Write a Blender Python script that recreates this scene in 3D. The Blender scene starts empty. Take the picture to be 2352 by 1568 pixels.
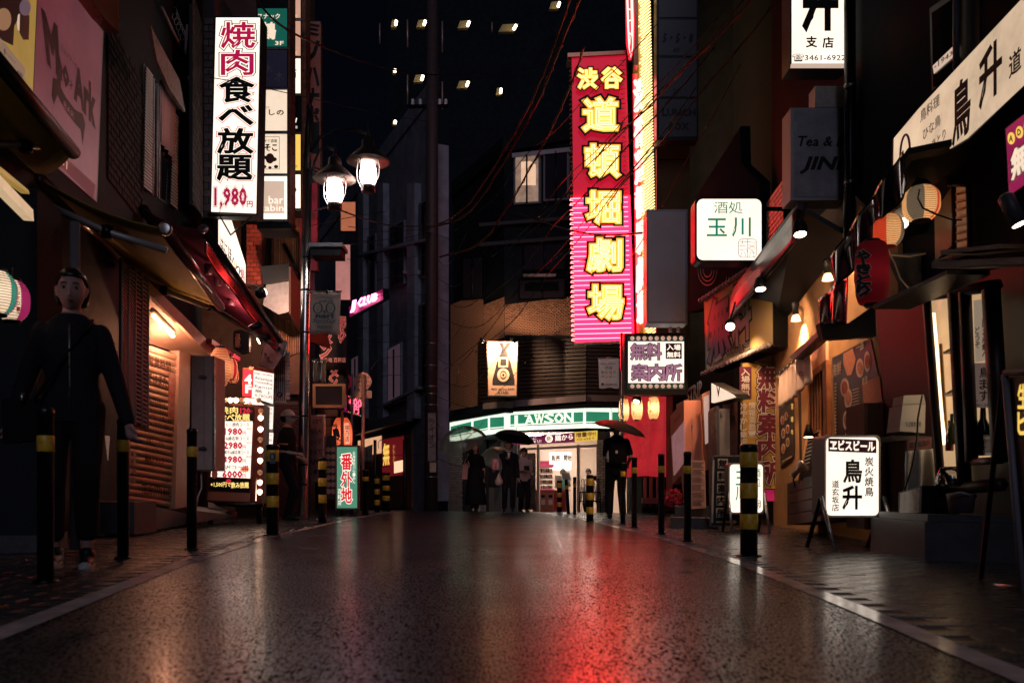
import bpy, bmesh, math, random
from mathutils import Vector as V, Matrix
import numpy as np
R = math.radians
rng = random.Random(7)
SC = bpy.context.scene
COL = SC.collection
# ------------------------------------------------------------------ camera, sky, exposure
F, CX, HY, CZ = 1975.0, 1176.0, 1130.0, 0.45      # survey of the photo: focal length, centre, eye line, eye height
cam = bpy.data.cameras.new('camera'); camo = bpy.data.objects.new('camera', cam); COL.objects.link(camo)
camo.location = (0, 0, CZ); camo.rotation_euler = (R(90), 0, 0)
cam.sensor_width = 36; cam.lens = 36 * F / 2352; cam.shift_y = (HY - 784) / 2352
cam.clip_start = 0.05; cam.clip_end = 1000
cam.dof.use_dof = True; cam.dof.focus_distance = 15.0; cam.dof.aperture_fstop = 3.2
SC.camera = camo
W = bpy.data.worlds.new('World'); SC.world = W; W.use_nodes = True
nt = W.node_tree; nt.nodes.clear()
sky = nt.nodes.new('ShaderNodeTexSky'); sky.sky_type = 'NISHITA'; sky.sun_disc = False
sky.sun_elevation = R(28); sky.sun_rotation = R(185); sky.ozone_density = 3
bg = nt.nodes.new('ShaderNodeBackground'); bg.inputs[1].default_value = 0.0007
out = nt.nodes.new('ShaderNodeOutputWorld')
tn = nt.nodes.new('ShaderNodeMixRGB'); tn.blend_type = 'MULTIPLY'; tn.inputs[0].default_value = 1; tn.inputs[2].default_value = (.80, .80, 1, 1)   # sodium-lit night overcast
nt.links.new(sky.outputs[0], tn.inputs[1]); nt.links.new(tn.outputs[0], bg.inputs[0]); nt.links.new(bg.outputs[0], out.inputs[0])
sl = bpy.data.lights.new('fill_sun', 'SUN'); sl.energy = 0.50; sl.angle = R(30); sl.color = (.80, .78, 1)   # added soft cool fill from behind the camera
so = bpy.data.objects.new('fill_sun', sl); so.rotation_euler = V((-.09, .88, -.47)).to_track_quat('-Z', 'Y').to_euler(); COL.objects.link(so)
SC.view_settings.view_transform = 'Standard'; SC.view_settings.look = 'None'
SC.view_settings.exposure = 0; SC.view_settings.gamma = 1
SC.render.engine = 'CYCLES'
cy = SC.cycles
cy.use_denoising = True; cy.max_bounces = 6; cy.diffuse_bounces = 3; cy.glossy_bounces = 4
cy.transmission_bounces = 6; cy.transparent_max_bounces = 12
cy.sample_clamp_indirect = 4.0; cy.caustics_reflective = False; cy.caustics_refractive = False
cy.use_light_tree = True

# ------------------------------------------------------------------ materials
_M = {}
def mat(key, col=(.5, .5, .5), rough=.6, metal=0, emit=None, es=1.0, noise=0, nscale=8, bump=0, bscale=60, trans=0, alpha=1, coat=0, ior=1.45, two=None, spec=None):
    if key in _M: return _M[key]
    m = bpy.data.materials.new(key); m.use_nodes = True
    t = m.node_tree; b = t.nodes['Principled BSDF']; L = t.links
    b.inputs['Base Color'].default_value = (*col, 1); b.inputs['Roughness'].default_value = rough
    b.inputs['Metallic'].default_value = metal; b.inputs['IOR'].default_value = ior
    if spec is not None: b.inputs['Specular IOR Level'].default_value = spec
    if coat: b.inputs['Coat Weight'].default_value = coat; b.inputs['Coat Roughness'].default_value = .08
    if trans: b.inputs['Transmission Weight'].default_value = trans
    if alpha < 1: b.inputs['Alpha'].default_value = alpha
    if emit:
        b.inputs['Emission Color'].default_value = (*emit, 1); b.inputs['Emission Strength'].default_value = es
    if noise or bump:
        tc = t.nodes.new('ShaderNodeTexCoord')
    if noise:
        n = t.nodes.new('ShaderNodeTexNoise'); n.inputs['Scale'].default_value = nscale; n.inputs['Detail'].default_value = 5; n.inputs['Roughness'].default_value = .65
        L.new(tc.outputs['Object'], n.inputs['Vector'])
        r = t.nodes.new('ShaderNodeValToRGB'); c2 = two or tuple(max(0, c * (1 - noise)) for c in col)
        r.color_ramp.elements[0].position = .34; r.color_ramp.elements[0].color = (*c2, 1)
        r.color_ramp.elements[1].position = .66; r.color_ramp.elements[1].color = (*col, 1)
        L.new(n.outputs[0], r.inputs[0]); L.new(r.outputs[0], b.inputs['Base Color'])
        if emit:
            mm = t.nodes.new('ShaderNodeMapRange'); mm.inputs[1].default_value = .3; mm.inputs[2].default_value = .7
            mm.inputs[3].default_value = es * (1 - noise * .5); mm.inputs[4].default_value = es
            L.new(n.outputs[0], mm.inputs[0]); L.new(mm.outputs[0], b.inputs['Emission Strength'])
        else:
            mr = t.nodes.new('ShaderNodeMapRange'); mr.inputs[3].default_value = max(.03, rough - .12); mr.inputs[4].default_value = min(1, rough + .12)
            L.new(n.outputs[0], mr.inputs[0]); L.new(mr.outputs[0], b.inputs['Roughness'])
    if bump:
        n2 = t.nodes.new('ShaderNodeTexNoise'); n2.inputs['Scale'].default_value = bscale; n2.inputs['Detail'].default_value = 3
        L.new(tc.outputs['Object'], n2.inputs['Vector'])
        bp = t.nodes.new('ShaderNodeBump'); bp.inputs['Strength'].default_value = bump; bp.inputs['Distance'].default_value = .01
        L.new(n2.outputs[0], bp.inputs['Height']); L.new(bp.outputs[0], b.inputs['Normal'])
    _M[key] = m
    return m
def glow(key, c, s=1.0, noise=0.0, nscale=3):      # a lit sign face, lamp or tube
    return mat(key, tuple(min(.8, x * .5) for x in c), .45, emit=c, es=s, noise=noise, nscale=nscale)
def paper(key, c, tr=.65):
    """lantern paper: light from the bulb inside shines through"""
    if key in _M: return _M[key]
    m = bpy.data.materials.new(key); m.use_nodes = True; t = m.node_tree; t.nodes.clear(); L = t.links
    o = t.nodes.new('ShaderNodeOutputMaterial'); mx = t.nodes.new('ShaderNodeMixShader'); mx.inputs[0].default_value = tr
    a = t.nodes.new('ShaderNodeBsdfDiffuse'); b = t.nodes.new('ShaderNodeBsdfTranslucent')
    for n in (a, b): n.inputs[0].default_value = (*c, 1)
    L.new(a.outputs[0], mx.inputs[1]); L.new(b.outputs[0], mx.inputs[2]); L.new(mx.outputs[0], o.inputs[0])
    _M[key] = m
    return m
def glass(key, tint=(.9, .9, .9), fac=.12, rough=.05, blend=.35, milky=0):
    """thin glazing: mostly see-through, mirror-like at a glance"""
    if key in _M: return _M[key]
    m = bpy.data.materials.new(key); m.use_nodes = True; t = m.node_tree; t.nodes.clear(); L = t.links
    o = t.nodes.new('ShaderNodeOutputMaterial'); mx = t.nodes.new('ShaderNodeMixShader'); a = t.nodes.new('ShaderNodeBsdfTransparent')
    g = t.nodes.new('ShaderNodeBsdfGlossy'); g.inputs['Roughness'].default_value = rough
    a.inputs[0].default_value = (*tint, 1); lw = t.nodes.new('ShaderNodeLayerWeight'); lw.inputs[0].default_value = blend
    ad = t.nodes.new('ShaderNodeMath'); ad.operation = 'ADD'; ad.use_clamp = True; ad.inputs[1].default_value = fac
    L.new(lw.outputs['Fresnel'], ad.inputs[0]); L.new(ad.outputs[0], mx.inputs[0]); L.new(a.outputs[0], mx.inputs[1]); L.new(g.outputs[0], mx.inputs[2]); L.new(mx.outputs[0], o.inputs[0])
    if milky:
        m2 = t.nodes.new('ShaderNodeMixShader'); m2.inputs[0].default_value = milky; tr = t.nodes.new('ShaderNodeBsdfTranslucent'); tr.inputs[0].default_value = (.8, .82, .78, 1)
        L.new(mx.outputs[0], m2.inputs[1]); L.new(tr.outputs[0], m2.inputs[2]); L.new(m2.outputs[0], o.inputs[0])
    _M[key] = m
    return m
CREAM = (1, .85, .70)
BLK = mat('black_paint', (.005, .007, .010), .45, spec=.3)
DK = mat('dark_metal', (.010, .013, .018), .35, .6, noise=.5, nscale=20)
INK = mat('black_ink', (.004, .004, .005), .6)
STEEL = mat('brushed_steel', (.42, .40, .40), .3, .95, noise=.35, nscale=30)
CHROME = mat('chrome', (.88, .86, .85), .22, 1)
WHITE = mat('white_paint', (.62, .60, .58), .45, noise=.3, nscale=14)
GREYP = mat('grey_paint', (.13, .15, .18), .5, noise=.4, nscale=12)
WOODD = mat('dark_wood', (.035, .018, .013), .45, noise=.6, nscale=16, bump=.2)
LIT = glow('lit_cream', CREAM, 1.45, .35, 2.2)
PAPER = mat('paper', (.62, .56, .50), .75, noise=.15, nscale=9)

# ------------------------------------------------------------------ objects
ORG = {}
def label(o, lab, cat, group=None, kind=None):
    o['label'] = lab; o['category'] = cat
    if group: o['group'] = group
    if kind: o['kind'] = kind
    return o
def thing(name, lab, cat, loc, group=None):
    o = bpy.data.objects.new(name, None); COL.objects.link(o); o.location = loc; o.empty_display_size = .1
    ORG[o] = V(loc); label(o, lab, cat, group)
    return o
def obj(name, vs, fs, m, parent=None, smooth=False, kind=None):
    me = bpy.data.meshes.new(name)
    org = ORG.get(parent, V((0, 0, 0)))
    me.from_pydata([tuple(V(v) - org) for v in vs], [], fs)
    if isinstance(m, (list, tuple)):
        for k in m: me.materials.append(k)
    else: me.materials.append(m)
    if smooth: me.shade_smooth()
    return link(name, me, parent, kind)
def link(name, me, parent=None, kind=None):
    o = bpy.data.objects.new(name, me); COL.objects.link(o)
    if parent is not None:
        o.parent = parent; ORG[o] = ORG.get(parent, V((0, 0, 0)))
    if kind: o['kind'] = kind
    return o
def structure(name, vs, fs, m, smooth=False):
    return obj(name, vs, fs, m, None, smooth, 'structure')
def P(x, y, D): return V(((x - CX) / F * D, D, CZ + (HY - y) / F * D))
CAM = V((0, 0, CZ))
class Pl:
    """an upright plane that passes the sight line x0 at distance D0 and x1 at D1"""
    def __init__(s, x0, D0, x1=None, D1=None):
        if x1 is None: x1, D1 = x0 + 100, D0
        a, b = P(x0, HY, D0), P(x1, HY, D1)
        s.o = a; s.u = (b - a).normalized(); s.n = V((s.u.y, -s.u.x, 0))
        if s.n.dot(CAM - a) < 0: s.n = -s.n
    def at(s, x, y, off=0):
        r = P(x, y, 1) - CAM
        t = s.n.dot(s.o + s.n * off - CAM) / s.n.dot(r)
        return CAM + r * t
    def D(s, x): return s.at(x, HY).y
def Fr(D): return Pl(1176, D)
def rect(x0, y0, x1, y1): return [(x0, y0), (x1, y0), (x1, y1), (x0, y1)]
def rrect(x0, y0, x1, y1, r, n=5):
    out = []
    for cx, cy, a0 in ((x0 + r, y0 + r, 180), (x1 - r, y0 + r, 270), (x1 - r, y1 - r, 0), (x0 + r, y1 - r, 90)):
        for i in range(n + 1):
            a = R(a0 + 90 * i / n); out.append((cx + r * math.cos(a), cy + r * math.sin(a)))
    return out
def ell(cx, cy, rx, ry=None, n=24):
    ry = ry or rx
    return [(cx + rx * math.cos(2 * math.pi * i / n), cy + ry * math.sin(2 * math.pi * i / n)) for i in range(n)]
def prism(front, d):
    n = len(front); vs = list(front) + [V(p) + d for p in front]
    fs = [tuple(range(n))[::-1], tuple(range(n, 2 * n))] + [(i, (i + 1) % n, n + (i + 1) % n, n + i) for i in range(n)]
    return vs, fs
def slab(name, pl, pts, thick, m, parent=None, off=0, kind=None):
    """a flat plate on a plane: outline in sight lines, front face 'off' in front of the plane, 'thick' deep"""
    fr = [pl.at(x, y, off) for x, y in pts]
    vs, fs = prism(fr, -pl.n * thick)
    return obj(name, vs, fs, m, parent, kind=kind)
def hexa(name, c8, m, parent=None, kind=None):
    return obj(name, c8, [(0, 1, 2, 3)[::-1], (4, 5, 6, 7), (0, 1, 5, 4), (1, 2, 6, 5), (2, 3, 7, 6), (3, 0, 4, 7)], m, parent, kind=kind)
def boxv(c, u, w, d, h):
    """corners of a box: base centre c, width along u, depth across, height up"""
    u = V(u).normalized(); n = V((-u.y, u.x, 0)); a, b, z = u * (w / 2), n * (d / 2), V((0, 0, h)); c = V(c)
    q = [c - a - b, c + a - b, c + a + b, c - a + b]
    return q + [p + z for p in q]
def box(name, c, w, d, h, m, parent=None, u=(1, 0, 0), kind=None):
    return hexa(name, boxv(c, u, w, d, h), m, parent, kind)
def sweep(pts, r, n=8, cap=True):
    pts = [V(p) for p in pts]; rs = r if isinstance(r, (list, tuple)) else [r] * len(pts)
    vs, fs = [], []; up = None
    for i, p in enumerate(pts):
        d = (pts[min(i + 1, len(pts) - 1)] - pts[max(i - 1, 0)]).normalized()
        if up is None: up = d.cross(V((0, 0, 1)) if abs(d.z) < .9 else V((1, 0, 0))).normalized()
        a = (up - d * up.dot(d)).normalized(); b = d.cross(a); up = a
        for k in range(n):
            t = 2 * math.pi * k / n; vs.append(p + (a * math.cos(t) + b * math.sin(t)) * rs[i])
    for i in range(len(pts) - 1):
        for k in range(n):
            fs.append((i * n + k, i * n + (k + 1) % n, (i + 1) * n + (k + 1) % n, (i + 1) * n + k))
    if cap: fs += [tuple(range(n))[::-1], tuple(range((len(pts) - 1) * n, len(pts) * n))]
    return vs, fs
def tube(name, pts, r, m, parent=None, n=8, smooth=True, kind=None):
    vs, fs = sweep(pts, r, n); return obj(name, vs, fs, m, parent, smooth, kind)
def lathev(c, prof, n=20, ax=None, squash=1):
    c = V(c); ax = V(ax or (0, 0, 1)).normalized()
    a = ax.cross(V((0, 1, 0)) if abs(ax.y) < .9 else V((1, 0, 0))).normalized(); b = ax.cross(a) * squash
    vs, fs = [], []
    for r, z in prof:
        for k in range(n):
            t = 2 * math.pi * k / n; vs.append(c + ax * z + (a * math.cos(t) + b * math.sin(t)) * r)
    for i in range(len(prof) - 1):
        for k in range(n):
            fs.append((i * n + k, i * n + (k + 1) % n, (i + 1) * n + (k + 1) % n, (i + 1) * n + k))
    fs += [tuple(range(n))[::-1], tuple(range((len(prof) - 1) * n, len(prof) * n))]
    return vs, fs
def lathe(name, c, prof, m, parent=None, n=20, ax=None, smooth=True, kind=None):
    vs, fs = lathev(c, prof, n, ax); return obj(name, vs, fs, m, parent, smooth, kind)
def join(*parts):
    vs, fs = [], []
    for v, f in parts:
        k = len(vs); vs += list(v); fs += [tuple(i + k for i in q) for q in f]
    return vs, fs
def boxm(c8): return list(c8), [(3, 2, 1, 0), (4, 5, 6, 7), (0, 1, 5, 4), (1, 2, 6, 5), (2, 3, 7, 6), (3, 0, 4, 7)]

# ------------------------------------------------------------------ lettering
_fc = bpy.data.curves.new('glyphs', 'FONT'); _fo = bpy.data.objects.new('glyphs', _fc); _fc.resolution_u = 2
_G = {}
def glyph(body, offset=0.0, tub=0.0, shear=0.0):
    k = (body, round(offset, 4), round(tub, 4), shear)
    if k in _G: return _G[k]
    if offset > 0 and not tub:                    # heavier letters: the plain face plus a flattened edge bead
        a, fa = glyph(body, 0, 0, shear); b, fb = glyph(body, 0, offset, shear)
        if len(a) == 0: return a, fa
        b = b.copy(); b[:, 2] *= .015; n = len(a)
        _G[k] = (np.concatenate([a, b]), fa + [tuple(i + n for i in q) for q in fb])
        return _G[k]
    _fc.body = body; _fc.offset = offset; _fc.shear = shear
    if tub: _fc.fill_mode = 'NONE'; _fc.bevel_depth = tub; _fc.bevel_resolution = 0; _fc.resolution_u = 1
    else: _fc.fill_mode = 'FRONT'; _fc.bevel_depth = 0; _fc.resolution_u = 2
    me = _fo.to_mesh()
    n = len(me.vertices); co = np.zeros(n * 3, np.float32); me.vertices.foreach_get('co', co); co = co.reshape(-1, 3)
    fs = [tuple(p.vertices) for p in me.polygons]
    _fo.to_mesh_clear()
    _G[k] = (co, fs)
    return _G[k]
def bbox(body, shear=0.0):
    co, _ = glyph(body, 0, 0, shear)
    if len(co) == 0: return 0, 0, 1, 1
    return co[:, 0].min(), co[:, 1].min(), co[:, 0].max(), co[:, 1].max()
def quad(q):
    return rect(*q) if len(q) == 4 and not isinstance(q[0], tuple) else q
def textm(body, pl, q, off, bold=0.0, tub=0.0, shear=0.0, fit=None):
    tl, tr, br, bl = [pl.at(x, y, off) for x, y in quad(q)]
    co, fs = glyph(body, bold, tub, shear); x0, y0, x1, y1 = bbox(fit or body, shear)
    sc = ((tr - tl).length / max(1e-6, x1 - x0))
    if len(co) == 0: return [], []
    s = (co[:, 0] - x0) / max(1e-6, x1 - x0); t = (co[:, 1] - y0) / max(1e-6, y1 - y0); z = co[:, 2] * sc
    A = np.array
    p = A(tl)[None] * ((1 - s) * t)[:, None] + A(tr)[None] * (s * t)[:, None] + A(br)[None] * (s * (1 - t))[:, None] + A(bl)[None] * ((1 - s) * (1 - t))[:, None]
    p = p + A(pl.n)[None] * z[:, None]
    return p.tolist(), fs
def text(body, pl, q, m, parent, off=.004, bold=0.0, tub=0.0, name='lettering', shear=0.0, kind=None):
    vs, fs = textm(body, pl, q, off, bold, tub, shear)
    return obj(name, vs, fs, m, parent, kind=kind)
def cells(q, n, gap=.06):
    tl, tr, br, bl = [V((*p, 0)) for p in quad(q)]
    out = []
    for i in range(n):
        a, b = (i + gap / 2) / n, (i + 1 - gap / 2) / n
        out.append([tuple(tl.lerp(bl, a))[:2], tuple(tr.lerp(br, a))[:2], tuple(tr.lerp(br, b))[:2], tuple(tl.lerp(bl, b))[:2]])
    return out
def column(body, pl, q, m, parent, off=.004, bold=0.0, name='lettering', gap=.1, shear=0.0):
    """a line of writing that runs downwards, joined as one print"""
    acc = [], []
    for ch, c in zip(body, cells(q, len(body), gap)):
        if ch != ' ': acc = join(acc, textm(ch, pl, c, off, bold, 0, shear))
    return obj(name, acc[0], acc[1], m, parent, kind='stuff')
def chars(body, pl, q, layers, parent, down=True, gap=.08, name='character'):
    """big characters: each a part of its own; outline layers are its sub-parts. layers = [(material, bold, off, name), ...] front first"""
    if down: cs = cells(q, len(body), gap)
    else:
        tl, tr, br, bl = quad(q); cs = []
        n = len(body)
        L = lambda a, b, t: (a[0] + (b[0] - a[0]) * t, a[1] + (b[1] - a[1]) * t)
        for i in range(n):
            a, b = (i + gap / 2) / n, (i + 1 - gap / 2) / n
            cs.append([L(tl, tr, a), L(tl, tr, b), L(bl, br, b), L(bl, br, a)])
    for ch, c in zip(body, cs):
        if ch == ' ': continue
        top = None
        for m, bold, off, nm in layers:
            o = text(ch, pl, c, m, top or parent, off, bold, name=nm or name)
            if top is None: top = o
# ------------------------------------------------------------------ more helpers
def lamp(name, kind, loc, energy, col, parent, size=.05, aim=None, angle=90, blend=.6):
    l = bpy.data.lights.new(name, kind); l.energy = energy; l.color = col
    if kind in ('POINT', 'SPOT'): l.shadow_soft_size = size
    if kind == 'SPOT': l.spot_size = R(angle); l.spot_blend = blend
    o = bpy.data.objects.new(name, l); COL.objects.link(o); o.location = V(loc) - ORG.get(parent, V((0, 0, 0))); o.parent = parent
    if aim is not None: o.rotation_euler = (V(aim) - V(loc)).to_track_quat('-Z', 'Y').to_euler()
    return o
def instance(name, proto, parent, mtx):
    o = bpy.data.objects.new(name, proto); COL.objects.link(o); o.parent = parent; o.matrix_local = mtx
    if parent is not None: ORG[o] = ORG.get(parent, V((0, 0, 0)))
    return o
def lantern(name, lab, c, r, h, m, mats=None, cat='lantern', ribs=16, group=None, capm=None, cols=None, squash=1.0, watt=1.0, tone=(1, .66, .38)):
    """paper lantern: ribbed body, ring at both ends, hanging cord"""
    t = thing(name, lab, cat, c, group)
    prof = []
    n = ribs * 2
    for i in range(n + 1):
        a = i / n; z = (a - .5) * h; k = abs(2 * a - 1)
        rr = r * (1 - squash * .45 * k ** 3.0) * (1 + (.016 if i % 2 else -.016))
        prof.append((rr, z))
    vs, fs = lathev(c, prof, 24)
    o = obj('paper_body', vs, fs, mats or m, t, True)
    if cols:
        for i, p in enumerate(o.data.polygons):
            p.material_index = cols[(i % 24) % len(cols)] if i < len(fs) - 2 else 0
    cm = capm or BLK
    acc = [], []
    for i in range(1, n, 2):
        rr, z = prof[i]; g = lathev(V(c) + V((0, 0, z)), [(rr + .0005, -.0022), (rr + .0025, 0), (rr + .0005, .0022)], 20); k0 = len(acc[0]); acc[0].extend(g[0]); acc[1].extend(tuple(q + k0 for q in f) for f in g[1][:-2])
    obj('bamboo_hoop', acc[0], acc[1], mat('hoop_brown', (.10, .05, .03), .7), t, kind='stuff')
    if watt: lamp('bulb_light', 'POINT', V(c), watt * (r / .13) ** 2, tone, t, r * .35)
    lathe('end_ring', V(c) + V((0, 0, h / 2 - .01 * h)), [(r * .5, 0), (r * .52, h * .05), (r * .45, h * .07)], cm, t, 16)
    lathe('end_ring', V(c) - V((0, 0, h / 2 + .05 * h)), [(r * .45, 0), (r * .52, h * .02), (r * .5, h * .06)], cm, t, 16)
    tube('hanging_cord', [V(c) + V((0, 0, h / 2 + h * .05)), V(c) + V((0, 0, h / 2 + h * .3))], .006, BLK, t, 6)
    return t
def wall_bricks(pl, x0, y0, x1, y1, bw, bh, mats, parent, off=.006, limit=300, key='brick', depth=.03):
    """single bricks laid in running bond on a plane; the first ones are parts, the rest one mass"""
    a, b, c = pl.at(x0, y0), pl.at(x1, y0), pl.at(x0, y1)
    L = (b - a).dot(pl.u); n = 0; rest = [], []
    ztop, zbot = max(a.z, b.z), min(c.z, pl.at(x1, y1).z)
    rows = int((ztop - zbot) / bh)
    rot = Matrix((pl.u, -pl.n, V((0, 0, 1)))).transposed().to_4x4()
    def proto(w):
        k = key + '%.3f' % w
        if k not in _G:
            g = .006; hw, hh, e = w / 2 - g, bh / 2 - g, .004
            vs = [(-hw, 0, -hh), (hw, 0, -hh), (hw, 0, hh), (-hw, 0, hh), (-hw + e, -e * 2, -hh + e), (hw - e, -e * 2, -hh + e), (hw - e, -e * 2, hh - e), (-hw + e, -e * 2, hh - e)]
            fs = [(4, 5, 6, 7), (0, 1, 5, 4), (1, 2, 6, 5), (2, 3, 7, 6), (3, 0, 4, 7)]
            ms = []
            for m in mats:
                me = bpy.data.meshes.new(key); me.from_pydata(vs, [], fs); me.materials.append(m); ms.append(me)
            _G[k] = (ms, vs, fs)
        return _G[k]
    s = 1 if L > 0 else -1
    for r in range(rows):
        z = ztop - (r + .5) * bh; x = -(r % 2) * bw / 2
        while x < abs(L):
            xa, xb = max(0, x), min(abs(L), x + bw); x += bw
            if xb - xa < bw * .25: continue
            w = round((xb - xa) / bw * 4) / 4 * bw
            ms, vs, fs = proto(w)
            p = a + pl.u * (s * (xa + xb) / 2) + pl.n * (off + rng.uniform(-.002, .003)); p.z = z
            M = Matrix.Translation(p) @ rot
            if n < limit:
                M.translation = p - ORG.get(parent, V((0, 0, 0)))
                instance('brick', ms[rng.randrange(len(ms))], parent, M); n += 1
            else:
                k0 = len(rest[0]); rest[0].extend(M @ V(v) for v in vs); rest[1].extend(tuple(i + k0 for i in q) for q in fs)
    if rest[0]: obj('brickwork', rest[0], rest[1], mats[0], parent, kind='stuff')
def gz(X, Y):
    z = -.010 * max(-5, min(5, X))
    if Y > 19: z -= .032 * (min(Y, 60) - 19) * min(1, (Y - 19) / 5)
    return z
def G(X, Y): return V((X, Y, gz(X, Y)))
# ================================================================== GROUND
def wet_road():
    m = bpy.data.materials.new('wet_asphalt'); m.use_nodes = True; t = m.node_tree; L = t.links; b = t.nodes['Principled BSDF']
    N = lambda k: t.nodes.new('ShaderNode' + k)
    tc = N('TexCoord')
    n1 = N('TexNoise'); n1.inputs['Scale'].default_value = 75; n1.inputs['Detail'].default_value = 4; n1.inputs['Roughness'].default_value = .7
    v = N('TexVoronoi'); v.inputs['Scale'].default_value = 95
    n2 = N('TexNoise'); n2.inputs['Scale'].default_value = 1.3; n2.inputs['Detail'].default_value = 4
    n3 = N('TexNoise'); n3.inputs['Scale'].default_value = 9; n3.inputs['Detail'].default_value = 3
    for n in (n1, v, n2, n3): L.new(tc.outputs['Object'], n.inputs['Vector'])
    r = N('ValToRGB'); r.color_ramp.elements[0].color = (.003, .0035, .0045, 1); r.color_ramp.elements[1].color = (.012, .013, .016, 1)
    L.new(n1.outputs[0], r.inputs[0]); L.new(r.outputs[0], b.inputs['Base Color'])
    mr = N('MapRange'); mr.inputs[1].default_value = .3; mr.inputs[2].default_value = .7; mr.inputs[3].default_value = .27; mr.inputs[4].default_value = .42
    L.new(n2.outputs[0], mr.inputs[0]); L.new(mr.outputs[0], b.inputs['Roughness'])
    ad = N('Math'); ad.operation = 'MULTIPLY_ADD'; ad.inputs[1].default_value = .6; L.new(v.outputs[0], ad.inputs[0]); L.new(n1.outputs[0], ad.inputs[2])
    ad2 = N('Math'); ad2.operation = 'MULTIPLY_ADD'; ad2.inputs[1].default_value = .5; L.new(n3.outputs[0], ad2.inputs[0]); L.new(ad.outputs[0], ad2.inputs[2])
    bp = N('Bump'); bp.inputs['Strength'].default_value = 1.0; bp.inputs['Distance'].default_value = .0003
    L.new(ad2.outputs[0], bp.inputs['Height']); L.new(bp.outputs[0], b.inputs['Normal'])
    b.inputs['IOR'].default_value = 2.5; b.inputs['Coat Roughness'].default_value = .16
    n4 = N('TexNoise'); n4.inputs['Scale'].default_value = 105; n4.inputs['Detail'].default_value = 3; n4.inputs['Roughness'].default_value = .6; mp = N('Mapping'); mp.inputs['Scale'].default_value = (1.7, .42, 1); L.new(tc.outputs['Object'], mp.inputs['Vector']); L.new(mp.outputs[0], n4.inputs['Vector'])
    g1 = N('MapRange'); g1.inputs[1].default_value = .465; g1.inputs[2].default_value = .595; g1.inputs[3].default_value = .0; g1.inputs[4].default_value = 1.0; L.new(n4.outputs[0], g1.inputs[0]); L.new(g1.outputs[0], b.inputs['Specular IOR Level'])
    g2 = N('MapRange'); g2.inputs[1].default_value = .47; g2.inputs[2].default_value = .63; g2.inputs[3].default_value = .0; g2.inputs[4].default_value = .9; L.new(n4.outputs[0], g2.inputs[0]); L.new(g2.outputs[0], b.inputs['Coat Weight'])
    b.inputs['Coat IOR'].default_value = 1.4; b2 = N('Bump'); b2.inputs['Strength'].default_value = 1; b2.inputs['Distance'].default_value = .00012; L.new(n4.outputs[0], b2.inputs['Height']); L.new(b2.outputs[0], b.inputs['Coat Normal']); L.new(b2.outputs[0], b.inputs['Normal']); b.inputs['Specular Tint'].default_value = (.68, .84, 1, 1); b.inputs['Coat Tint'].default_value = (.9, .95, 1, 1)
    return m
ROAD = wet_road()
PAVEB = mat('wet_joint', (.014, .016, .019), .5)
PAVE = [mat('wet_paver_%s' % k, c, ro, noise=.3, nscale=14, bump=.08, bscale=90, ior=1.6, spec=.8) for k, c, ro in (('grey', (.026, .029, .033), .27), ('dark', (.023, .026, .030), .29), ('brown', (.029, .030, .032), .28))]
LINE = mat('wet_road_paint', (.72, .70, .67), .15, noise=.35, nscale=7, bump=.03, bscale=25, ior=1.9, spec=1.0)
LE = [(-6, -.9), (0, -1.15), (1.2, -1.35), (2.73, -1.62), (5, -2.0), (8.1, -2.34), (13.5, -2.58), (20, -2.65), (30, -3.4), (60, -9)]
RE = [(-6, 1.1), (0, 1.2), (2.2, 1.31), (3.28, 1.40), (5.74, 1.54), (9.2, 1.53), (14, 1.28), (20.4, .89), (30, .3), (60, -4)]
def edge(T, y):
    for (a, b), (c, d) in zip(T, T[1:]):
        if y <= c: return b + (d - b) * (y - a) / (c - a)
    return T[-1][1]
YS = [-6 + .5 * i for i in range(133)]
def strip(fa, fb, dz, nx=1):
    vs, fs = [], []
    for y in YS:
        a, b = fa(y), fb(y)
        for k in range(nx + 1):
            x = a + (b - a) * k / nx; vs.append((x, y, gz(x, y) + dz))
    w = nx + 1
    for i in range(len(YS) - 1):
        for k in range(nx): fs.append((i * w + k, i * w + k + 1, (i + 1) * w + k + 1, (i + 1) * w + k))
    return vs, fs
structure('ground', [(-300, -60, -2.2), (300, -60, -2.2), (300, 500, -2.2), (-300, 500, -2.2)], [(0, 1, 2, 3)], PAVEB)
v_, f_ = strip(lambda y: edge(LE, y), lambda y: edge(RE, y), 0, 8); structure('road', v_, f_, ROAD, True)
v_, f_ = strip(lambda y: edge(LE, y) - .015, lambda y: edge(LE, y) + .085, .004); structure('road_edge_line', v_, f_, LINE, True)
v_, f_ = strip(lambda y: edge(RE, y) - .085, lambda y: edge(RE, y) + .015, .004); structure('road_edge_line', v_, f_, LINE, True)
v_, f_ = strip(lambda y: -16, lambda y: edge(LE, y), -.006, 8); swl = structure('sidewalk', v_, f_, PAVEB, True)
v_, f_ = strip(lambda y: edge(RE, y), lambda y: 16, -.006, 8); swr = structure('sidewalk', v_, f_, PAVEB, True)
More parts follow.
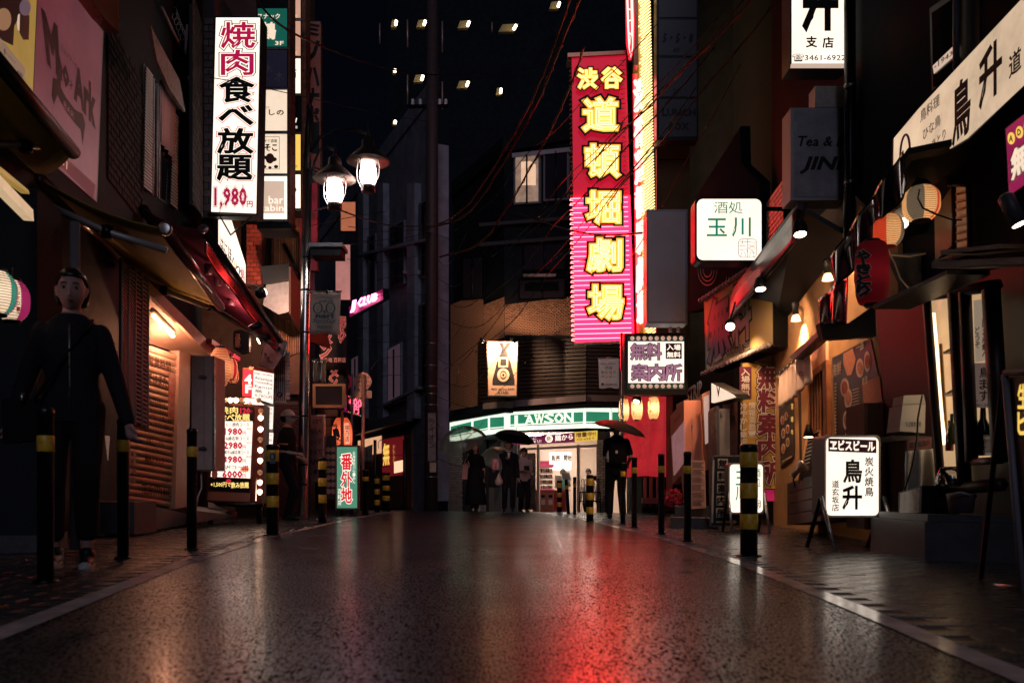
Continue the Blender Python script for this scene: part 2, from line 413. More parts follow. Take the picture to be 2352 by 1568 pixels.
def pavers(parent, fx0, fx1, ya, yb, first, key):
    pw, pd = .2, .1; g = .002
    vs0 = [(-pw / 2 + g, -pd / 2 + g, 0), (pw / 2 - g, -pd / 2 + g, 0), (pw / 2 - g, pd / 2 - g, 0), (-pw / 2 + g, pd / 2 - g, 0)]
    e = .002
    vs0 = [(x, y, -.009) for x, y, z in vs0] + [(x - e * (1 if x > 0 else -1), y - e * (1 if y > 0 else -1), 0) for x, y, z in vs0]
    fs0 = [(4, 5, 6, 7), (0, 1, 5, 4), (1, 2, 6, 5), (2, 3, 7, 6), (3, 0, 4, 7)]
    pm = []
    for m in PAVE:
        me = bpy.data.meshes.new('paver'); me.from_pydata(vs0, [], fs0); me.materials.append(m); pm.append(me)
    out = []
    j = 0; y = ya
    while y < yb:
        x0, x1 = fx0(y), fx1(y); x = x0 + (.1 if j % 2 else 0)
        while x + pw <= x1 + .02:
            out.append((x + pw / 2, y + pd / 2)); x += pw
        y += pd; j += 1
    show = [p for p in out if abs(p[0]) / max(.1, p[1]) < .62 and p[1] > 2.0]
    show.sort(key=lambda p: p[1]); big = set(show[:first])
    vs, fs, mi = [], [], []
    for p in out:
        tx, ty = rng.uniform(-.003, .003), rng.uniform(-.004, .004)
        M = Matrix.Translation(G(*p) + V((0, 0, rng.uniform(-.0015, .0015)))) @ Matrix.Rotation(tx, 4, 'Y') @ Matrix.Rotation(ty, 4, 'X')
        k = rng.choice((0, 0, 1, 2))
        if p in big: instance('paver', pm[k], parent, M)
        else:
            b = len(vs); vs.extend(M @ V(v) for v in vs0); fs.extend(tuple(i + b for i in q) for q in fs0); mi.extend([k] * 5)
    o = obj('paving', vs, fs, PAVE, parent, kind='stuff')
    o.data.polygons.foreach_set('material_index', mi)
pavers(swr, lambda y: edge(RE, y) + .03, lambda y: 3.35 + .06 * y, 2.0, 21, 300, 'r')
pavers(swl, lambda y: -2.75 - .18 * y, lambda y: edge(LE, y) - .03, 3.0, 21, 300, 'l')

# ================================================================== BUILDING SHELLS
PLF = Pl(0, 6.26, 412, 12.5)                      # left frontage
PRF = Pl(2352, 6.0, 1790, 12.7)                   # right frontage
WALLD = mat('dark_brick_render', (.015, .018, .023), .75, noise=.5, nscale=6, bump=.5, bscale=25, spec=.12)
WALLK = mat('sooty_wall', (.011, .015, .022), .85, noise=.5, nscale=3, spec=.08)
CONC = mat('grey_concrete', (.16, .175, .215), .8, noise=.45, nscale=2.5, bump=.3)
def shell(name, lab, pts, z0, z1, m, cat='building'):
    """a building body from its plan outline"""
    base = V((pts[0][0], pts[0][1], z0)); t = thing(name, lab, cat, base)
    vs = [V((x, y, z0)) for x, y in pts] + [V((x, y, z1)) for x, y in pts]; n = len(pts)
    obj('wall', vs, [tuple(range(n))[::-1], tuple(range(n, 2 * n))] + [(i, (i + 1) % n, n + (i + 1) % n, n + i) for i in range(n)], m, t)
    # parapet along the roof
    cx = sum(p[0] for p in pts) / n; cy_ = sum(p[1] for p in pts) / n
    q = [(cx + (x - cx) * 1.02, cy_ + (y - cy_) * 1.02) for x, y in pts]
    vs = [V((x, y, z1 + .002)) for x, y in q] + [V((x, y, z1 + .5)) for x, y in q]
    obj('parapet', vs, [tuple(range(n))[::-1], tuple(range(n, 2 * n))] + [(i, (i + 1) % n, n + (i + 1) % n, n + i) for i in range(n)], m, t)
    return t
lx = lambda d: -2.6 - .18 * d
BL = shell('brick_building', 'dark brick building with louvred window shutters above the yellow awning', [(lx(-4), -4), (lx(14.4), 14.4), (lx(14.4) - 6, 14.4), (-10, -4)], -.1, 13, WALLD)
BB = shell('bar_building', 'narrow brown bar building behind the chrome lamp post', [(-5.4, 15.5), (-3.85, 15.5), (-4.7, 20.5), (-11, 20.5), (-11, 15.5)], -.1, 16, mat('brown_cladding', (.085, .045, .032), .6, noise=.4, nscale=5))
PC = Pl(985, 22, 800, 29.9)                        # corner building across the side street
a_, b_ = PC.at(1002, HY), PC.at(690, HY)
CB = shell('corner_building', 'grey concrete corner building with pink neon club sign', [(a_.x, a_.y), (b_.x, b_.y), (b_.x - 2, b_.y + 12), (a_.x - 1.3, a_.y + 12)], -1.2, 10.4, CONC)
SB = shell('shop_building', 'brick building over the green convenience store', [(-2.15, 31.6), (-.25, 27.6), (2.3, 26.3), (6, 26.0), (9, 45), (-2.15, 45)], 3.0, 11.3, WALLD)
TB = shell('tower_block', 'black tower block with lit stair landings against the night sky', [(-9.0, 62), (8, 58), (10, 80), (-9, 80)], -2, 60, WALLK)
rx = lambda d: 3.2 + .06 * d
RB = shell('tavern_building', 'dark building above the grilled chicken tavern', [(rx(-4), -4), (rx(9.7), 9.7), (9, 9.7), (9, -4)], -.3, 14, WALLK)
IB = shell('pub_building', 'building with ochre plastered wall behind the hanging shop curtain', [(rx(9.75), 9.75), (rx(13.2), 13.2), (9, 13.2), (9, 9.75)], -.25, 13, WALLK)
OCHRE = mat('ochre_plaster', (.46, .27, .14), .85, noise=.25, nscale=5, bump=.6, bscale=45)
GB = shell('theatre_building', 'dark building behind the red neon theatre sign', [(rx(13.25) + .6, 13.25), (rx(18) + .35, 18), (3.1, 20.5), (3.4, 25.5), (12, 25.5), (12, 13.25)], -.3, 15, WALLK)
# ================================================================== LEFT SIDE
RED = glow('lit_red', (1, .03, .12), .62); REDP = mat('red_print', (.45, .01, .05), .5)
WGL = glow('lit_white', (1, .85, .70), 1.45, .3, 1.6)
YEL = glow('lit_yellow', (1, .62, .12), 1.0, .12)
GRN = glow('lit_green', (.015, .22, .12), .9, .3, 2)
PINKD = glow('dim_pink_panel', (.26, .060, .085), .45, .6, 1.2)
BROWNP = mat('brown_print', (.045, .012, .014), .6)
def grow(pts, k):
    cx = sum(p[0] for p in pts) / len(pts); cy_ = sum(p[1] for p in pts) / len(pts)
    out = []
    for x, y in pts:
        d = math.hypot(x - cx, y - cy_) or 1
        out.append((x + k * (1 if x > cx else -1), y + k * (1 if y > cy_ else -1)))
    return out
def lightbox(name, lab, pl, pts, face, depth=.25, rim=4, casem=None, cat='sign', pin=True, foot=None):
    c = pl.at(sum(p[0] for p in pts) / len(pts), max(p[1] for p in pts)); c = c - pl.n * depth / 2
    t = thing(name, lab, cat, c)
    slab('case', pl, grow(pts, rim), depth, casem or DK, t, -.004)
    slab('face_panel', pl, pts, .008, face, t, .006)
    return t
# --- tall grilled-meat sign
PY = Fr(12.0)
yk = lightbox('vertical_sign', 'tall white lit sign with red and black characters and 1,980 price', PY, [(496, 41), (597, 41), (588, 490), (485, 486)], WGL, .3, 3)
REDF = glow('lit_crimson', (.55, .008, .08), .75)
for ch, q in (('焼', (509, 52, 585, 110)), ('肉', (509, 116, 581, 172))):
    chars(ch, PY, q, [(REDF, .02, .018, None), (WGL, .055, .014, 'white_edge'), (INK, .08, .010, 'black_outline')], yk, gap=0)
for ch, q in (('食', (506, 178, 582, 234)), ('べ', (504, 243, 580, 286)), ('放', (501, 296, 580, 352)), ('題', (500, 357, 577, 413))):
    chars(ch, PY, q, [(INK, .03, .018, None), (WGL, .06, .014, 'white_edge'), (REDF, .08, .010, 'red_outline')], yk, gap=0)
text('1,980', PY, (493, 432, 566, 478), REDF, yk, .018, .03, name='price'); text('1,980', PY, (493, 432, 566, 478), WGL, yk, .014, .06, name='white_edge'); text('1,980', PY, (493, 432, 566, 478), INK, yk, .0095, .08, name='black_outline')
text('円', PY, (567, 462, 580, 476), REDF, yk, .013, .03, name='price')
obj('bracket', *sweep([P(505, 496, 12.05), P(530, 540, 12.4)], .012, 6), STEEL, yk); obj('bracket', *sweep([P(577, 498, 12.05), P(532, 538, 12.4)], .012, 6), STEEL, yk)
obj('bracket', *boxm(boxv(P(530, 500, 12.15), (1, 0, 0), .62, .12, .05)), DK, yk)
# --- stack of tenant lightboxes behind it
def stack(name, lab, D, panels, x0, x1, yb, post, postx):
    pl = Fr(D); t = thing(name, lab, 'sign', pl.at((x0 + x1) / 2, yb))
    slab('case', pl, rect(x0 - 3, -60, x1 + 4, yb), .3, DK, t, -.004)
    slab('corner_post', pl, rect(x1 + 3, -60, postx, yb), .34, post, t, .02)
    prev = None
    for (ya, yb_, m) in panels:
        slab('panel', pl, rect(x0, ya, x1, yb_), .008, m, t, .006)
        slab('rail', pl, rect(x0 - 2, yb_ + 2, x1 + 2, yb_ + 6), .03, STEEL, t, .012)
    return pl, t
COPPER = mat('copper_trim', (.30, .13, .08), .3, .85, noise=.4, nscale=10)
GREEN3 = glow('lit_green_panel', (.006, .12, .085), .8, .3, 2); NAVY = glow('dim_navy_panel', (.012, .010, .025), .5)
PALE = glow('lit_pale', (1, .78, .58), 1.0, .25); PALE2 = glow('lit_beige', (.72, .52, .40), .85, .1); PINKL = glow('lit_pink', (.80, .42, .30), .8, .25, 5)
S1, t1 = stack('tenant_sign', 'stack of lit tenant panels with green snack bar panel on top', 13.3, [(20, 107, GREEN3), (115, 200, NAVY), (207, 300, PALE), (308, 398, PALE), (405, 503, WGL)], 592, 659, 512, COPPER, 666)
text('スナック', S1, (592, 32, 643, 44), PALE, t1, .012, .02, kind='stuff'); text('鶴', S1, (600, 52, 633, 90), PALE, t1, .012, .03); text('3F', S1, (632, 95, 651, 104), PALE, t1, .012, .02)
GREYI = mat('grey_ink', (.25, .23, .27), .5); text('水', S1, (606, 147, 625, 168), GREYI, t1, .012, .01); text('木', S1, (630, 165, 652, 187), GREYI, t1, .012, .01); text('MIZUKI', S1, (590, 178, 616, 183), GREYI, t1, .012, kind='stuff')
text('たべものや', S1, (593, 244, 619, 251), INK, t1, .012, kind='stuff'); text('よしの', S1, (595, 252, 652, 265), INK, t1, .012, .02, kind='stuff')
slab('printed_frame', S1, rect(594, 314, 642, 389), .002, INK, t1, .0075); slab('printed_field', S1, rect(594, 315, 641, 388), .002, PALE, t1, .0100)
text('カラオケ酒場', S1, (592, 320, 636, 328), INK, t1, .0125, .01, kind='stuff'); text('あそこ', S1, (592, 331, 636, 347), INK, t1, .0125, .04, kind='stuff')
GLEAF = mat('leaf_print', (.02, .06, .04), .6); FLOW = mat('flower_print', (.10, .03, .03), .6)
for x, y, rx_, ry_ in ((600, 368, 7, 5), (611, 362, 8, 4), (629, 366, 7, 5), (606, 383, 6, 4), (634, 383, 5, 4), (620, 385, 4, 3)): slab('printed_leaf', S1, ell(x, y, rx_, ry_, 12), .001, GLEAF, t1, .0115)
slab('printed_flower', S1, ell(620, 364, 10, 12, 16), .001, FLOW, t1, .013)
slab('pale_band', S1, rect(592, 416, 653, 490), .001, PALE2, t1, .0085)
text('bar', S1, (617, 450, 651, 468), WGL, t1, .011, -.004, kind='stuff'); text('cabin', S1, (597, 470, 651, 485), WGL, t1, .011, -.004, kind='stuff')
hexa('underside', [S1.at(590, 513, .02), S1.at(668, 513, .02), S1.at(668, 513, .02) - S1.n * .5, S1.at(590, 513, .02) - S1.n * .5] + [p + V((0, 0, -.08)) for p in [S1.at(590, 513, .02), S1.at(668, 513, .02), S1.at(668, 513, .02) - S1.n * .5, S1.at(590, 513, .02) - S1.n * .5]], DK, t1)
S2, t2 = stack('tenant_sign', 'narrow stack of lit panels with yellow panel, beside the chrome lamp post', 14.2, [(-50, 41, PINKL), (49, 128, PINKL), (135, 214, WGL), (224, 301, BLK), (309, 391, YEL), (401, 478, WGL)], 664, 690, 488, COPPER, 702)
GOLD = mat('gold_ink', (.25, .14, .03), .5)
text('市', S2, (668, 156, 681, 183), GOLD, t2, .012, .01); text('ん', S2, (668, 252, 682, 284), WGL, t2, .012, .02); text('1F', S2, (669, 290, 683, 299), WGL, t2, .012)
text('く', S2, (672, 328, 677, 338), INK, t2, .012); text('志', S2, (665, 347, 677, 364), GLEAF, t2, .012, .02); text('1F', S2, (671, 380, 683, 389), INK, t2, .012); text('つ', S2, (666, 430, 681, 445), INK, t2, .012, .03); text('2F', S2, (664, 469, 679, 478), INK, t2, .012)
for y in (16, 100): slab('printed_heart', S2, ell(674, y, 5, 6, 14), .001, mat('peach_print', (.75, .40, .28), .6), t2, .0115); text('rt', S2, (672, y + 18, 683, y + 25), YEL, t2, .012)
S3 = Fr(15.1); t3 = lightbox('vertical_sign', 'dim brown vertical sign with black katakana beside the lamp arm', S3, rect(703, 51, 735, 398), mat('brown_sign_face', (.17, .055, .045), .55, noise=.3, nscale=2, emit=(.17, .045, .035), es=.22), .12, 2, COPPER)
for ch, y0, y1 in (('ミ', 55, 82), ('ノ', 96, 143), ('ハ', 157, 196), ('ナ', 205, 246), ('ボ', 250, 282), ('ー', 298, 336)): chars(ch, S3, (704, y0, 732, y1), [(INK, .05, .012, None)], t3, gap=0)
t4 = lightbox('vertical_sign', 'maroon vertical sign marked 4F behind the chrome lamp post', S3, rect(690, 420, 728, 620), mat('maroon_sign_face', (.16, .012, .03), .5, noise=.3, nscale=3, emit=(.2, .01, .03), es=.3), .12, 2, COPPER)
text('4F', S3, (712, 587, 726, 597), INK, t4, .012, .02)
for y in (445, 490): text('9', S3, (716, y, 726, y + 20), COPPER, t4, .012)
text('ん', S3, (690, 555, 706, 590), INK, t4, .012, .03)
# --- bar building cladding: brick column, slatted timber, white slanted sign
OBR = [mat('red_brick_%d' % i, c, .7, noise=.35, nscale=25) for i, c in enumerate(((.40, .055, .035), (.34, .045, .03), (.45, .08, .045)))]
bcx = Pl(566, 15.0, 600, 15.0); slab('column', bcx, rect(566, 515, 601, 655), .25, mat('brick_mortar', (.10, .05, .045), .9), BB, .0)
wall_bricks(bcx, 566, 515, 601, 655, .125, .075, OBR, BB, .002, 60, 'rbrick')
bps = Pl(566, 15.0, 552, 16.2)
TIM = [mat('lit_timber_%d' % i, c, .5, noise=.4, nscale=18) for i, c in enumerate(((.42, .17, .075), (.34, .13, .06), (.48, .21, .10)))]
ps = Pl(640, 15.35, 690, 15.35)
for i in range(13): slab('timber_slat', ps, rect(630 + i * 5.2, 520, 633.4 + i * 5.2, 830 - i * 2), .05, TIM[i % 3], BB, .04)
slab('lit_board', ps, rect(624, 500, 700, 905), .03, mat('board_backing', (.16, .07, .045), .6, noise=.4, nscale=6), BB, .0)
tube('diagonal_brace', [ps.at(652, 560, .1), ps.at(692, 640, .1)], .035, DK, BB, 6)
WSP = Pl(502, 12.6, 564, 14.6)
ws = lightbox('slanted_sign', 'white lit sign with brush writing above the purple awning', WSP, [(503, 498), (530, 500), (564, 607), (564, 651), (503, 577)], WGL, .06, 2)
for i, (ch, x, y) in enumerate((('は', 505, 540), ('に', 514, 553), ('ほ', 524, 565), ('へ', 533, 585), ('と', 541, 598), ('り', 549, 612))): text(ch, WSP, [(x, y), (x + 8, y + 10), (x + 8, y + 38), (x, y + 28)], INK, ws, .012, .02)
text('鶏', WSP, [(553, 610), (562, 622), (562, 648), (553, 632)], REDF, ws, .012, .01)
# grey duct box under the tenant stack
db = thing('air_duct', 'grey metal duct box hanging under the tenant signs', 'duct', P(635, 710, 14.3))
slab('box_side', Fr(14.3), [(612, 648), (668, 645), (667, 715), (640, 722), (604, 700)], .5, GREYP, db); slab('lid', Fr(14.25), [(597, 612), (664, 605), (667, 642), (606, 652)], .6, BLK, db, .03)
slab('sloping_panel', Pl(668, 14.2, 755, 15.2), [(668, 612), (752, 770), (760, 800), (700, 780), (668, 720)], .04, WOODD, db, .02)
# --- near left: brown-and-yellow menu sign, pink bar panel, unlit box
PN = Pl(0, 6.05, 412, 12.2)
YF = glow('dim_yellow_panel', (.42, .26, .055), .75, .3, 2)
mn = lightbox('menu_sign', 'brown and yellow lit menu sign with printed beer mug', PN, [(-60, -60), (87, -60), (73, 268), (-60, 160)], YF, .15, 2)
slab('printed_field', PN, [(-60, -60), (64, -60), (60, 0), (50, 30), (33, 60), (30, 105), (-60, 60)], .001, BROWNP, mn, .008)
slab('beer_mug', PN, [(46, 30), (68, 36), (66, 92), (54, 92), (45, 75)], .002, mat('mug_print', (.20, .11, .09), .5), mn, .010)
slab('mug_handle', PN, ell(44, 52, 4, 20, 14), .002, PALE2, mn, .009); slab('beer_froth', PN, ell(58, 18, 13, 19, 16), .002, mat('froth_print', (.28, .22, .30), .6, emit=(.25, .2, .28), es=.3), mn, .012)
slab('printed_snout', PN, ell(9, 45, 17, 26, 20), .002, mat('snout_print', (.55, .36, .20), .6, emit=(.5, .3, .16), es=.4), mn, .010)
slab('price_card', PN, [(-60, 30), (-2, 84), (58, 158), (55, 205), (-60, 110)], .002, mat('price_card', (.5, .38, .27), .6, emit=(.5, .36, .24), es=.35), mn, .010)
text('バリキドープ', PN, [(15, 118), (35, 142), (35, 150), (15, 126)], INK, mn, .014, kind='stuff'); text('450円', PN, [(40, 158), (52, 172), (52, 184), (40, 170)], INK, mn, .014, .02, kind='stuff'); text('8', PN, (9, 112, 13, 125), INK, mn, .014); text('2', PN, (8, 133, 13, 146), INK, mn, .014)
PPK = Pl(88, 7.0, 236, 8.75)
pk = lightbox('pub_sign', 'large dim pink panel with brown script lettering', PPK, [(88, -150), (236, 75), (221, 462), (70, 330)], PINKD, .08, 2)
SL = [(96, 120), (125, 60), (216, 190), (216, 300), (130, 200)]
text('M', PPK, [(98, 30), (137, 75), (137, 185), (104, 130)], BROWNP, pk, .009, .06, shear=-.2); text('no', PPK, [(130, 125), (158, 165), (158, 205), (130, 168)], BROWNP, pk, .009, .05)
text('+', PPK, (160, 185, 167, 207), BROWNP, pk, .009); text('Ark', PPK, [(170, 150), (218, 205), (217, 288), (172, 225)], BROWNP, pk, .009, .05)
text('エムノアーク', PPK, [(140, 98), (176, 148), (178, 165), (140, 112)], BROWNP, pk, .009, .01, kind='stuff')
slab('ribbon', PPK, [(122, 178), (131, 183), (150, 222), (172, 252), (190, 262), (196, 285), (190, 333), (186, 298), (170, 280), (148, 250), (132, 218), (124, 240), (119, 220)], .001, BROWNP, pk, .0085)
text('BAR', PPK, [(147, 232), (171, 262), (170, 276), (146, 246)], PINKD, pk, .012, .02, kind='stuff')
slab('floor_band', PPK, [(110, 325), (220, 425), (214, 455), (106, 350)], .001, mat('band_print', (.10, .02, .03), .6, emit=(.12, .02, .03), es=.5), pk, .0085); text('B1', PPK, [(139, 355), (155, 372), (154, 390), (138, 372)], PINKL, pk, .011)
ub = lightbox('unlit_sign', 'dark unlit sign box jutting out above the pink panel', Pl(200, 7.6, 272, 8.2), [(196, -80), (271, -80), (271, 74), (238, 40), (196, -20)], mat('dark_orange_panel', (.09, .04, .025), .5), .12, 3, COPPER)
# louvred window with hood
wn = thing('louvred_window', 'sash window with two louvred shutters and pink curtain', 'window', PLF.at(370, 480))
def louvre(q, n, parent, m, off=.02, name='shutter'):
    tl, tr, br, bl = [V((*p, 0)) for p in q]
    s = slab(name, PLF, q, .02, m[0], parent, off)
    for i in range(n):
        a, b = (i + .15) / n, (i + .75) / n
        slab('slat', PLF, [tuple(tl.lerp(bl, a))[:2], tuple(tr.lerp(br, a))[:2], tuple(tr.lerp(br, b))[:2], tuple(tl.lerp(bl, b))[:2]], .012, m[1], s, off + .03)
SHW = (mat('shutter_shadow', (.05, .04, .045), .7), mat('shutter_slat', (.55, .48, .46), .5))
slab('frame', PLF, [(330, 145), (416, 262), (410, 486), (327, 432)], .06, mat('window_timber', (.06, .05, .05), .5), wn, .0)
slab('pane', PLF, [(352, 175), (396, 240), (394, 468), (350, 446)], .02, glass('window_glass', (.35, .35, .4), .25), wn, .015)
louvre([(337, 152), (352, 173), (350, 446), (331, 430)], 36, wn, SHW); louvre([(400, 256), (412, 270), (408, 482), (393, 470)], 28, wn, SHW)
for x in (352.5, 361, 366): tube('glazing_bar', [PLF.at(x, 180 + (x - 352) * 1.4, .04), PLF.at(x - 2, 448 + (x - 352) * .5, .04)], .018, WHITE, wn, 6)
def cloth(name, pl, q, m, parent, nx=16, ny=6, amp=.03, off=.05, waves=5, pin=0):
    tl, tr, br, bl = [pl.at(x, y, off) for x, y in q]; vs, fs = [], []
    for j in range(ny + 1):
        for i in range(nx + 1):
            s, t = i / nx, j / ny; p = tl.lerp(tr, s).lerp(bl.lerp(br, s), t)
            vs.append(p + pl.n * (amp * math.sin(s * waves * 2 * math.pi + t * 1.3) * (.3 + .7 * t)) + V((0, 0, -.012 * math.sin(s * 9) * t)))
    for j in range(ny):
        for i in range(nx): k = j * (nx + 1) + i; fs.append((k, k + 1, k + nx + 2, k + nx + 1))
    o = obj(name, vs, fs, m, parent, True); md = o.modifiers.new('thick', 'SOLIDIFY'); md.thickness = .004
    return o
cloth('curtain', PLF, [(369, 198), (402, 246), (399, 372), (367, 322)], mat('pink_curtain', (.55, .24, .24), .9), wn, 20, 4, .02, .05, 4)
hd = thing('window_hood', 'weathered pale board hood over the louvred window', 'canopy', PLF.at(380, 250))
slab('board', Pl(345, 9.6, 426, 12.0), [(346, 58), (360, 86), (413, 185), (426, 258), (390, 205), (361, 140)], .03, mat('weathered_board', (.34, .33, .31), .7, noise=.5, nscale=18), hd, .25)
tube('support_rail', [PLF.at(372, 190, .1), PLF.at(410, 248, .1)], .035, WOODD, hd, 6)
for a, b in (((372, 18), (427, 134)), ((430, 58), (425, 134)), ((432, 178), (441, 205))): tube('window_trim', [PLF.at(*a, .05), PLF.at(*b, .05)], .02, mat('pale_trim', (.36, .22, .22), .5), BL, 6)
for k in range(5):
    c = PLF.at(402 + k * 4.5, 50 + k * 12, .06); tube('iron_scroll', [c + V((.05 * math.cos(a) * (1 - a / 16), 0, .09 * math.sin(a) * (1 - a / 16) + .02 * a)) for a in [i * .6 for i in range(16)]], .006, STEEL, BL, 5)
# brick pilaster: single bricks
BRK = [mat('grey_brick_%d' % i, c, .65, noise=.4, nscale=20) for i, c in enumerate(((.15, .12, .12), (.12, .095, .10), (.18, .14, .135)))]
pp = Pl(467, 13.2, 490, 13.2); slab('pilaster', pp, rect(467, -40, 491, 500), .9, mat('grey_mortar', (.05, .045, .05), .9), BL, -.02)
wall_bricks(pp, 467, 40, 491, 498, .15, .11, BRK, BL, -.018, 90, 'gbrick')
ppl = Pl(443, 12.3, 467, 13.2); slab('pilaster_side', ppl, [(443, 10), (467, 50), (467, 498), (443, 470)], .05, mat('grey_mortar', (.05, .045, .05), .9), BL, -.01)
wall_bricks(ppl, 443, 60, 467, 470, .2, .11, BRK, BL, -.008, 150, 'gbrick2')
wall_bricks(PLF, 246, 190, 328, 430, .21, .085, [mat('sooty_brick_%d' % i, c, .8, noise=.4, nscale=20, spec=.1) for i, c in enumerate(((.035, .026, .028), (.028, .022, .025), (.045, .032, .032)))], BL, .004, 110, 'sbrick')
# --- awnings
def awning(name, lab, wn_, wf, fn, ff, m, barm, arms, sag=.06):
    t = thing(name, lab, 'awning', (V(wn_) + V(wf)) / 2); vs, fs = [], []; n = 10
    for j in range(n + 1):
        for i in range(n + 1):
            a, b = i / n, j / n; p = V(wn_).lerp(V(wf), a).lerp(V(fn).lerp(V(ff), a), b); p.z -= sag * math.sin(math.pi * b) * (1 + .3 * math.sin(a * 7)); vs.append(p)
    fs = [(j * (n + 1) + i, j * (n + 1) + i + 1, (j + 1) * (n + 1) + i + 1, (j + 1) * (n + 1) + i) for j in range(n) for i in range(n)]
    o = obj('canvas', vs, fs, m, t, True); md = o.modifiers.new('thick', 'SOLIDIFY'); md.thickness = .006
    tube('front_bar', [fn, ff], .05, barm, t, 10); tube('roller', [wn_, wf], .06, barm, t, 12)
    d = (V(fn) - V(ff)).normalized(); lathe('end_cap', V(fn), [(.058, 0), (.058, .03), (.04, .035)], STEEL, t, 12, d)
    for a in arms:
        tube('arm', a, .03, a_m, t, 8)
        for p in a[1:-1]: lathe('arm_joint', V(p) - V((0, 0, .05)), [(.045, 0), (.045, .1)], DK, t, 12)
    return t
a_m = mat('pale_arm', (.34, .33, .35), .4, .3)
OLIVE = mat('olive_canvas', (.36, .28, .05), .75, noise=.25, nscale=3)
MAROON = mat('maroon_bar', (.10, .02, .025), .3, coat=.5)
awning('retractable_awning', 'olive yellow retractable awning with folding metal arms', P(87, 410, 7.0), P(285, 600, 9.5), P(380, 527, 7.17), P(507, 706, 9.68), OLIVE, MAROON, [[P(95, 465, 7.05), P(246, 533, 7.12), P(384, 575, 7.2)], [P(275, 612, 9.3), P(375, 668, 9.4), P(480, 705, 9.6)]])
awning('retractable_awning', 'near awning with black front bar cutting across the upper left', P(-260, 150, 5.2), P(70, 395, 7.0), P(-80, 50, 4.9), P(170, 352, 6.3), OLIVE, BLK, [[P(-40, 330, 6.0), P(60, 333, 6.2), P(104, 333, 6.3)], [P(-40, 312, 6.3), P(40, 300, 6.4), P(108, 322, 6.45)]])
PURP = mat('purple_canvas', (.15, .035, .06), .6, noise=.3, nscale=4)
aw3 = awning('shop_awning', 'purple shop awning with spot lamps beneath, below the white slanted sign', P(330, 480, 10.2), P(480, 705, 12.6), P(468, 528, 9.95), P(648, 790, 12.3), PURP, BLK, [])
cloth('valance', Pl(468, 9.95, 648, 12.3), [(468, 545), (640, 785), (636, 812), (466, 580)], mat('wet_vinyl', (.14, .02, .03), .18, coat=.6), aw3, 30, 5, .012, .02, 3)
for i, (x, y) in enumerate(((478, 618), (500, 644), (533, 690))):
    lathe('spot_lamp', P(x, y + 12, 10.6 + i * .5), [(.045, 0), (.05, .12), (.03, .13)], mat('spot_case', (.10, .05, .05), .4), aw3, 12)
for nm, x, y, D, lab in (('spot_lamp', 574, 757, 11.2, 'small lit spot lamp nearer end of the purple awning'), ('spot_lamp', 594, 783, 11.6, 'small lit spot lamp farther end of the purple awning')):
    s = thing(nm, lab, 'lamp', P(x, y, D)); ax = V((.75, .35, .5)); lathe('can', P(x, y, D), [(.05, 0), (.05, .16), (.03, .18)], DK, s, 14, ax)
    lathe('lens', P(x, y, D) - ax.normalized() * .004, [(.043, 0), (.04, .003)], glow('warm_lens', (1, .75, .5), 14), s, 14, ax)
    lamp('beam', 'SPOT', P(x, y, D) - ax.normalized() * .02, 45, (1, .50, .36), s, .03, P(x - 80, y + 160, D - .3), 110)
lamp('glow', 'POINT', P(540, 722, 11.5), 9, (1, .30, .28), aw3, .05); lamp('glow', 'POINT', P(512, 672, 10.7), 4, (1, .34, .30), aw3, .05)
fl = thing('floodlight', 'black floodlight on a short arm lighting the brick column and timber slats', 'lamp', P(606, 672, 13.4)); lathe('housing', P(606, 672, 13.3), [(.05, 0), (.08, .02), (.08, .10), (.04, .14)], BLK, fl, 14, V((-.5, -.7, -.3))); tube('arm', [P(600, 668, 13.4), P(585, 655, 13.6), P(570, 650, 14.4)], .015, BLK, fl, 6); lathe('lens', P(607, 671, 13.32), [(.06, 0), (.05, -.01)], glow('warm_lens', (1, .75, .5), 14), fl, 14, V((-.5, -.7, -.3))); lamp('beam', 'SPOT', P(612, 668, 13.45), 150, (1, .50, .32), fl, .04, P(640, 640, 15.4), 150)
tube('stay_bar', [P(460, 688, 9.7), P(640, 800, 12.2)], .03, BLK, aw3, 8)
# strip light near the left edge
st = thing('strip_light', 'slanted cream strip light under the menu sign', 'lamp', P(40, 450, 6.3))
slab('diffuser', Pl(0, 6.0, 78, 6.8), [(-40, 370), (0, 402), (76, 482), (78, 508), (0, 428), (-40, 392)], .06, glow('dim_strip', (.75, .52, .30), .8, .3, 6), st, .35); slab('yellow_reflector', Pl(0, 6.0, 78, 6.8), [(-40, 345), (0, 382), (66, 437), (68, 446), (0, 396), (-40, 362)], .05, YF, st, .3)
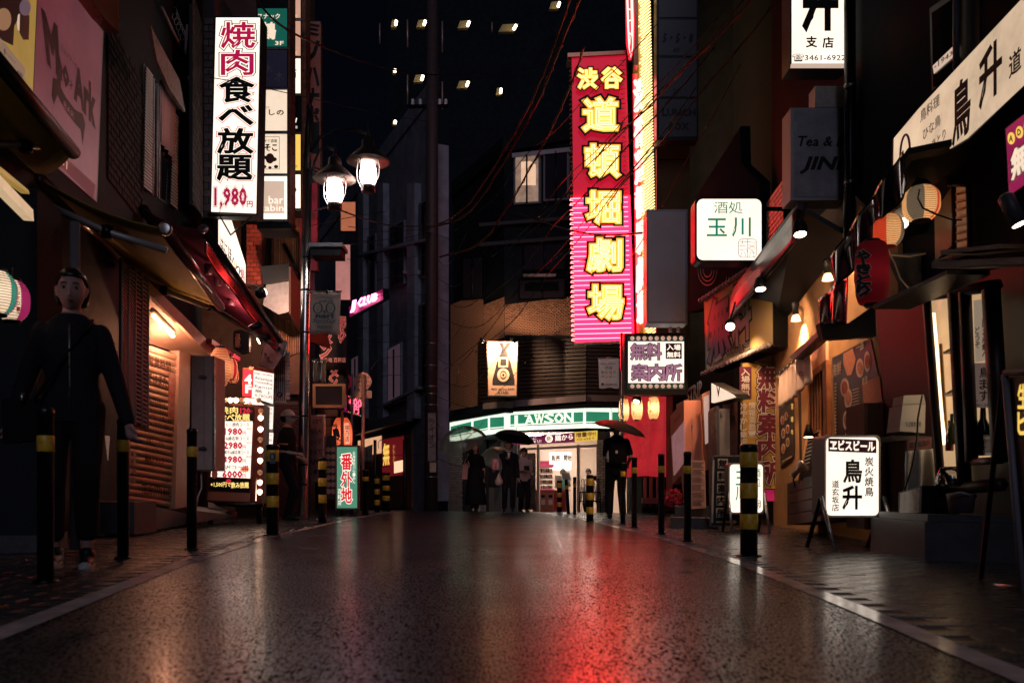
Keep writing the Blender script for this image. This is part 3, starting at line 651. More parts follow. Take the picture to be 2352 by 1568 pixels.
# ================================================================== LEFT SIDE, street level
PSH = Pl(252, 9.3, 412, 10.3)
sh = thing('roller_shutter', 'closed beige roller shutter with dark writing, lit orange from above', 'shutter', PSH.at(330, 1160))
SQ = [V((250, 762, 0)), V((412, 816, 0)), V((402, 1166, 0)), V((247, 1146, 0))]
slab('backing', PSH, [tuple(p)[:2] for p in SQ], .05, mat('shutter_gap', (.03, .02, .018), .8), sh, -.02)
SHM = mat('shutter_beige', (.42, .30, .22), .42, noise=.25, nscale=9)
def sq(a, b, x0=0, x1=1):
    e = lambda s, t: tuple(SQ[0].lerp(SQ[1], s).lerp(SQ[3].lerp(SQ[2], s), t))[:2]
    return [e(x0, a), e(x1, a), e(x1, b), e(x0, b)]
NSL = 24
for i in range(NSL):
    q = sq((i + .06) / NSL, (i + .94) / NSL); tl, tr, br, bl = [PSH.at(x, y) for x, y in q]; vs, fs = [], []
    for k in range(6):
        t = k / 5; d = .018 * math.sin(math.pi * (.12 + .76 * t))
        vs += [tl.lerp(bl, t) + PSH.n * d, tr.lerp(br, t) + PSH.n * d]
    fs = [(2 * k, 2 * k + 1, 2 * k + 3, 2 * k + 2) for k in range(5)]
    obj('slat', vs, fs, SHM, sh, True)
INKB = mat('faded_ink', (.05, .025, .022), .7)
for body, a, b, x0, x1 in (('営業時間', .06, .125, .57, .88), ('ではまた。', .165, .23, .56, .87), ('定休日のお知らせ', .33, .37, .56, .82), ('上記の日はお休みさせて', .385, .42, .54, .9), ('5000円以上お買い上げで', .425, .46, .54, .96), ('またのご来店をお待ちして', .47, .505, .53, .95), ('ご利用ありがとうございます', .52, .55, .53, .92), ('店長ミュージアム', .585, .62, .56, .82), ('パノーカバン', .64, .67, .54, .74), ('案内スタッフ', .69, .73, .54, .82), ('TEL03.3770.8102', .875, .935, .5, .94)):
    text(body, PSH, sq(a, b, x0, x1), INKB, sh, .022, .015, name='printed_line', kind='stuff')
slab('poster', PSH, sq(.13, .42, .86, .95), .002, mat('shutter_poster', (.35, .28, .26), .6, noise=.8, nscale=12, two=(.35, .06, .05)), sh, .023)
for i in range(4):
    for j in range(6): slab('paper_square', PSH, sq(.68 + i * .055, .715 + i * .055, .02 + j * .07, .065 + j * .07), .002, mat('paper_sq_%d' % ((i + j) % 3), ((.40, .33, .30), (.28, .22, .22), (.34, .25, .22))[(i + j) % 3], .7), sh, .022)
slab('side_rail', Pl(412, 10.28, 442, 10.6), [(412, 805), (438, 812), (432, 1163), (402, 1168)], .12, mat('beige_jamb', (.36, .26, .22), .55, noise=.2), sh, .02)
# lit soffit with tube lamp over the shutter
sf = thing('entrance_soffit', 'plywood soffit over the shutter, lit by a tube lamp', 'canopy', P(400, 740, 9.6))
hexa('board', [P(335, 655, 9.0), P(486, 820, 10.9), P(412, 812, 10.5), P(252, 758, 9.5)] + [p + V((0, 0, .05)) for p in (P(335, 655, 9.0), P(486, 820, 10.9), P(412, 812, 10.5), P(252, 758, 9.5))], mat('soffit_ply', (.40, .27, .20), .6, noise=.2, nscale=5), sf)
slab('fascia', Pl(335, 8.95, 486, 10.85), [(335, 640), (420, 722), (486, 790), (486, 822), (420, 752), (335, 668)], .04, mat('lit_plywood', (.42, .26, .19), .5, noise=.35, nscale=7), sf, .02)
tl = thing('tube_lamp', 'tube lamp under the soffit above the shutter', 'lamp', P(390, 745, 9.9))
tube('tube', [P(352, 724, 9.2), P(398, 772, 9.75)], .022, glow('sodium_tube', (1, .46, .20), 8), tl, 8); lamp('glow', 'POINT', P(388, 782, 9.85), 28, (1, .40, .22), tl, .06); tube('fixture', [P(350, 712, 9.22), P(398, 760, 9.78)], .03, WHITE, tl, 8)
# louvred hoarding in front of the shutter
PLV = Pl(280, 8.0, 343, 8.6)
lv = thing('louvred_door', 'narrow white louvred folding door half open before the roller shutter', 'door', PLV.at(310, 980))
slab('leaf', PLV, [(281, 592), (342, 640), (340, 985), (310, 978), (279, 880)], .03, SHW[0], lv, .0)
LVM = mat('louvre_white', (.46, .38, .37), .5)
for (xa, ya0, ya1, xb, yb0, yb1) in ((282, 600, 868, 296, 612, 900), (298, 614, 905, 311, 624, 968), (313, 626, 972, 326, 636, 977), (328, 640, 978, 340, 650, 983)):
    for i in range(34):
        a, b = (i + .1) / 34, (i + .55) / 34; L = lambda p, q, t: p + (q - p) * t
        slab('slat', PLV, [(xa, L(ya0, ya1, a)), (xb, L(yb0, yb1, a)), (xb, L(yb0, yb1, b)), (xa, L(ya0, ya1, b))], .012, LVM, lv, .02)
for x, y0, y1 in ((281, 592, 880), (297, 606, 905), (312, 618, 975), (327, 630, 978), (341, 645, 985)): tube('stile', [PLV.at(x, y0, .025), PLV.at(x - 1, y1, .025)], .009, LVM, lv, 6)
# beige utility cabinet
PCB = Fr(9.3); cb = thing('utility_cabinet', 'beige metal utility cabinet with two latched doors', 'cabinet', PCB.at(475, 1085))
CBM = mat('cabinet_beige', (.62, .44, .38), .5, noise=.2, nscale=6)
slab('body', PCB, rect(440, 817, 492, 1080), .35, CBM, cb, 0)
slab('side_panel', Pl(492, 9.3, 509, 9.6), [(492, 817), (508, 828), (501, 1072), (492, 1080)], .02, STEEL, cb, .004)
slab('door', PCB, rect(441, 819, 468, 1078), .012, CBM, cb, .014); slab('door', PCB, rect(470, 819, 491, 1078), .012, CBM, cb, .014)
for y in (865, 1030): slab('latch', PCB, [(456, y - 3), (468, y - 5), (474, y - 2), (474, y + 3), (456, y + 3)], .02, STEEL, cb, .035)
tube('cable', [P(462, 1083, 9.4), P(463, 1120, 9.35), P(455, 1140, 9.3), P(450, 1165, 9.3)], .008, WHITE, cb, 6)
# letterbox on a stone pier
pr = thing('stone_pier', 'grey stone pier between the shutter and dark doorway', 'pier', PSH.at(230, 1150))
slab('lower_block', Pl(210, 9.0, 250, 9.3), rect(208, 1080, 248, 1150), .3, CONC, pr, .01); slab('upper_block', Pl(210, 9.0, 250, 9.3), rect(208, 985, 250, 1078), .3, CONC, pr, .01)
lb = thing('letterbox', 'small steel letterbox fixed to the stone pier', 'letterbox', P(230, 1058, 8.8)); slab('body', Fr(8.85), [(218, 992), (240, 1000), (236, 1056), (214, 1045)], .12, STEEL, lb); slab('slot', Fr(8.85), [(225, 998), (238, 1002), (237, 1008), (224, 1004)], .01, BLK, lb, .006)
# steps and ramps
sp = thing('entrance_steps', 'stone steps with sloping side in front of the shutter', 'steps', P(330, 1205, 8.3))
STO = mat('step_stone', (.09, .095, .11), .55, noise=.4, nscale=8, bump=.3)
slab('side_wall', Pl(305, 8.0, 436, 10.4), [(308, 1152), (337, 1158), (440, 1182), (470, 1196), (378, 1212), (310, 1222)], .12, STO, sp, 0); slab('near_face', Fr(8.02), rect(205, 1152, 308, 1226), .5, STO, sp, .0)
rp = thing('step_ramp', 'low metal kerb ramp beside the price board', 'ramp', P(500, 1195, 10.2)); hexa('wedge', [P(438, 1200, 9.4), P(545, 1186, 11.6), P(545, 1176, 12.2), P(440, 1170, 10.4)] + [P(438, 1170, 9.4), P(545, 1184, 11.6), P(545, 1174, 12.2), P(440, 1160, 10.4)], STO, rp)
hexa('plate', [P(478, 1178, 10.6), P(540, 1172, 11.4), P(540, 1168, 12.0), P(478, 1164, 11.0)] + [P(478, 1164, 10.6), P(538, 1170, 11.4), P(538, 1165, 12.0), P(478, 1152, 11.0)], STO, rp)
# --- price board
PB = Fr(11.2); WB = glow('board_white', (1, .85, .72), 1.3); YB = glow('board_yellow', (1, .72, .22), 1.1)
pb = thing('price_board', 'lit all-you-can-eat price board with red prices on white', 'sign', PB.at(540, 1165))
slab('case', PB, [(478, 922), (606, 930), (601, 1155), (474, 1150)], .28, mat('red_brown_case', (.16, .05, .04), .35, .5), pb, -.005)
slab('black_header', PB, [(500, 930), (584, 934), (582, 970), (500, 970)], .01, BLK, pb, .006); slab('white_field', PB, [(498, 967), (580, 967), (574, 1098), (484, 1094)], .01, WB, pb, .010)
slab('black_footer', PB, [(482, 1097), (575, 1100), (573, 1130), (480, 1124)], .01, BLK, pb, .006); slab('kick_panel', PB, [(478, 1128), (574, 1132), (572, 1152), (476, 1148)], .008, mat('kick_panel', (.25, .14, .12), .5), pb, .006)
REDB = glow('board_red', (.62, .02, .06), .8)
chars('焼肉', PB, (505, 934, 548, 950), [(YB, .02, .016, None)], pb, False, .15); chars('食べ放題', PB, (503, 951, 574, 966), [(YB, .03, .016, None)], pb, False)
text('120', PB, (552, 937, 574, 949), REDB, pb, .018, .05); text('分', PB, (574, 941, 580, 948), REDB, pb, .018)
def price(y, head, num, extra=''):
    text(head, PB, (513 - y * .01, y, 576 - y * .004, y + 9), INK, pb, .016, .015, name='course_name', kind='stuff')
    text(num, PB, (516 - (y - 967) * .05, y + 13, 556, y + 28), REDB, pb, .019, .04, name='price', kind='stuff'); text('円', PB, (557, y + 20, 565, y + 29), REDB, pb, .018, .01)
    if extra: text(extra, PB, (566, y + 11, 577, y + 17), INK, pb, .016, kind='stuff')
price(970, 'とくとく焼肉コース', '1980', '90分'); price(1002, '和牛&縁名物コース', '2980', '100分'); price(1034, '厳選和牛&縁名物コース', '3980', '85品'); price(1068, '贅沢コース', '6000')
star = []
for i in range(24): a = 2 * math.pi * i / 24; r = 11 if i % 2 else 7; star.append((562 + r * math.cos(a) * 1.1, 1077 + r * .8 * math.sin(a)))
slab('starburst', PB, star, .004, REDB, pb, .018); text('全メニュー', PB, (552, 1071, 572, 1076), YB, pb, .022, kind='stuff'); text('100品以上', PB, (553, 1078, 572, 1084), YB, pb, .022, kind='stuff')
text('+1,500円で', PB, (484, 1107, 530, 1118), YB, pb, .016, .02, kind='stuff'); text('飲み放題', PB, (531, 1107, 571, 1120), YB, pb, .016, .03, kind='stuff'); slab('round_badge', PB, ell(525, 1104, 6, 4.5, 16), .003, REDB, pb, .018)
for y in (975, 1012, 1045, 1080): slab('meat_picture', PB, ell(502 - (y - 967) * .08, y + 8, 7, 11, 14), .003, mat('meat_print', (.5, .06, .06), .5, noise=.8, nscale=40, two=(.7, .5, .4)), pb, .014)
for i in range(7):
    c = PB.at(516 + i * 13, 920, .06); lathe('bulb', c, [(.008, -.03), (.03, -.01), (.036, .012), (.028, .032), (.008, .04)], glow('bulb_on', (1, .62, .40), 7) if i % 3 else mat('bulb_off', (.62, .36, .24), .25, emit=(.6, .25, .12), es=.3), pb, 10)
tube('foot_rail', [P(478, 1156, 11.2), P(604, 1160, 11.2)], .03, DK, pb, 6)
for x in (484, 596): tube('leg', [P(x, 1150, 11.3), V((P(x, 1150, 11.3).x, 11.3, gz(-4, 11.3)))], .035, DK, pb, 6)
# --- directory column with bulbs
PD_ = Pl(604, 11.3, 629, 11.9)
dr = thing('tenant_directory', 'white lit directory column of tenant names edged with bulbs', 'sign', PD_.at(615, 1125))
slab('bulb_strip', Pl(590, 11.25, 606, 11.35), [(592, 918), (607, 930), (604, 1150), (588, 1150)], .1, mat('lit_strip', (.75, .6, .5), .4, emit=(1, .74, .56), es=2.0), dr, .03)
for i, y in enumerate((945, 960, 986, 1010, 1034, 1058, 1085, 1108, 1130)):
    lathe('bulb', P(599 - i * .3, y, 11.2), [(.008, -.035), (.032, -.01), (.036, .012), (.028, .03), (.006, .038)], glow('bulb_on', (1, .62, .40), 7) if i % 3 else mat('bulb_off', (.62, .36, .24), .25), dr, 10)
slab('column_case', PD_, [(604, 925), (630, 932), (622, 1122), (600, 1118)], .25, STEEL, dr, -.01)
for (ya, yb, rows) in ((932, 985, ('  り', ' 都蕗', ' ック', 'POT', 'トゥー')), (992, 1052, ('ソートTM', 'ワ 胡蝶', 'ソート', 'CHICKEN', ' 水')), (1058, 1112, ('よこし', ' せ ', '酒場あそこ', ' 真 ', 'cabin'))):
    slab('panel', PD_, [(606, ya), (628, ya + 2), (626 - (ya - 932) * .03, yb), (604 - (ya - 932) * .02, yb - 1)], .006, WB, dr, .004)
    for i, r_ in enumerate(rows):
        y = ya + 3 + i * (yb - ya - 4) / 5; text(r_.strip(), PD_, [(608 if len(r_.strip()) > 2 else 614, y), (625, y + 1), (625, y + 8), (608 if len(r_.strip()) > 2 else 614, y + 7)], INK, dr, .008, kind='stuff')
# --- 4F cube
PF = Fr(11.0); PFS = Pl(582, 11.0, 628, 11.7)
fc = thing('floor_sign', 'red and white lit cube sign reading 4F with a list of bars', 'sign', PF.at(590, 918))
slab('red_face', PF, [(558, 847), (582, 847), (582, 912), (557, 909)], .02, glow('lit_scarlet', (1, .035, .06), 1.1), fc, .004)
slab('white_face', PFS, [(583, 849), (629, 858), (627, 927), (582, 913)], .02, WB, fc, .004)
hexa('core', [PF.at(556, 913), PF.at(582, 915), PFS.at(630, 930), P(600, 930, 12.2)] + [PF.at(556, 844), PF.at(582, 844), PFS.at(630, 854), P(600, 858, 12.2)], COPPER, fc)
text('4', PF, (563, 861, 577, 880), WB, fc, .010, .05); text('F', PF, (565, 884, 576, 901), WB, fc, .010, .06)
for i, r_ in enumerate(('bar tryke', 'Anastasia', 'TumbleBug', 'Egoist', '最 上', 'A-TROUPE')):
    y = 853 + i * 10; text(r_, PFS, [(585, y), (626, y + 6), (626, y + 14), (585, y + 7)], INK, fc, .010, .005, kind='stuff')
slab('cap_strip', PFS, [(582, 842), (630, 851), (630, 858), (582, 849)], .06, COPPER, fc, .02)
# --- striped restaurant sign with studs
PG = Fr(12.6); ge = thing('striped_sign', 'striped restaurant sign with a strip of round studs', 'sign', PG.at(640, 925))
slab('panel', PG, [(628, 800), (656, 802), (656, 925), (628, 925)], .06, mat('striped_base', (.52, .42, .36), .5), ge, .0)
for i in range(6): slab('stripe', PG, rect(630 + i * 4.4, 803, 632 + i * 4.4, 920), .002, mat('stripe_brown', (.10, .04, .03), .6), ge, .005)
text('GOLDEN', PG, (625, 851, 651, 860), INK, ge, .010, .01, kind='stuff'); text('EAGLE', PG, (628, 866, 653, 875), INK, ge, .010, .01, kind='stuff'); text('shop', PG, (625, 885, 640, 892), INK, ge, .010, kind='stuff')
slab('floor_badge', PG, ell(642, 906, 6.5, 6.5, 18), .002, INK, ge, .008); text('2F', PG, (638, 903, 645, 909), WHITE, ge, .012)
for i in range(13): lathe('stud', PG.at(661, 812 + i * 8.6, .03), [(.012, 0), (.034, .012), (.034, .035), (.02, .045)], mat('stud_white', (.6, .45, .38), .35), ge, 8, V((.4, -1, 0)))
# slanted grey hanging sign
sg = lightbox('hanging_sign', 'tilted grey advert board hanging under the purple awning', Fr(12.2), [(606, 796), (618, 775), (660, 785), (650, 815), (628, 848), (596, 838)], mat('ad_board', (.22, .20, .20), .5, noise=.6, nscale=7), .05, 1)
for i, r_ in enumerate(('18', '218', 'LIKS')): text(r_, Fr(12.2), [(566 + 36 + i * 6, 806 + i * 9), (614 + i * 6, 812 + i * 9), (612 + i * 6, 818 + i * 9), (600 + i * 6, 812 + i * 9)], INK, sg, .012, .02, kind='stuff')
# lanterns of the meat restaurant
LANP = paper('lantern_paper', (.85, .50, .36)); LANR = paper('lantern_red', (.6, .03, .06))
lantern('paper_lantern', 'pale paper lantern beside the utility cabinet, nearest of three', P(506, 843, 10.2), .115, .44, LANP, ribs=14)
lantern('paper_lantern', 'middle paper lantern with red band beside the utility cabinet', P(530, 847, 10.9), .085, .26, LANP, mats=[LANP, LANR], cols=[0, 0, 0, 1, 1, 0], ribs=10)
lantern('paper_lantern', 'farthest round paper lantern before the price board', P(536, 861, 11.4), .07, .22, LANP, mats=[LANP, LANR], cols=[0, 0, 0, 0, 1, 1], ribs=10)
# hanging wooden name board
nb = thing('name_board', 'black hanging name board with carved characters above the lanterns', 'sign', P(560, 808, 11.4)); slab('board', Fr(11.4), [(536, 760), (553, 756), (572, 764), (572, 808), (553, 812), (536, 800)], .08, BLK, nb); text('縁', Fr(11.4), (540, 766, 552, 798), LANP, nb, .012, .02)
slab('red_rail', Pl(487, 10.6, 555, 11.8), [(487, 778), (553, 822), (553, 830), (487, 790)], .1, mat('red_rail', (.2, .012, .03), .35), nb)
# near left pair of striped lanterns and dark pillar
SM = [paper('lantern_white', (.82, .74, .66)), paper('lantern_purple', (.28, .02, .14)), paper('lantern_teal', (.03, .24, .22))]
for nm, c, lab in ((0, P(27, 690, 5.0), 'white lantern with purple and green stripes, lower of the pair by the left pillar'), (1, P(-6, 672, 4.7), 'striped lantern cut by the picture edge, upper of the pair')):
    l_ = lantern('striped_lantern', lab, c, .095, .235, SM[0], mats=SM, cols=[2, 2, 2, 0, 0, 0, 0, 0, 0, 0, 1, 1, 1, 1, 0, 0, 0, 2, 2, 2, 0, 0, 2, 2] if nm == 0 else [0, 0, 0, 0, 0, 0, 0, 0, 0, 0, 0, 2, 2, 1, 1, 0, 0, 0, 0, 0, 0, 0, 0, 0], ribs=16, squash=1.2, watt=1.6, tone=(1, .8, .6))
    if nm == 0: column('アサヒビール', Fr(4.88), (38, 672, 46, 722), REDP, l_, .0, .02)
pl_ = thing('dark_pillar', 'dark grey pillar behind the striped lanterns', 'pillar', G(-3.55, 6.1)); box('shaft', G(-3.60, 6.1), .5, .6, 2.5, mat('pillar_grey', (.028, .034, .042), .8, spec=.05), pl_, (-.18, 1, 0)); box('plinth', G(-3.60, 6.1), .56, .66, .12, STO, pl_, (-.18, 1, 0))
tube('downpipe', [G(-3.05, 6.0) + V((0, 0, .02)), G(-3.05, 6.0) + V((0, 0, 2.3))], .035, mat('pipe_grey', (.12, .11, .13), .5), pl_, 8)
# ================================================================== LAMP POST AND MID LEFT
D0 = 13.4; DL = 12.5; pb0 = P(694, 1183, D0); pb0.z = gz(pb0.x, D0)
lp = thing('lamp_post', 'chrome lamp post with two lit hurricane-style street lamps', 'street lamp', pb0)
tp = P(706, 392, D0); tube('shaft', [pb0, pb0.lerp(tp, .5), tp], .075, CHROME, lp, 20)
for y in (1060, 1105, 950, 760, 664, 590): c = pb0.lerp(tp, (1183 - y) / (1183 - 392)); lathe('collar', c, [(.079, -.012), (.081, 0), (.079, .012)], DK, lp, 20)
tube('upper_shaft', [tp, P(708, 300, D0), P(712, 255, D0)], [.06, .05, .04], BLK, lp, 12); lathe('finial', P(712, 262, D0), [(.05, 0), (.03, .06), (.055, .1), (.02, .16), (.012, .28), (.004, .34)], BLK, lp, 12)
def arc(a, b, h, n=14): return [V(a).lerp(V(b), i / n) + V((0, 0, h * math.sin(math.pi * i / n))) for i in range(n + 1)]
tube('arm', [P(716, 420, D0), P(722, 372, D0), P(735, 345, D0), P(752, 338, D0), P(769, 345, 12.9), P(769, 372, DL)], .022, BLK, lp, 8)
tube('arm', [P(714, 350, D0), P(735, 315, D0), P(770, 300, D0), P(815, 298, D0), P(846, 308, 12.9), P(846, 335, DL)], .026, BLK, lp, 8)
tube('scroll', [P(722, 372, D0) + V((.12 * math.cos(a) * (1 - a / 14), 0, .12 * math.sin(a) * (1 - a / 14) - .2)) for a in [i * .5 for i in range(18)]], .014, BLK, lp, 6)
GLB = glow('lamp_globe', (1, .80, .74), 26)
for cx, cy_ in ((769, 412), (845.5, 371)):
    c = P(cx, cy_, DL)
    lathe('hood', c, [(.05, .33), (.09, .30), (.10, .20), (.17, .14), (.31, 0), (.315, -.01), (.30, -.005), (.16, .12), (.05, .13)], mat('lamp_hood', (.035, .02, .018), .35, .4), lp, 28)
    lathe('hood_lining', c + V((0, 0, -.004)), [(.298, -.004), (.155, .112), (.04, .118)], mat('hood_lining', (.55, .42, .36), .6), lp, 28)
    lathe('globe', c + V((0, 0, -.36)), [(.07, 0), (.10, .05), (.125, .14), (.12, .24), (.09, .33), (.04, .38)], GLB, lp, 20)
    lathe('burner', c + V((0, 0, -.45)), [(.085, 0), (.105, .01), (.105, .07), (.095, .10), (.08, .11)], mat('lamp_burner', (.05, .03, .03), .35, .6), lp, 20)
    for k in range(4):
        a = R(45 + 90 * k + 20); u = V((math.cos(a), math.sin(a), 0))
        tube('cage_wire', [c + u * r + V((0, 0, z)) for r, z in ((.17, .10), (.185, 0), (.20, -.12), (.19, -.24), (.12, -.36), (.10, -.43))], .008, STEEL, lp, 6)
    lathe('top_spike', c + V((0, 0, .32)), [(.03, 0), (.02, .1), (.008, .3)], BLK, lp, 8)
# roof box and banner on the post
rb = thing('bracket_box', 'small dark box bracketed to the chrome post', 'box', P(748, 585, 13.2)); slab('body', Fr(13.2), rect(713, 566, 783, 586), .35, BLK, rb); slab('lid', Fr(13.2), rect(709, 557, 787, 566), .42, GREYP, rb, .04)
BN = Fr(13.1); ban = thing('event_banner', 'cream event banner with two round faces and Sunday lettering', 'banner', BN.at(746, 768))
cloth('cloth', BN, [(713, 671), (783, 671), (780, 767), (710, 766)], mat('cream_cloth', (.50, .41, .34), .8, noise=.1, nscale=4), ban, 10, 8, .012, 0, 1)
tube('rod', [BN.at(708, 670, .03), BN.at(785, 669, .03)], .012, STEEL, ban, 6); lathe('hook', BN.at(752, 672, .03), [(.02, 0), (.02, .05)], BLK, ban, 8)
TEAL = mat('teal_print', (.012, .10, .115), .6)
def ring(pl, cx, cy_, ro, rx_, m, parent, off, name='printed_ring', n=28):
    o_, i_ = ell(cx, cy_, ro, ro * 1.1, n), ell(cx, cy_, rx_, rx_ * 1.35, n); vs = [pl.at(x, y, off) for x, y in o_ + i_]
    return obj(name, vs, [(k, (k + 1) % n, n + (k + 1) % n, n + k) for k in range(n)], m, parent)
for cx in (730, 759): ring(BN, cx, 707, 11.5, 8.2, TEAL, ban, .03); ring(BN, cx, 711, 2, 1.1, TEAL, ban, .03, 'printed_mouth', 12)
for x, y in ((727, 705), (733, 705), (756, 705), (762, 705)): slab('printed_eye', BN, ell(x, y, 1, 1, 8), .001, TEAL, ban, .03)
text('t', BN, (742, 712, 748, 720), TEAL, ban, .03, .03); text('nari', BN, (726, 720, 765, 729), TEAL, ban, .03, .05, kind='stuff'); text('Sunday', BN, (716, 731, 772, 743), TEAL, ban, .03, .005, shear=.35, kind='stuff')
text('SHIBUYA', BN, (733, 689, 766, 694), TEAL, ban, .03, .02, kind='stuff'); text('渋谷おとなりサンデー', BN, (726, 741, 763, 745), TEAL, ban, .03, kind='stuff')
for i in range(3): slab('printed_rule', BN, rect(727 + i, 747 + i * 2.2, 764 - i, 748 + i * 2.2), .001, TEAL, ban, .03)
for s, y0 in ((-1, 688), (1, 758)):
    tube('printed_garland', [BN.at(724 + k * 2, y0 + s * 5 * math.sin(math.pi * k / 20) - abs(math.sin(k * 1.05)) * 2, .03) for k in range(21)], .003, TEAL, ban, 4)
# silver sheet, dark screen, poles and road signs
ss = thing('foil_sheet', 'crumpled silver plastic sheet beside the post', 'sheet', P(732, 878, 14.2)); cloth('sheet', Fr(14.2), [(716, 826), (749, 828), (748, 878), (719, 878)], mat('foil', (.6, .52, .45), .22, .8), ss, 12, 8, .04, 0, 1.7)
tube('rod', [P(714, 825, 14.2), P(752, 827, 14.2)], .01, STEEL, ss, 6)
sc_ = lightbox('information_screen', 'switched-off information screen in a bronze frame', Fr(15.55), rrect(724, 887, 787, 929, 2), mat('dead_screen', (.012, .011, .016), .25), .14, 5, mat('bronze_frame', (.42, .25, .16), .3, .8))
for p_ in (rect(718, 881, 793, 887), rect(718, 929, 793, 936)): slab('frame_rail', Fr(15.55), p_, .05, mat('bronze_frame', (.42, .25, .16), .3, .8), sc_, .03)
for p_ in (rect(718, 887, 725, 929), rect(786, 887, 793, 929)): slab('frame_stile', Fr(15.55), p_, .05, mat('bronze_frame', (.42, .25, .16), .3, .8), sc_, .03)
q_ = P(786, 936, 15.62); tube('pole', [q_, V((q_.x, q_.y, gz(q_.x, q_.y)))], .028, mat('brown_pole', (.22, .09, .06), .4, .4), sc_, 10)
RS = Fr(16.3); q_ = RS.at(833, 856); rs = thing('road_sign', 'round no-parking sign with red ring and blue field', 'road sign', V((RS.at(788, 875).x, 16.3, gz(-3, 16.3))))
slab('disc', RS, ell(789, 876, 20, 20, 32), .01, mat('sign_red', (.30, .010, .03), .35, emit=(.2, .008, .02), es=.25), rs, 0); slab('blue_field', RS, ell(789, 876, 14.5, 14.5, 28), .004, mat('sign_blue', (.01, .05, .06), .35), rs, .008); slab('slash', RS, [(778, 867), (781, 864), (801, 884), (798, 887)], .004, mat('sign_red', (.3, .01, .03)), rs, .014)
b_ = RS.at(808, 876, -.04); tube('pole', [V((b_.x, b_.y, 0)), b_ + V((0, 0, .15))], .025, GREYP, rs, 8)
bs = thing('road_sign', 'back of a round road sign with plate below, pinkish metal', 'road sign', V((RS.at(833, 876).x, 16.2, gz(-2.7, 16.2))))
SGB = mat('sign_back', (.46, .25, .18), .4, .5, noise=.15)
slab('disc', RS, ell(833, 876, 20.5, 20.5, 32), .01, SGB, bs, .05); slab('plate', RS, rrect(811, 897, 854, 914, 2), .01, SGB, bs, .05)
for y in (866, 876, 886): slab('stiffener', RS, rect(817, y - 1, 850, y + 1), .012, mat('stiffener', (.25, .13, .10), .5, .4), bs, .064)
b_ = RS.at(834, 858, .12); tube('pole', [V((b_.x, b_.y, gz(b_.x, b_.y))), b_], .03, mat('pink_pole', (.60, .34, .25), .35, .5), bs, 10)
# LED price sign
PLE = Pl(797, 16.6, 837, 17.2); le = lightbox('led_sign', 'black LED sign showing 600 yen in red dots', PLE, [(799, 907), (836, 917), (834, 957), (797, 945)], mat('led_black', (.006, .004, .008), .3), .12, 2, mat('led_frame', (.35, .2, .25), .35, .6))
LEDR = glow('led_red', (1, .06, .10), 5); LEDG = glow('led_green', (.2, 1, .4), 1.5)
def dots(body, pl, q, m, parent, nx, ny, off=.02, r=.011):
    """LED dots wherever the character covers a cell"""
    co, fs = glyph(body); x0, y0, x1, y1 = bbox(body); tr = [(co[f[0]], co[f[1]], co[f[2]]) for f in fs if len(f) == 3]
    tl, t_r, br, bl = quad(q); acc = [], []
    for j in range(ny):
        for i in range(nx):
            s, t = (i + .5) / nx, (j + .5) / ny; px, py = x0 + s * (x1 - x0), y1 - t * (y1 - y0)
            for a, b, c in tr:
                d1 = (px - b[0]) * (a[1] - b[1]) - (a[0] - b[0]) * (py - b[1]); d2 = (px - c[0]) * (b[1] - c[1]) - (b[0] - c[0]) * (py - c[1]); d3 = (px - a[0]) * (c[1] - a[1]) - (c[0] - a[0]) * (py - a[1])
                if (d1 >= 0) == (d2 >= 0) == (d3 >= 0):
                    X = tl[0] + (t_r[0] - tl[0]) * s + (bl[0] - tl[0]) * t; Y = tl[1] + (t_r[1] - tl[1]) * s + (bl[1] - tl[1]) * t
                    acc = join(acc, lathev(pl.at(X, Y, off), [(r, 0), (r * .6, .006)], 6, pl.n)); break
    o = obj('led_digits', acc[0], acc[1], m, parent, kind='stuff')
dots('600', PLE, [(803, 912), (830, 920), (830, 934), (803, 927)], LEDR, le, 20, 12); dots('円', PLE, [(813, 931), (824, 934), (824, 950), (813, 947)], LEDR, le, 9, 10)
for i in range(9): lathe('border_led', PLE.at(801 + i * 4, 910 + i * 1.1, .012), [(.008, 0), (.005, .005)], LEDG if i % 2 else LEDR, le, 6, PLE.n); lathe('border_led', PLE.at(800 + i * 4, 945 + i * 1.3, .012), [(.008, 0), (.005, .005)], LEDG if i % 2 else LEDR, le, 6, PLE.n)
slab('purple_side', Pl(785, 16.0, 798, 16.7), [(786, 896), (798, 908), (797, 948), (786, 925)], .1, mat('purple_side', (.18, .01, .10), .4, emit=(.3, .01, .15), es=.3), le, 0)
# red ramen lantern, green sign, menu poster, ramen banners
rl = lantern('ramen_lantern', 'big glowing orange ramen lantern behind the brown pole', P(786, 1000, 16.1), .187, .66, paper('lantern_orange', (.85, .30, .17)), ribs=20, watt=1.6, tone=(1, .55, .35))
column('ラーメン', Fr(15.9), [(763, 975), (774, 972), (787, 1030), (770, 1025)], INK, rl, 0, .03); slab('name_frame', Fr(15.905), [(790, 972), (801, 970), (804, 1018), (793, 1020)], .002, mat('lantern_card', (.7, .3, .2), .6, emit=(1, .35, .2), es=1.0), rl, 0); column('味乃店', Fr(15.9), (793, 975, 802, 1014), INK, rl, .003, .01)
PGN = Fr(15.2); gs = lightbox('standing_sign', 'green lit standing sign with red characters outlined white', PGN, rect(774, 1026, 820, 1166), glow('lit_jade', (.085, .27, .175), 1.0, .3, 3), .16, 4, mat('sign_wood', (.22, .09, .06), .5))
for ch, y0, y1 in (('番', 1042, 1078), ('外', 1083, 1116), ('地', 1119, 1154)): chars(ch, PGN, (784, y0, 808, y1), [(glow('jade_red', (.75, .02, .03), .9), .03, .018, None), (WB, .075, .011, 'white_outline')], gs, gap=0)
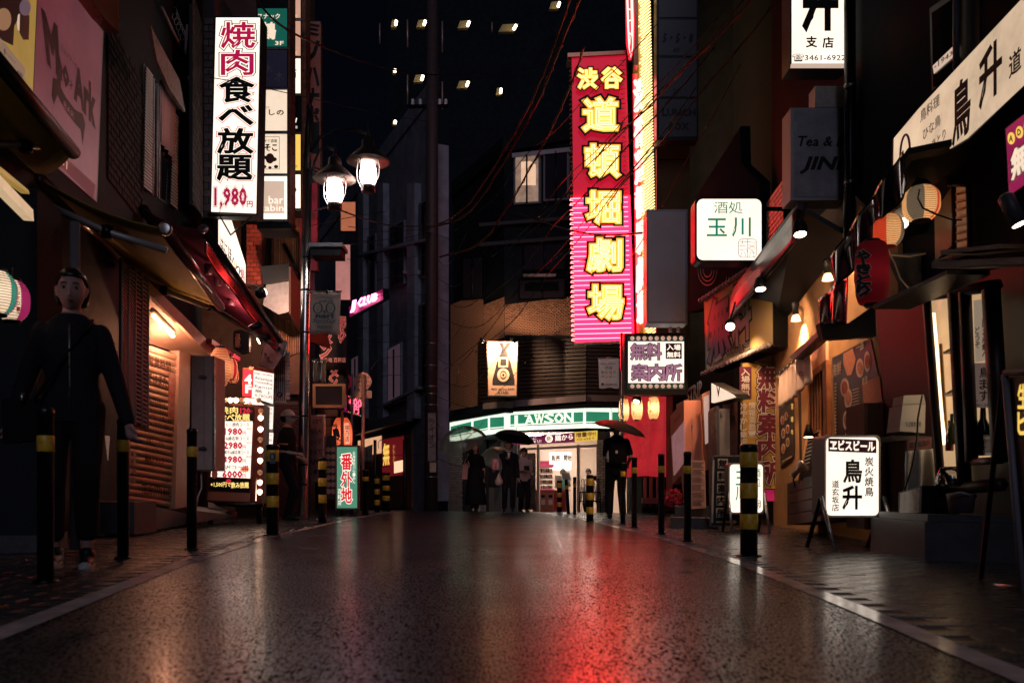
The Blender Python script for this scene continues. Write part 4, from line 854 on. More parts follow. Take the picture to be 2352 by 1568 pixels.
column('北海道旭川らーめん', PGN, (810, 1036, 816, 1110), WB, gs, .012); column('百軒店', PGN, (776, 1122, 784, 1160), WB, gs, .012)
for x in (776, 818): q_ = PGN.at(x, 1168); tube('foot', [q_, V((q_.x, q_.y - .12, gz(q_.x, q_.y)))], .02, DK, gs, 6)
mp = lightbox('menu_board', 'dark menu board with round pictures of noodle bowls', Fr(15.6), [(752, 1002), (771, 1000), (771, 1148), (748, 1146)], mat('menu_black', (.015, .012, .014), .5), .05, 1)
for i in range(7):
    for x in (754, 765): slab('noodle_bowl', Fr(15.6), ell(x, 1032 + i * 16, 5.5, 6, 16), .003, mat('bowl_print', (.5, .32, .25), .5, noise=.7, nscale=60, two=(.35, .10, .06)), mp, .010)
RBN = Fr(16.0); BKC = mat('black_cloth', (.012, .008, .012), .7)
for lab, q, wr in (('black ramen banner with red katakana below the cream banner', rect(735, 728, 797, 850), True), ('lower black ramen banner half hidden by the no-parking sign', rect(752, 842, 800, 905), False)):
    bb = thing('ramen_banner', lab, 'banner', RBN.at(766, q[2][1])); pl = RBN if wr else Fr(16.2)
    cloth('cloth', pl, q, BKC, bb, 10, 6, .02, 0, 1.4); RO = glow('dim_red_ink', (.35, .02, .03), .5); RO2 = glow('dim_red_edge', (.75, .22, .16), .5)
    if wr:
        for ch, qq in (('肥', (778, 728, 794, 752)), ('り', (778, 756, 793, 785)), ('メ', (738, 770, 762, 790)), ('ン', (736, 792, 760, 820))): chars(ch, pl, qq, [(RO, .02, .034, None), (RO2, .07, .028, 'outline')], bb, gap=0)
        text('番外地 百軒店', pl, (735, 821, 794, 832), RO2, bb, .03, .01, kind='stuff')
    else:
        for ch, qq in (('メ', (758, 848, 776, 866)), ('ン', (756, 868, 774, 890))): chars(ch, pl, qq, [(RO, .02, .034, None), (RO2, .07, .028, 'outline')], bb, gap=0)
# mirrored vending advert, herringbone hoarding, wooden wall
va = lightbox('unlit_sign', 'dull pink panel seen from behind, beside the chrome post', Fr(15.3), rect(706, 955, 742, 1105), mat('dull_pink', (.28, .10, .09), .5, noise=.3, nscale=4), .1, 3, STEEL)
for i, w_ in enumerate(('アダルト', '大人の', 'ランジ', 'プルセ', 'SMA', 'お楽し')): text(w_, Fr(15.3), [(739, 961 + i * 23), (710, 963 + i * 23), (710, 975 + i * 23), (739, 973 + i * 23)], INK, va, .012, .02, kind='stuff')
hb = thing('hoarding', 'dark red hoarding of diagonal boards behind the man in the cap', 'hoarding', P(640, 1180, 14.8))
HBM = [mat('diag_board_%d' % i, c, .5, noise=.3, nscale=9) for i, c in enumerate(((.16, .055, .055), (.13, .045, .045)))]
slab('backing', Fr(14.9), rect(604, 930, 712, 1190), .05, DK, hb, 0)
for i in range(34):
    y = 800 + i * 12; a, b = (606, y), (710, y + 95)
    pts = [(a[0], a[1]), (b[0], b[1]), (b[0], b[1] + 10), (a[0], a[1] + 10)]
    pts = [(x, min(1188, max(932, yy))) for x, yy in pts]
    if max(p[1] for p in pts) - min(p[1] for p in pts) > 4: slab('board', Fr(14.9), pts, .02, HBM[i % 2], hb, .012 + (i % 2) * .003)
ww = thing('timber_wall', 'dark horizontal timber wall beside the ramen lantern', 'wall', P(755, 1160, 16.6))
for i in range(12): slab('plank', Fr(16.6), rect(728, 940 + i * 19, 776, 957 + i * 19), .04, mat('timber_%d' % (i % 3), ((.075, .028, .02), (.06, .024, .018), (.09, .035, .025))[i % 3], .55, noise=.4, nscale=12), ww, 0)
slab('batten', Fr(16.6), rect(726, 936, 730, 1170), .06, DK, ww, .03)

# ================================================================== CORNER BUILDING DETAILS
PIL = mat('pale_concrete', (.24, .26, .32), .75, noise=.4, nscale=3); WGD = mat('window_dark', (.025, .02, .03), .15)
def pilaster(x0, x1, y0, y1, off=.18): slab('pilaster', PC, rect(x0, y0, x1, y1), .3, PIL, CB, off)
for x0, x1, y0, y1 in ((1002 - 8, 1002 + 2, 330, 1150), (935, 952, 420, 960), (866, 880, 420, 960), (822, 834, 440, 960)): pilaster(x0, x1, y0, y1)
slab('fascia_band', PC, [(808, 984), (934, 940), (934, 966), (808, 1000)], .2, mat('fascia_grey', (.10, .095, .105), .45, noise=.3, nscale=3), CB, .3)
text('石', PC, (805, 988, 817, 1012), WHITE, CB, .32, .02)
for (xa, ya0, ya1, xb, yb0, yb1) in ((888, 800, 925, 920, 785, 915), (840, 545, 690, 862, 535, 680), (892, 520, 660, 928, 505, 650), (804, 822, 905, 826, 812, 900), (955, 470, 640, 985, 455, 635), (955, 700, 900, 988, 690, 890)):
    f = slab('window', PC, [(xa, ya0), (xb, yb0), (xb, yb1), (xa, ya1)], .08, PIL, CB, .06)
    slab('pane', PC, [(xa + 3, ya0 + 3), (xb - 3, yb0 + 4), (xb - 3, yb1 - 3), (xa + 3, ya1 - 4)], .03, WGD if xa != 888 and xa != 804 else mat('window_dusk', (.12, .10, .14), .25, emit=(.16, .09, .12), es=.25), f, .08)
    tube('glazing_bar', [PC.at((xa + xb) / 2, ya0 + 2, .1), PC.at((xa + xb) / 2, yb1 - 2, .1)], .025, DK, f, 5)
for (y0, x0, x1) in ((560, 822, 1000), (905, 880, 960)): slab('ledge', PC, [(x0, y0 + 22), (x1, y0 - 18), (x1, y0 - 12), (x0, y0 + 28)], .25, PIL, CB, .2)
slab('vent_plate', PC, [(926, 622), (962, 620), (962, 632), (926, 628)], .1, WHITE, CB, .1)
for k, (x, y0, y1, col) in enumerate(((782, 462, 532, (1, .30, .14)), (770, 560, 690, (1, .42, .36)))):
    f = slab('window', Fr(24), rect(x, y0, x + 36, y1), .1, DK, CB, 0); slab('lit_pane', Fr(24), rect(x + 1, y0 + 2, x + 34, y1 - 2), .02, glow('lit_pane_%d' % k, col, .42, .5, 2), f, .015)
# neon club sign
PJ = Pl(803, 24.5, 880, 21.5); nj = lightbox('neon_sign', 'pink neon JJ CLUB sign on the corner building', PJ, [(801, 705), (878, 664), (880, 688), (803, 728)], mat('neon_back', (.10, .008, .04), .4, emit=(.5, .01, .14), es=.35), .15, 2)
vs_, fs_ = textm('JJ CLUB', PJ, [(806, 692), (866, 672), (866, 695), (806, 718)], .06, 0, .03, .25); obj('neon_tube', vs_, fs_, glow('neon_pink', (1, .20, .42), 6), nj, kind='stuff')
# ramen shop front below
sf2 = thing('noodle_shop', 'lit noodle shop front with short curtain and red neon', 'shop', PC.at(880, 1165))
slab('shop_wall', PC, [(822, 1010), (945, 985), (945, 1165), (822, 1165)], .1, mat('shop_wood', (.16, .06, .04), .5, noise=.4, nscale=6), sf2, .05)
slab('lit_panel', PC, [(822, 1012), (875, 1000), (875, 1040), (822, 1048)], .02, glow('shop_glow', (1, .52, .28), .8, .3, 2), sf2, .07)
cloth('short_curtain', PC, [(823, 1032), (856, 1020), (856, 1062), (823, 1068)], mat('curtain_white', (.6, .52, .45), .8), sf2, 14, 4, .03, .2, 3)
slab('window', PC, [(878, 1010), (925, 1000), (925, 1090), (878, 1095)], .04, mat('red_glass', (.10, .008, .01), .15, emit=(.22, .01, .015), es=.5), sf2, .08); slab('lit_sill', PC, [(905, 1060), (925, 1056), (925, 1082), (905, 1086)], .03, glow('sill_glow', (1, .6, .36), 1.2), sf2, .1)
vs_, fs_ = textm('無', PC, [(880, 1020), (894, 1016), (894, 1066), (880, 1068)], .16, .03); obj('neon_character', vs_, fs_, YEL, sf2); text('無', PC, [(880, 1020), (894, 1016), (894, 1066), (880, 1068)], REDP, sf2, .13, .1, name='neon_shadow')
for x in (832, 862, 930): tube('post', [PC.at(x, 1010, .1), PC.at(x, 1168, .1)], .06, WOODD, sf2, 6)
# utility pole
q_ = P(990, 1165, 20.3); up = thing('utility_pole', 'thick dark utility pole wrapped with posters', 'pole', V((q_.x, 20.3, gz(q_.x, 20.3))))
tube('shaft', [V((q_.x, 20.3, -.3)), V((q_.x + .02, 20.3, 6)), V((q_.x + .03, 20.3, 12))], [.16, .15, .13], mat('pole_brown', (.055, .032, .032), .6, noise=.4, nscale=9), up, 16)
for y in (790, 840, 888, 905, 930, 1060, 1095): lathe('strap', P(990, y, 20.3), [(.160, -.015), (.166, 0), (.160, .015)], STEEL, up, 16)
slab('poster', Fr(20.12), rect(983, 948, 1001, 1058), .004, mat('pole_poster', (.32, .24, .22), .6, noise=.5, nscale=7), up, 0); column('ライオン', Fr(20.12), (986, 960, 998, 1030), INK, up, .006); slab('notice', Fr(20.12), rect(987, 1062, 1002, 1084), .004, mat('notice', (.6, .45, .3), .6, noise=.3, nscale=20), up, .002)
tube('crossarm', [P(940, 245, 20.3), P(1030, 243, 20.3)], .05, DK, up, 6)
for x in (948, 965, 1010, 1024): lathe('insulator', P(x, 243, 20.3), [(.03, 0), (.05, .04), (.03, .08), (.045, .12), (.02, .16)], WHITE, up, 10)
# tower block: landings, posts and tube lamps
for i, (x, y, w) in enumerate(((905, 52, 16), (968, 52, 26), (1066, 54, 34), (1168, 62, 52), (905, 162, 8), (962, 178, 28), (1064, 192, 34), (1146, 208, 16), (905, 280, 10), (955, 300, 20), (1275, 10, 30))):
    D = 57.0; s = .8 if i not in (4, 8) else .5; w *= .75
    pts = [(x - w * .6, y + 14 * s), (x - w * .35, y - 7 * s), (x + w * .6, y - 9 * s), (x + w * .28, y + 13 * s)]
    slab('landing_soffit', Fr(D), pts, .3, mat('lit_soffit_%d' % (i % 2), (.42, .33, .13), .8), TB, .35)
    ft = tube('landing_lamp', [P(x + w * .30, y + 8 * s, D - .9), P(x + w * .46, y - 5 * s, D - .9)], .09, glow('cool_tube', (1, .74, .5), 9.0), TB, 6)
for x, ys in ((872, (54, 100)), (936, (46, 110)), (1016, (50, 120)), (936, (172, 240)), (1016, (188, 252)), (936, (304, 318)), (1130, (52, 75))): tube('landing_post', [P(x, ys[0], 57), P(x, ys[1], 57)], .05, mat('post_pink', (.30, .18, .16), .4, .4), TB, 5)
# ================================================================== CONVENIENCE STORE AND BRICK BUILDING
PLA = Pl(1032, 31.0, 1160, 27.6); PLM = Pl(1160, 27.6, 1345, 26.2); PLR = Pl(1345, 26.2, 1440, 26.0)
ls = thing('convenience_store', 'brightly lit convenience store with green and white sign band', 'shop', V((.8, 26.8, -.25)))
SGW = glow('store_white', (.86, 1.0, .80), 1.15); SGG = glow('store_green', (.03, .30, .16), .75, .35, .8); SGB_ = mat('store_plum', (.16, .01, .06), .5)
def band(pl, q, inset, nm='sign_panel'):
    (x0, a0, b0), (x1, a1, b1) = q
    p = slab(nm, pl, [(x0, a0), (x1, a1), (x1, b1), (x0, b0)], .25, SGW, ls, .30)
    L = lambda u, v: u + (v - u)
    slab('green_field', pl, [(x0 + inset, a0 + (b0 - a0) * .2), (x1 - inset, a1 + (b1 - a1) * .2), (x1 - inset, a1 + (b1 - a1) * .70), (x0 + inset, a0 + (b0 - a0) * .70)], .01, SGG, p, .315)
    slab('plum_line', pl, [(x0 + inset, a0 + (b0 - a0) * .76), (x1 - inset, a1 + (b1 - a1) * .76), (x1 - inset, a1 + (b1 - a1) * .80), (x0 + inset, a0 + (b0 - a0) * .80)], .01, SGB_, p, .315)
    return p
band(PLA, ((1033, 971, 1012), (1084, 959, 1003)), 2); band(PLA, ((1085.5, 958, 1002), (1122, 951, 995)), 2); band(PLA, ((1123.5, 950, 995), (1159, 948, 992)), 2)
bigp = band(PLM, ((1161, 944, 988), (1342, 937, 981)), 3); band(PLR, ((1343.5, 936, 981), (1402, 937, 982)), 2.5); band(PLR, ((1404, 937, 982), (1436, 937, 982)), 2)
for i, ch in enumerate('LAWSON'):
    x0, x1 = 1183 + i * 22.6, 1183 + i * 22.6 + 20.5; dy = lambda x: -(x - 1183) * 8 / 134
    text(ch, PLM, [(x0, 954.5 + dy(x0)), (x1, 954.5 + dy(x1)), (x1, 977 + dy(x1)), (x0, 977 + dy(x0))], SGW, ls, .335, .03, name='letter')
    for yy in (954.5, 974): # slab serifs
        if ch in 'LAWN': slab('serif', PLM, [(x0 - 1, yy + dy(x0)), (x0 + 6, yy + dy(x0)), (x0 + 6, yy + 3 + dy(x0)), (x0 - 1, yy + 3 + dy(x0))], .004, SGW, ls, .334)
text('STREET LIFE', PLM, (1318, 975, 1334, 978), GREYI, ls, .33, kind='stuff')
FAS = mat('fascia_mauve', (.24, .20, .22), .6, noise=.2, nscale=2)
slab('fascia', PLA, [(1109, 925), (1160, 921), (1160, 935), (1109, 939)], .3, FAS, ls, .5); slab('fascia', PLM, [(1160, 921), (1346, 907), (1346, 921), (1160, 935)], .3, FAS, ls, .5); slab('fascia', PLR, [(1346, 907), (1440, 908), (1440, 922), (1346, 921)], .3, FAS, ls, .5)
slab('dark_beam', PLA, [(1028, 958), (1160, 936), (1160, 947), (1028, 970)], .3, DK, ls, .4); slab('dark_beam', PLM, [(1160, 936), (1346, 922), (1346, 936), (1160, 946)], .3, DK, ls, .42); slab('dark_beam', PLR, [(1346, 922), (1440, 924), (1440, 936), (1346, 936)], .3, DK, ls, .42)
PRM = glow('promo_plum', (.14, .010, .05), .8); slab('promo_banner', PLM, [(1180, 1004), (1320, 993), (1320, 1015), (1180, 1022)], .04, PRM, ls, .1); slab('promo_yellow', PLM, [(1320, 992), (1371, 988), (1371, 1010), (1320, 1014)], .04, glow('promo_yellow', (.85, .55, .08), .8), ls, .11)
text('ごはんに', PLM, [(1200, 1005), (1232, 1002), (1232, 1009), (1200, 1012)], WB, ls, .11, kind='stuff'); text('ピッタリ!', PLM, [(1206, 1014), (1243, 1008), (1243, 1017), (1206, 1021)], WB, ls, .11, kind='stuff')
slab('round_seal', PLM, ell(1261, 1007, 8.5, 9, 20), .004, WB, ls, .112); text('新', PLM, (1255, 1001, 1267, 1013), SGB_, ls, .118, .01); text('鶏から', PLM, [(1275, 999), (1316, 995), (1316, 1009), (1275, 1013)], WB, ls, .11, .015, kind='stuff')
text('増量中!!', PLM, [(1323, 993), (1368, 990), (1368, 1001), (1323, 1004)], SGB_, ls, .12, .02, kind='stuff'); text('5/22~6/5まで', PLM, [(1325, 1006), (1365, 1003), (1365, 1009), (1325, 1011)], SGB_, ls, .12, .01, kind='stuff')
# interior room
INT = mat('store_interior', (.80, .66, .56), .6)
fz = -.42
def room(x0, x1, Da, Db, z1):
    a, b, c, d = P(x0, HY, Da), P(x1, HY, Da), P(x1 + 30, HY, Db), P(x0 - 30, HY, Db)
    for p in (a, b, c, d): p.z = fz
    A, B, C, D_ = [V((p.x, p.y, z1)) for p in (a, b, c, d)]
    obj('shop_floor', [a, b, c, d], [(0, 1, 2, 3)], mat('shop_floor', (.5, .45, .42), .25), ls); obj('shop_ceiling', [A, B, C, D_], [(3, 2, 1, 0)], INT, ls)
    obj('back_wall', [d, c, C, D_], [(0, 1, 2, 3)], INT, ls); obj('side_wall', [a, d, D_, A], [(0, 1, 2, 3)], INT, ls); obj('side_wall', [b, c, C, B], [(0, 1, 2, 3)], INT, ls)
room(1190, 1440, 27.0, 31.5, 2.35)
for i in range(3):
    for j in range(2): c = P(1215 + i * 75, HY, 28 + j * 1.8); box('ceiling_light', V((c.x, c.y, 2.27)), .9, .25, .05, glow('store_tube', (1, .86, .74), 30), ls)
# store front frame
FRM = mat('store_frame', (.40, .33, .31), .35, .6)
def vpost(x, w=2.2, y0=1020, y1=1185, off=.05, m=None): slab('mullion', PLM, rect(x - w / 2, y0, x + w / 2, y1), .08, m or FRM, ls, off)
for x in (1194, 1234, 1237, 1326, 1329, 1371): vpost(x)
slab('door_header', PLM, [(1190, 1029), (1372, 1020), (1372, 1026), (1190, 1034)], .1, FRM, ls, .06)
GLS = glass('store_glass', (.92, .9, .88), .05, .02)
for xa, xb in ((1195, 1233), (1330, 1370)): slab('glass_door', PLM, rect(xa, 1030, xb, 1182), .015, GLS, ls, .02)
slab('promo_panel', Fr(29.5), rect(1262, 1038, 1312, 1079), .04, WB, ls); text('販売', Fr(29.5), (1267, 1045, 1286, 1058), INK, ls, .01, .03); text('開始', Fr(29.5), (1295, 1044, 1312, 1057), INK, ls, .01, .03)
slab('wall_cabinet', Fr(29.6), rect(1240, 1035, 1262, 1080), .3, mat('cabinet_white', (.75, .66, .6), .5), ls); slab('poster', Fr(29.4), [(1238, 1058), (1262, 1058), (1262, 1068), (1238, 1068)], .01, glow('plum_poster', (.35, .02, .06), .6), ls)
# counter, hot case, drawers, register
for x0, x1 in ((1240, 1264), (1265, 1272)): pass
box('counter', V((P(1262, HY, 28.2).x, 28.2, fz)), 1.1, .7, .95, mat('counter_wood', (.38, .13, .08), .5, noise=.3, nscale=8), ls)
for i in range(2): slab('drawer', Fr(27.84), rect(1240 + i * 17, 1131, 1255 + i * 17, 1160), .01, mat('drawer_face', (.45, .17, .10), .5), ls, .006); slab('drawer_slot', Fr(27.84), rect(1243 + i * 17, 1136, 1252 + i * 17, 1142), .01, DK, ls, .012); slab('drawer_label', Fr(27.84), rect(1243 + i * 17, 1147, 1252 + i * 17, 1158), .01, PAPER, ls, .012)
hc = P(1256, 1122, 28.0)
for i in range(5):
    y = 1071 + i * 13; slab('hot_case_shelf', Fr(28.0), rect(1238, y, 1270, y + 2), .4, WHITE, ls, .1)
    if i < 4:
        for k in range(8): c = P(1240 + k * 3.9, y + 13, 27.93); lathe('drink_can' if i in (1, 2) else 'snack_pack', c, [(.022, 0), (.026, .02), (.026, .1), (.018, .12)], mat('can_%d' % ((k + i) % 4), ((.45, .05, .04), (.05, .05, .07), (.55, .35, .12), (.4, .38, .36))[(k + i) % 4], .35, .3), ls, 8)
slab('hot_case_header', Fr(27.9), rect(1237, 1066, 1272, 1071), .05, glow('hot_pink', (.8, .08, .16), .7), ls); slab('hot_case_footer', Fr(27.9), rect(1237, 1122, 1272, 1127), .05, glow('hot_pink', (.8, .08, .16), .7), ls)
rg = thing('cash_register', 'white cash register screen on the store counter', 'cash register', P(1300, 1130, 27.9)); slab('screen', Fr(27.8), [(1288, 1082), (1308, 1084), (1313, 1104), (1292, 1102)], .05, mat('register_white', (.75, .68, .6), .4), rg); slab('display', Fr(27.8), [(1290, 1085), (1306, 1087), (1310, 1101), (1294, 1100)], .01, mat('display_grey', (.35, .33, .36), .2), rg, .012)
lathe('stand', P(1302, 1128, 27.95), [(.12, 0), (.05, .05), (.04, .4)], mat('register_white', (.75, .68, .6), .4), rg, 12); slab('printer', Fr(27.85), rect(1275, 1092, 1289, 1120), .2, mat('register_white', (.75, .68, .6)), rg)
bx = thing('red_bin', 'dark red bin printed with white marks by the store door', 'bin', P(1286, 1168, 26.6)); slab('body', Fr(26.5), rect(1272, 1130, 1298, 1170), .4, mat('bin_red', (.30, .02, .04), .4), bx); slab('slot', Fr(26.5), rect(1279, 1136, 1292, 1141), .02, BLK, bx, .006); text('工', Fr(26.5), (1281, 1146, 1291, 1153), WHITE, bx, .008, .02); text('庄', Fr(26.5), (1281, 1156, 1291, 1163), WHITE, bx, .008, .02)
us = thing('umbrella_stand', 'stand full of folded clear umbrellas outside the store', 'umbrella stand', P(1355, 1166, 26.0))
for i in range(6):
    x = 1334 + i * 7; tube('folded_umbrella', [P(x, 1155, 25.9), P(x + 1, 1130, 25.9), P(x + 2, 1108, 25.9)], [.02, .05, .015], mat('clear_plastic', (.5, .48, .45), .25, alpha=.6), us, 8)
    tube('handle', [P(x + 2, 1108, 25.9), P(x + 2, 1101, 25.9), P(x + 5, 1098, 25.9), P(x + 6, 1103, 25.9)], .012, BLK, us, 6)
tube('rail', [P(1330, 1150, 25.8), P(1380, 1150, 25.8)], .02, DK, us, 6); tube('rail', [P(1330, 1130, 25.8), P(1380, 1130, 25.8)], .02, DK, us, 6)
for x in (1331, 1355, 1379): q_ = P(x, 1130, 25.8); tube('leg', [q_, V((q_.x, q_.y, gz(q_.x, q_.y)))], .018, DK, us, 6)
slab('ticket_box', Fr(26.0), rect(1360, 1092, 1376, 1102), .1, BLK, us)
# tiled wall to the left of the store, with recess door
TL = [mat('pale_tile_%d' % i, c, .4, noise=.2, nscale=20) for i, c in enumerate(((.34, .33, .34), (.28, .27, .29), (.40, .38, .38)))]
slab('side_wall', PLA, rect(1032, 1000, 1066, 1195), .3, PAVEB, ls, .05); wall_bricks(PLA, 1032, 1020, 1066, 1190, .22, .085, TL, ls, .055, 140, 'tile1')
slab('side_wall', PLA, rect(1066, 1000, 1118, 1195), .3, WALLK, ls, -.4); slab('recess_soffit', PLA, rect(1066, 998, 1160, 1010), .7, DK, ls, .1)
slab('recess_door', PLA, rect(1118, 1012, 1150, 1190), .05, mat('door_grey', (.15, .14, .15), .5), ls, -.1); slab('door_glass', PLA, rect(1122, 1040, 1146, 1118), .02, WGD, ls, -.09)
slab('side_wall', PLA, rect(1100, 1000, 1117, 1195), .3, PAVEB, ls, .0); wall_bricks(PLA, 1100, 1120, 1117, 1190, .22, .085, TL, ls, .005, 40, 'tile1')
slab('side_wall', PLM, rect(1150, 1000, 1193, 1195), .2, mat('store_panel', (.20, .17, .17), .5), ls, .0); slab('advert_window', PLM, rect(1196, 1040, 1230, 1170), .01, mat('advert', (.30, .16, .15), .5, noise=.9, nscale=5, two=(.05, .03, .04)), ls, -.3)
slab('side_wall', PLM, rect(1372, 990, 1392, 1190), .3, PAVEB, ls, .05); wall_bricks(PLM, 1372, 1010, 1392, 1190, .22, .085, TL, ls, .055, 60, 'tile1')
atm = lightbox('bank_sign', 'small dark red bank machine sign beside the store recess', Fr(27.6), rect(1131, 1052, 1146, 1078), glow('atm_red', (.3, .02, .04), .5), .05, 1); text('ATM', Fr(27.6), (1132, 1069, 1145, 1075), WHITE, atm, .010, .02, kind='stuff'); text('銀行', Fr(27.6), (1133, 1056, 1144, 1063), WHITE, atm, .01, .01, kind='stuff')
# brickwork above the store
OCH = [mat('ochre_brick_%d' % i, c, .7, noise=.3, nscale=30) for i, c in enumerate(((.46, .24, .14), (.38, .19, .11), (.54, .30, .18)))]
wall_bricks(PLA, 1112, 700, 1160, 775, .12, .052, OCH, SB, .02, 120, 'ochre'); wall_bricks(PLM, 1160, 700, 1318, 772, .12, .052, OCH, SB, .02, 180, 'ochre')
wall_bricks(PLA, 1036, 700, 1112, 930, .12, .052, OCH, SB, .02, 0, 'ochre')
# timber slat screen
scn = thing('slat_screen', 'dark horizontal timber slat screen above the store', 'screen', PLM.at(1270, 925))
for i in range(17):
    y = 775 + i * 8.6; off = rng.uniform(-.01, .01)
    slab('slat', PLM, [(1160, y + 9), (1346, y), (1346, y + 6), (1160, y + 15)], .04, WOODD, scn, .25 + off); slab('slat', PLR, [(1346, y), (1430, y + 1), (1430, y + 7), (1346, y + 6)], .04, WOODD, scn, .25 + off)
    if i < 16: slab('slat', PLA, [(1098, y + 14), (1160, y + 9), (1160, y + 15), (1098, y + 20)], .04, WOODD, scn, .25 + off)
for x in (1104, 1200, 1250, 1300, 1400): pl = PLA if x < 1160 else PLM if x < 1346 else PLR; slab('upright', pl, rect(x - 2, 776, x + 2, 920), .05, WOODD, scn, .19)
slab('dark_backing', PLM, rect(1160, 770, 1346, 925), .05, BLK, scn, .1); slab('dark_backing', PLA, rect(1098, 785, 1160, 930), .05, BLK, scn, .1); slab('dark_backing', PLR, rect(1346, 770, 1432, 915), .05, BLK, scn, .1)
# dining bar sign lit by two swan-neck lamps
PA = Fr(25.6); at = lightbox('bar_sign', 'beige dining bar sign with abstract bottle and rings, lit by two lamps', PA, [(1120, 784), (1188, 786), (1186, 908), (1122, 908)], mat('bar_sign_face', (.52, .33, .22), .6, noise=.12), .12, 2, WOODD)
bot = [(1131, 884), (1131, 872), (1137, 850), (1141, 832), (1150, 812), (1152, 800), (1146, 787), (1156, 787), (1158, 797), (1163, 787), (1174, 787), (1164, 803), (1166, 815), (1173, 832), (1177, 850), (1182, 872), (1182, 884)]
slab('bottle_shape', PA, bot, .01, INK, at, .012); ring(PA, 1156, 861, 14, 7.5, mat('ring_pale', (.55, .36, .25), .5), at, .03); ring(PA, 1156, 861, 6, 2.5, mat('ring_pale', (.55, .36, .25), .5), at, .03); slab('square_frame', PA, rect(1145, 820, 1167, 843), .004, mat('ring_pale', (.55, .36, .25), .5), at, .02); slab('square_dark', PA, rect(1149, 824, 1163, 839), .004, INK, at, .026)
text('WA dining BAR', PA, (1128, 891, 1181, 897), INK, at, .012, .01, kind='stuff'); text('ATARI', PA, (1143, 898, 1167, 905), INK, at, .012, .01, kind='stuff')
for lab, x, y, s in (('swan-neck lamp over the near corner of the dining bar sign', 1108, 786, 1), ('swan-neck lamp over the far corner of the dining bar sign', 1178, 785, -1)):
    l_ = thing('wall_lamp', lab, 'lamp', P(x, y, 25.3)); lathe('shade', P(x, y, 25.2), [(.03, .14), (.05, .1), (.09, 0)], BLK, l_, 14, V((-.4 * s, -.3, 1))); lathe('bulb', P(x, y, 25.2), [(.03, .06), (.05, .02), (.02, -.01)], glow('warm_bulb', (1, .62, .36), 18), l_, 10, V((-.4 * s, -.3, 1)))
    tube('neck', [P(x, y - 4, 25.2), P(x - 4, y - 10, 25.3), P(x - 6, y - 4, 25.7)], .014, BLK, l_, 6); lamp('beam', 'SPOT', P(x + 3 * s, y + 4, 25.15), 230, (1, .58, .34), l_, .05, P(1140, 830, 25.9), 172)
# upper windows of the brick building
for (x0, y0, x1, y1, lit) in ((1180, 352, 1240, 470, 1), (1248, 345, 1306, 462, 0), (1200, 560, 1300, 625, 2), (1190, 640, 1300, 690, 2), (1060, 590, 1110, 690, 2)):
    pl = PLM if x0 >= 1160 else PLA
    f = slab('window', pl, [(x0, y0), (x1, y0 - 6), (x1, y1 - 4), (x0, y1)], .1, mat('window_frame_grey', (.20, .19, .21), .5) if lit < 2 else DK, SB, .05)
    slab('pane', pl, [(x0 + 4, y0 + 5), (x1 - 4, y0), (x1 - 4, y1 - 8), (x0 + 4, y1 - 5)], .02, mat('pane_curtain', (.4, .33, .3), .7, emit=(1, .62, .42), es=.30, noise=.8, nscale=3) if lit == 1 else WGD, f, .06)
    tube('glazing_bar', [pl.at((x0 + x1) / 2, y0 + 2, .08), pl.at((x0 + x1) / 2, y1 - 4, .08)], .03, DK, f, 5)
slab('lit_blind', PLM, [(1197, 372), (1218, 370), (1230, 378), (1230, 425), (1197, 425)], .02, glow('lit_blind', (1, .62, .40), .9, .4, 4), SB, .08); slab('window_rail', PLM, [(1176, 352), (1310, 338), (1310, 348), (1176, 362)], .1, mat('rail_white', (.42, .38, .40), .4), SB, .1)
tube('tube_fitting', [PLM.at(1203, 632, .15), PLM.at(1277, 632, .15)], .05, mat('tube_off', (.42, .33, .34), .4), SB, 8)
slab('air_grille', PLM, rect(1205, 648, 1282, 668), .05, DK, SB, .08)
for y in (500, 545): slab('string_course', PLM, [(1100, y + 12), (1316, y - 4), (1316, y + 4), (1100, y + 20)], .12, mat('course', (.06, .045, .045), .7), SB, .1)

# ================================================================== THEATRE NEON SIGN
PT = Fr(17.0); th = thing('neon_theatre_sign', 'tall red neon theatre sign with big yellow characters', 'sign', P(1390, 790, 17.2))
TR_ = mat('theatre_red_glow', (.50, .012, .05), .4, emit=(1, .0022, .010), es=26); TRD = mat('theatre_upper_glow', (.30, .012, .035), .45, emit=(.6, .006, .03), es=.75)  # both sheets emit, standing in for neon light on red paint
e_ = lambda x0, x1, y: (x0 + (x1 - x0) * (y - 125) / 660)
LX = lambda y: e_(1313, 1321, y); RX = lambda y: e_(1438, 1457, y)
slab('case', PT, [(LX(126), 128), (RX(124), 123), (RX(780), 781), (LX(786), 786)], .35, DK, th, -.02); slab('upper_sheet', PT, [(LX(126), 128), (RX(124), 123), (RX(450), 448), (LX(452), 452)], .012, TRD, th, 0); slab('lower_sheet', PT, [(LX(453), 453), (RX(449), 449), (RX(780), 781), (LX(786), 786)], .012, TR_, th, 0)
slab('top_cap', PT, [(1304, 122), (1438, 116), (1438, 124), (1304, 131)], .45, COPPER, th, .05)
NRED = glow('neon_red', (1, .09, .105), 12); NOFF = mat('neon_unlit', (.30, .05, .05), .15)
for i in range(30):
    y = 456 + i * 11.1; tube('neon_tube', [PT.at(LX(y) + 2, y + 5, -.12), PT.at(LX(y) - 8, y + 4, -.05), PT.at(LX(y) - 6, y + .4, .06), PT.at(LX(y) + 1, y, .08), PT.at(RX(y) - 6, y - 3, .08)], .0075, NRED, th, 6)
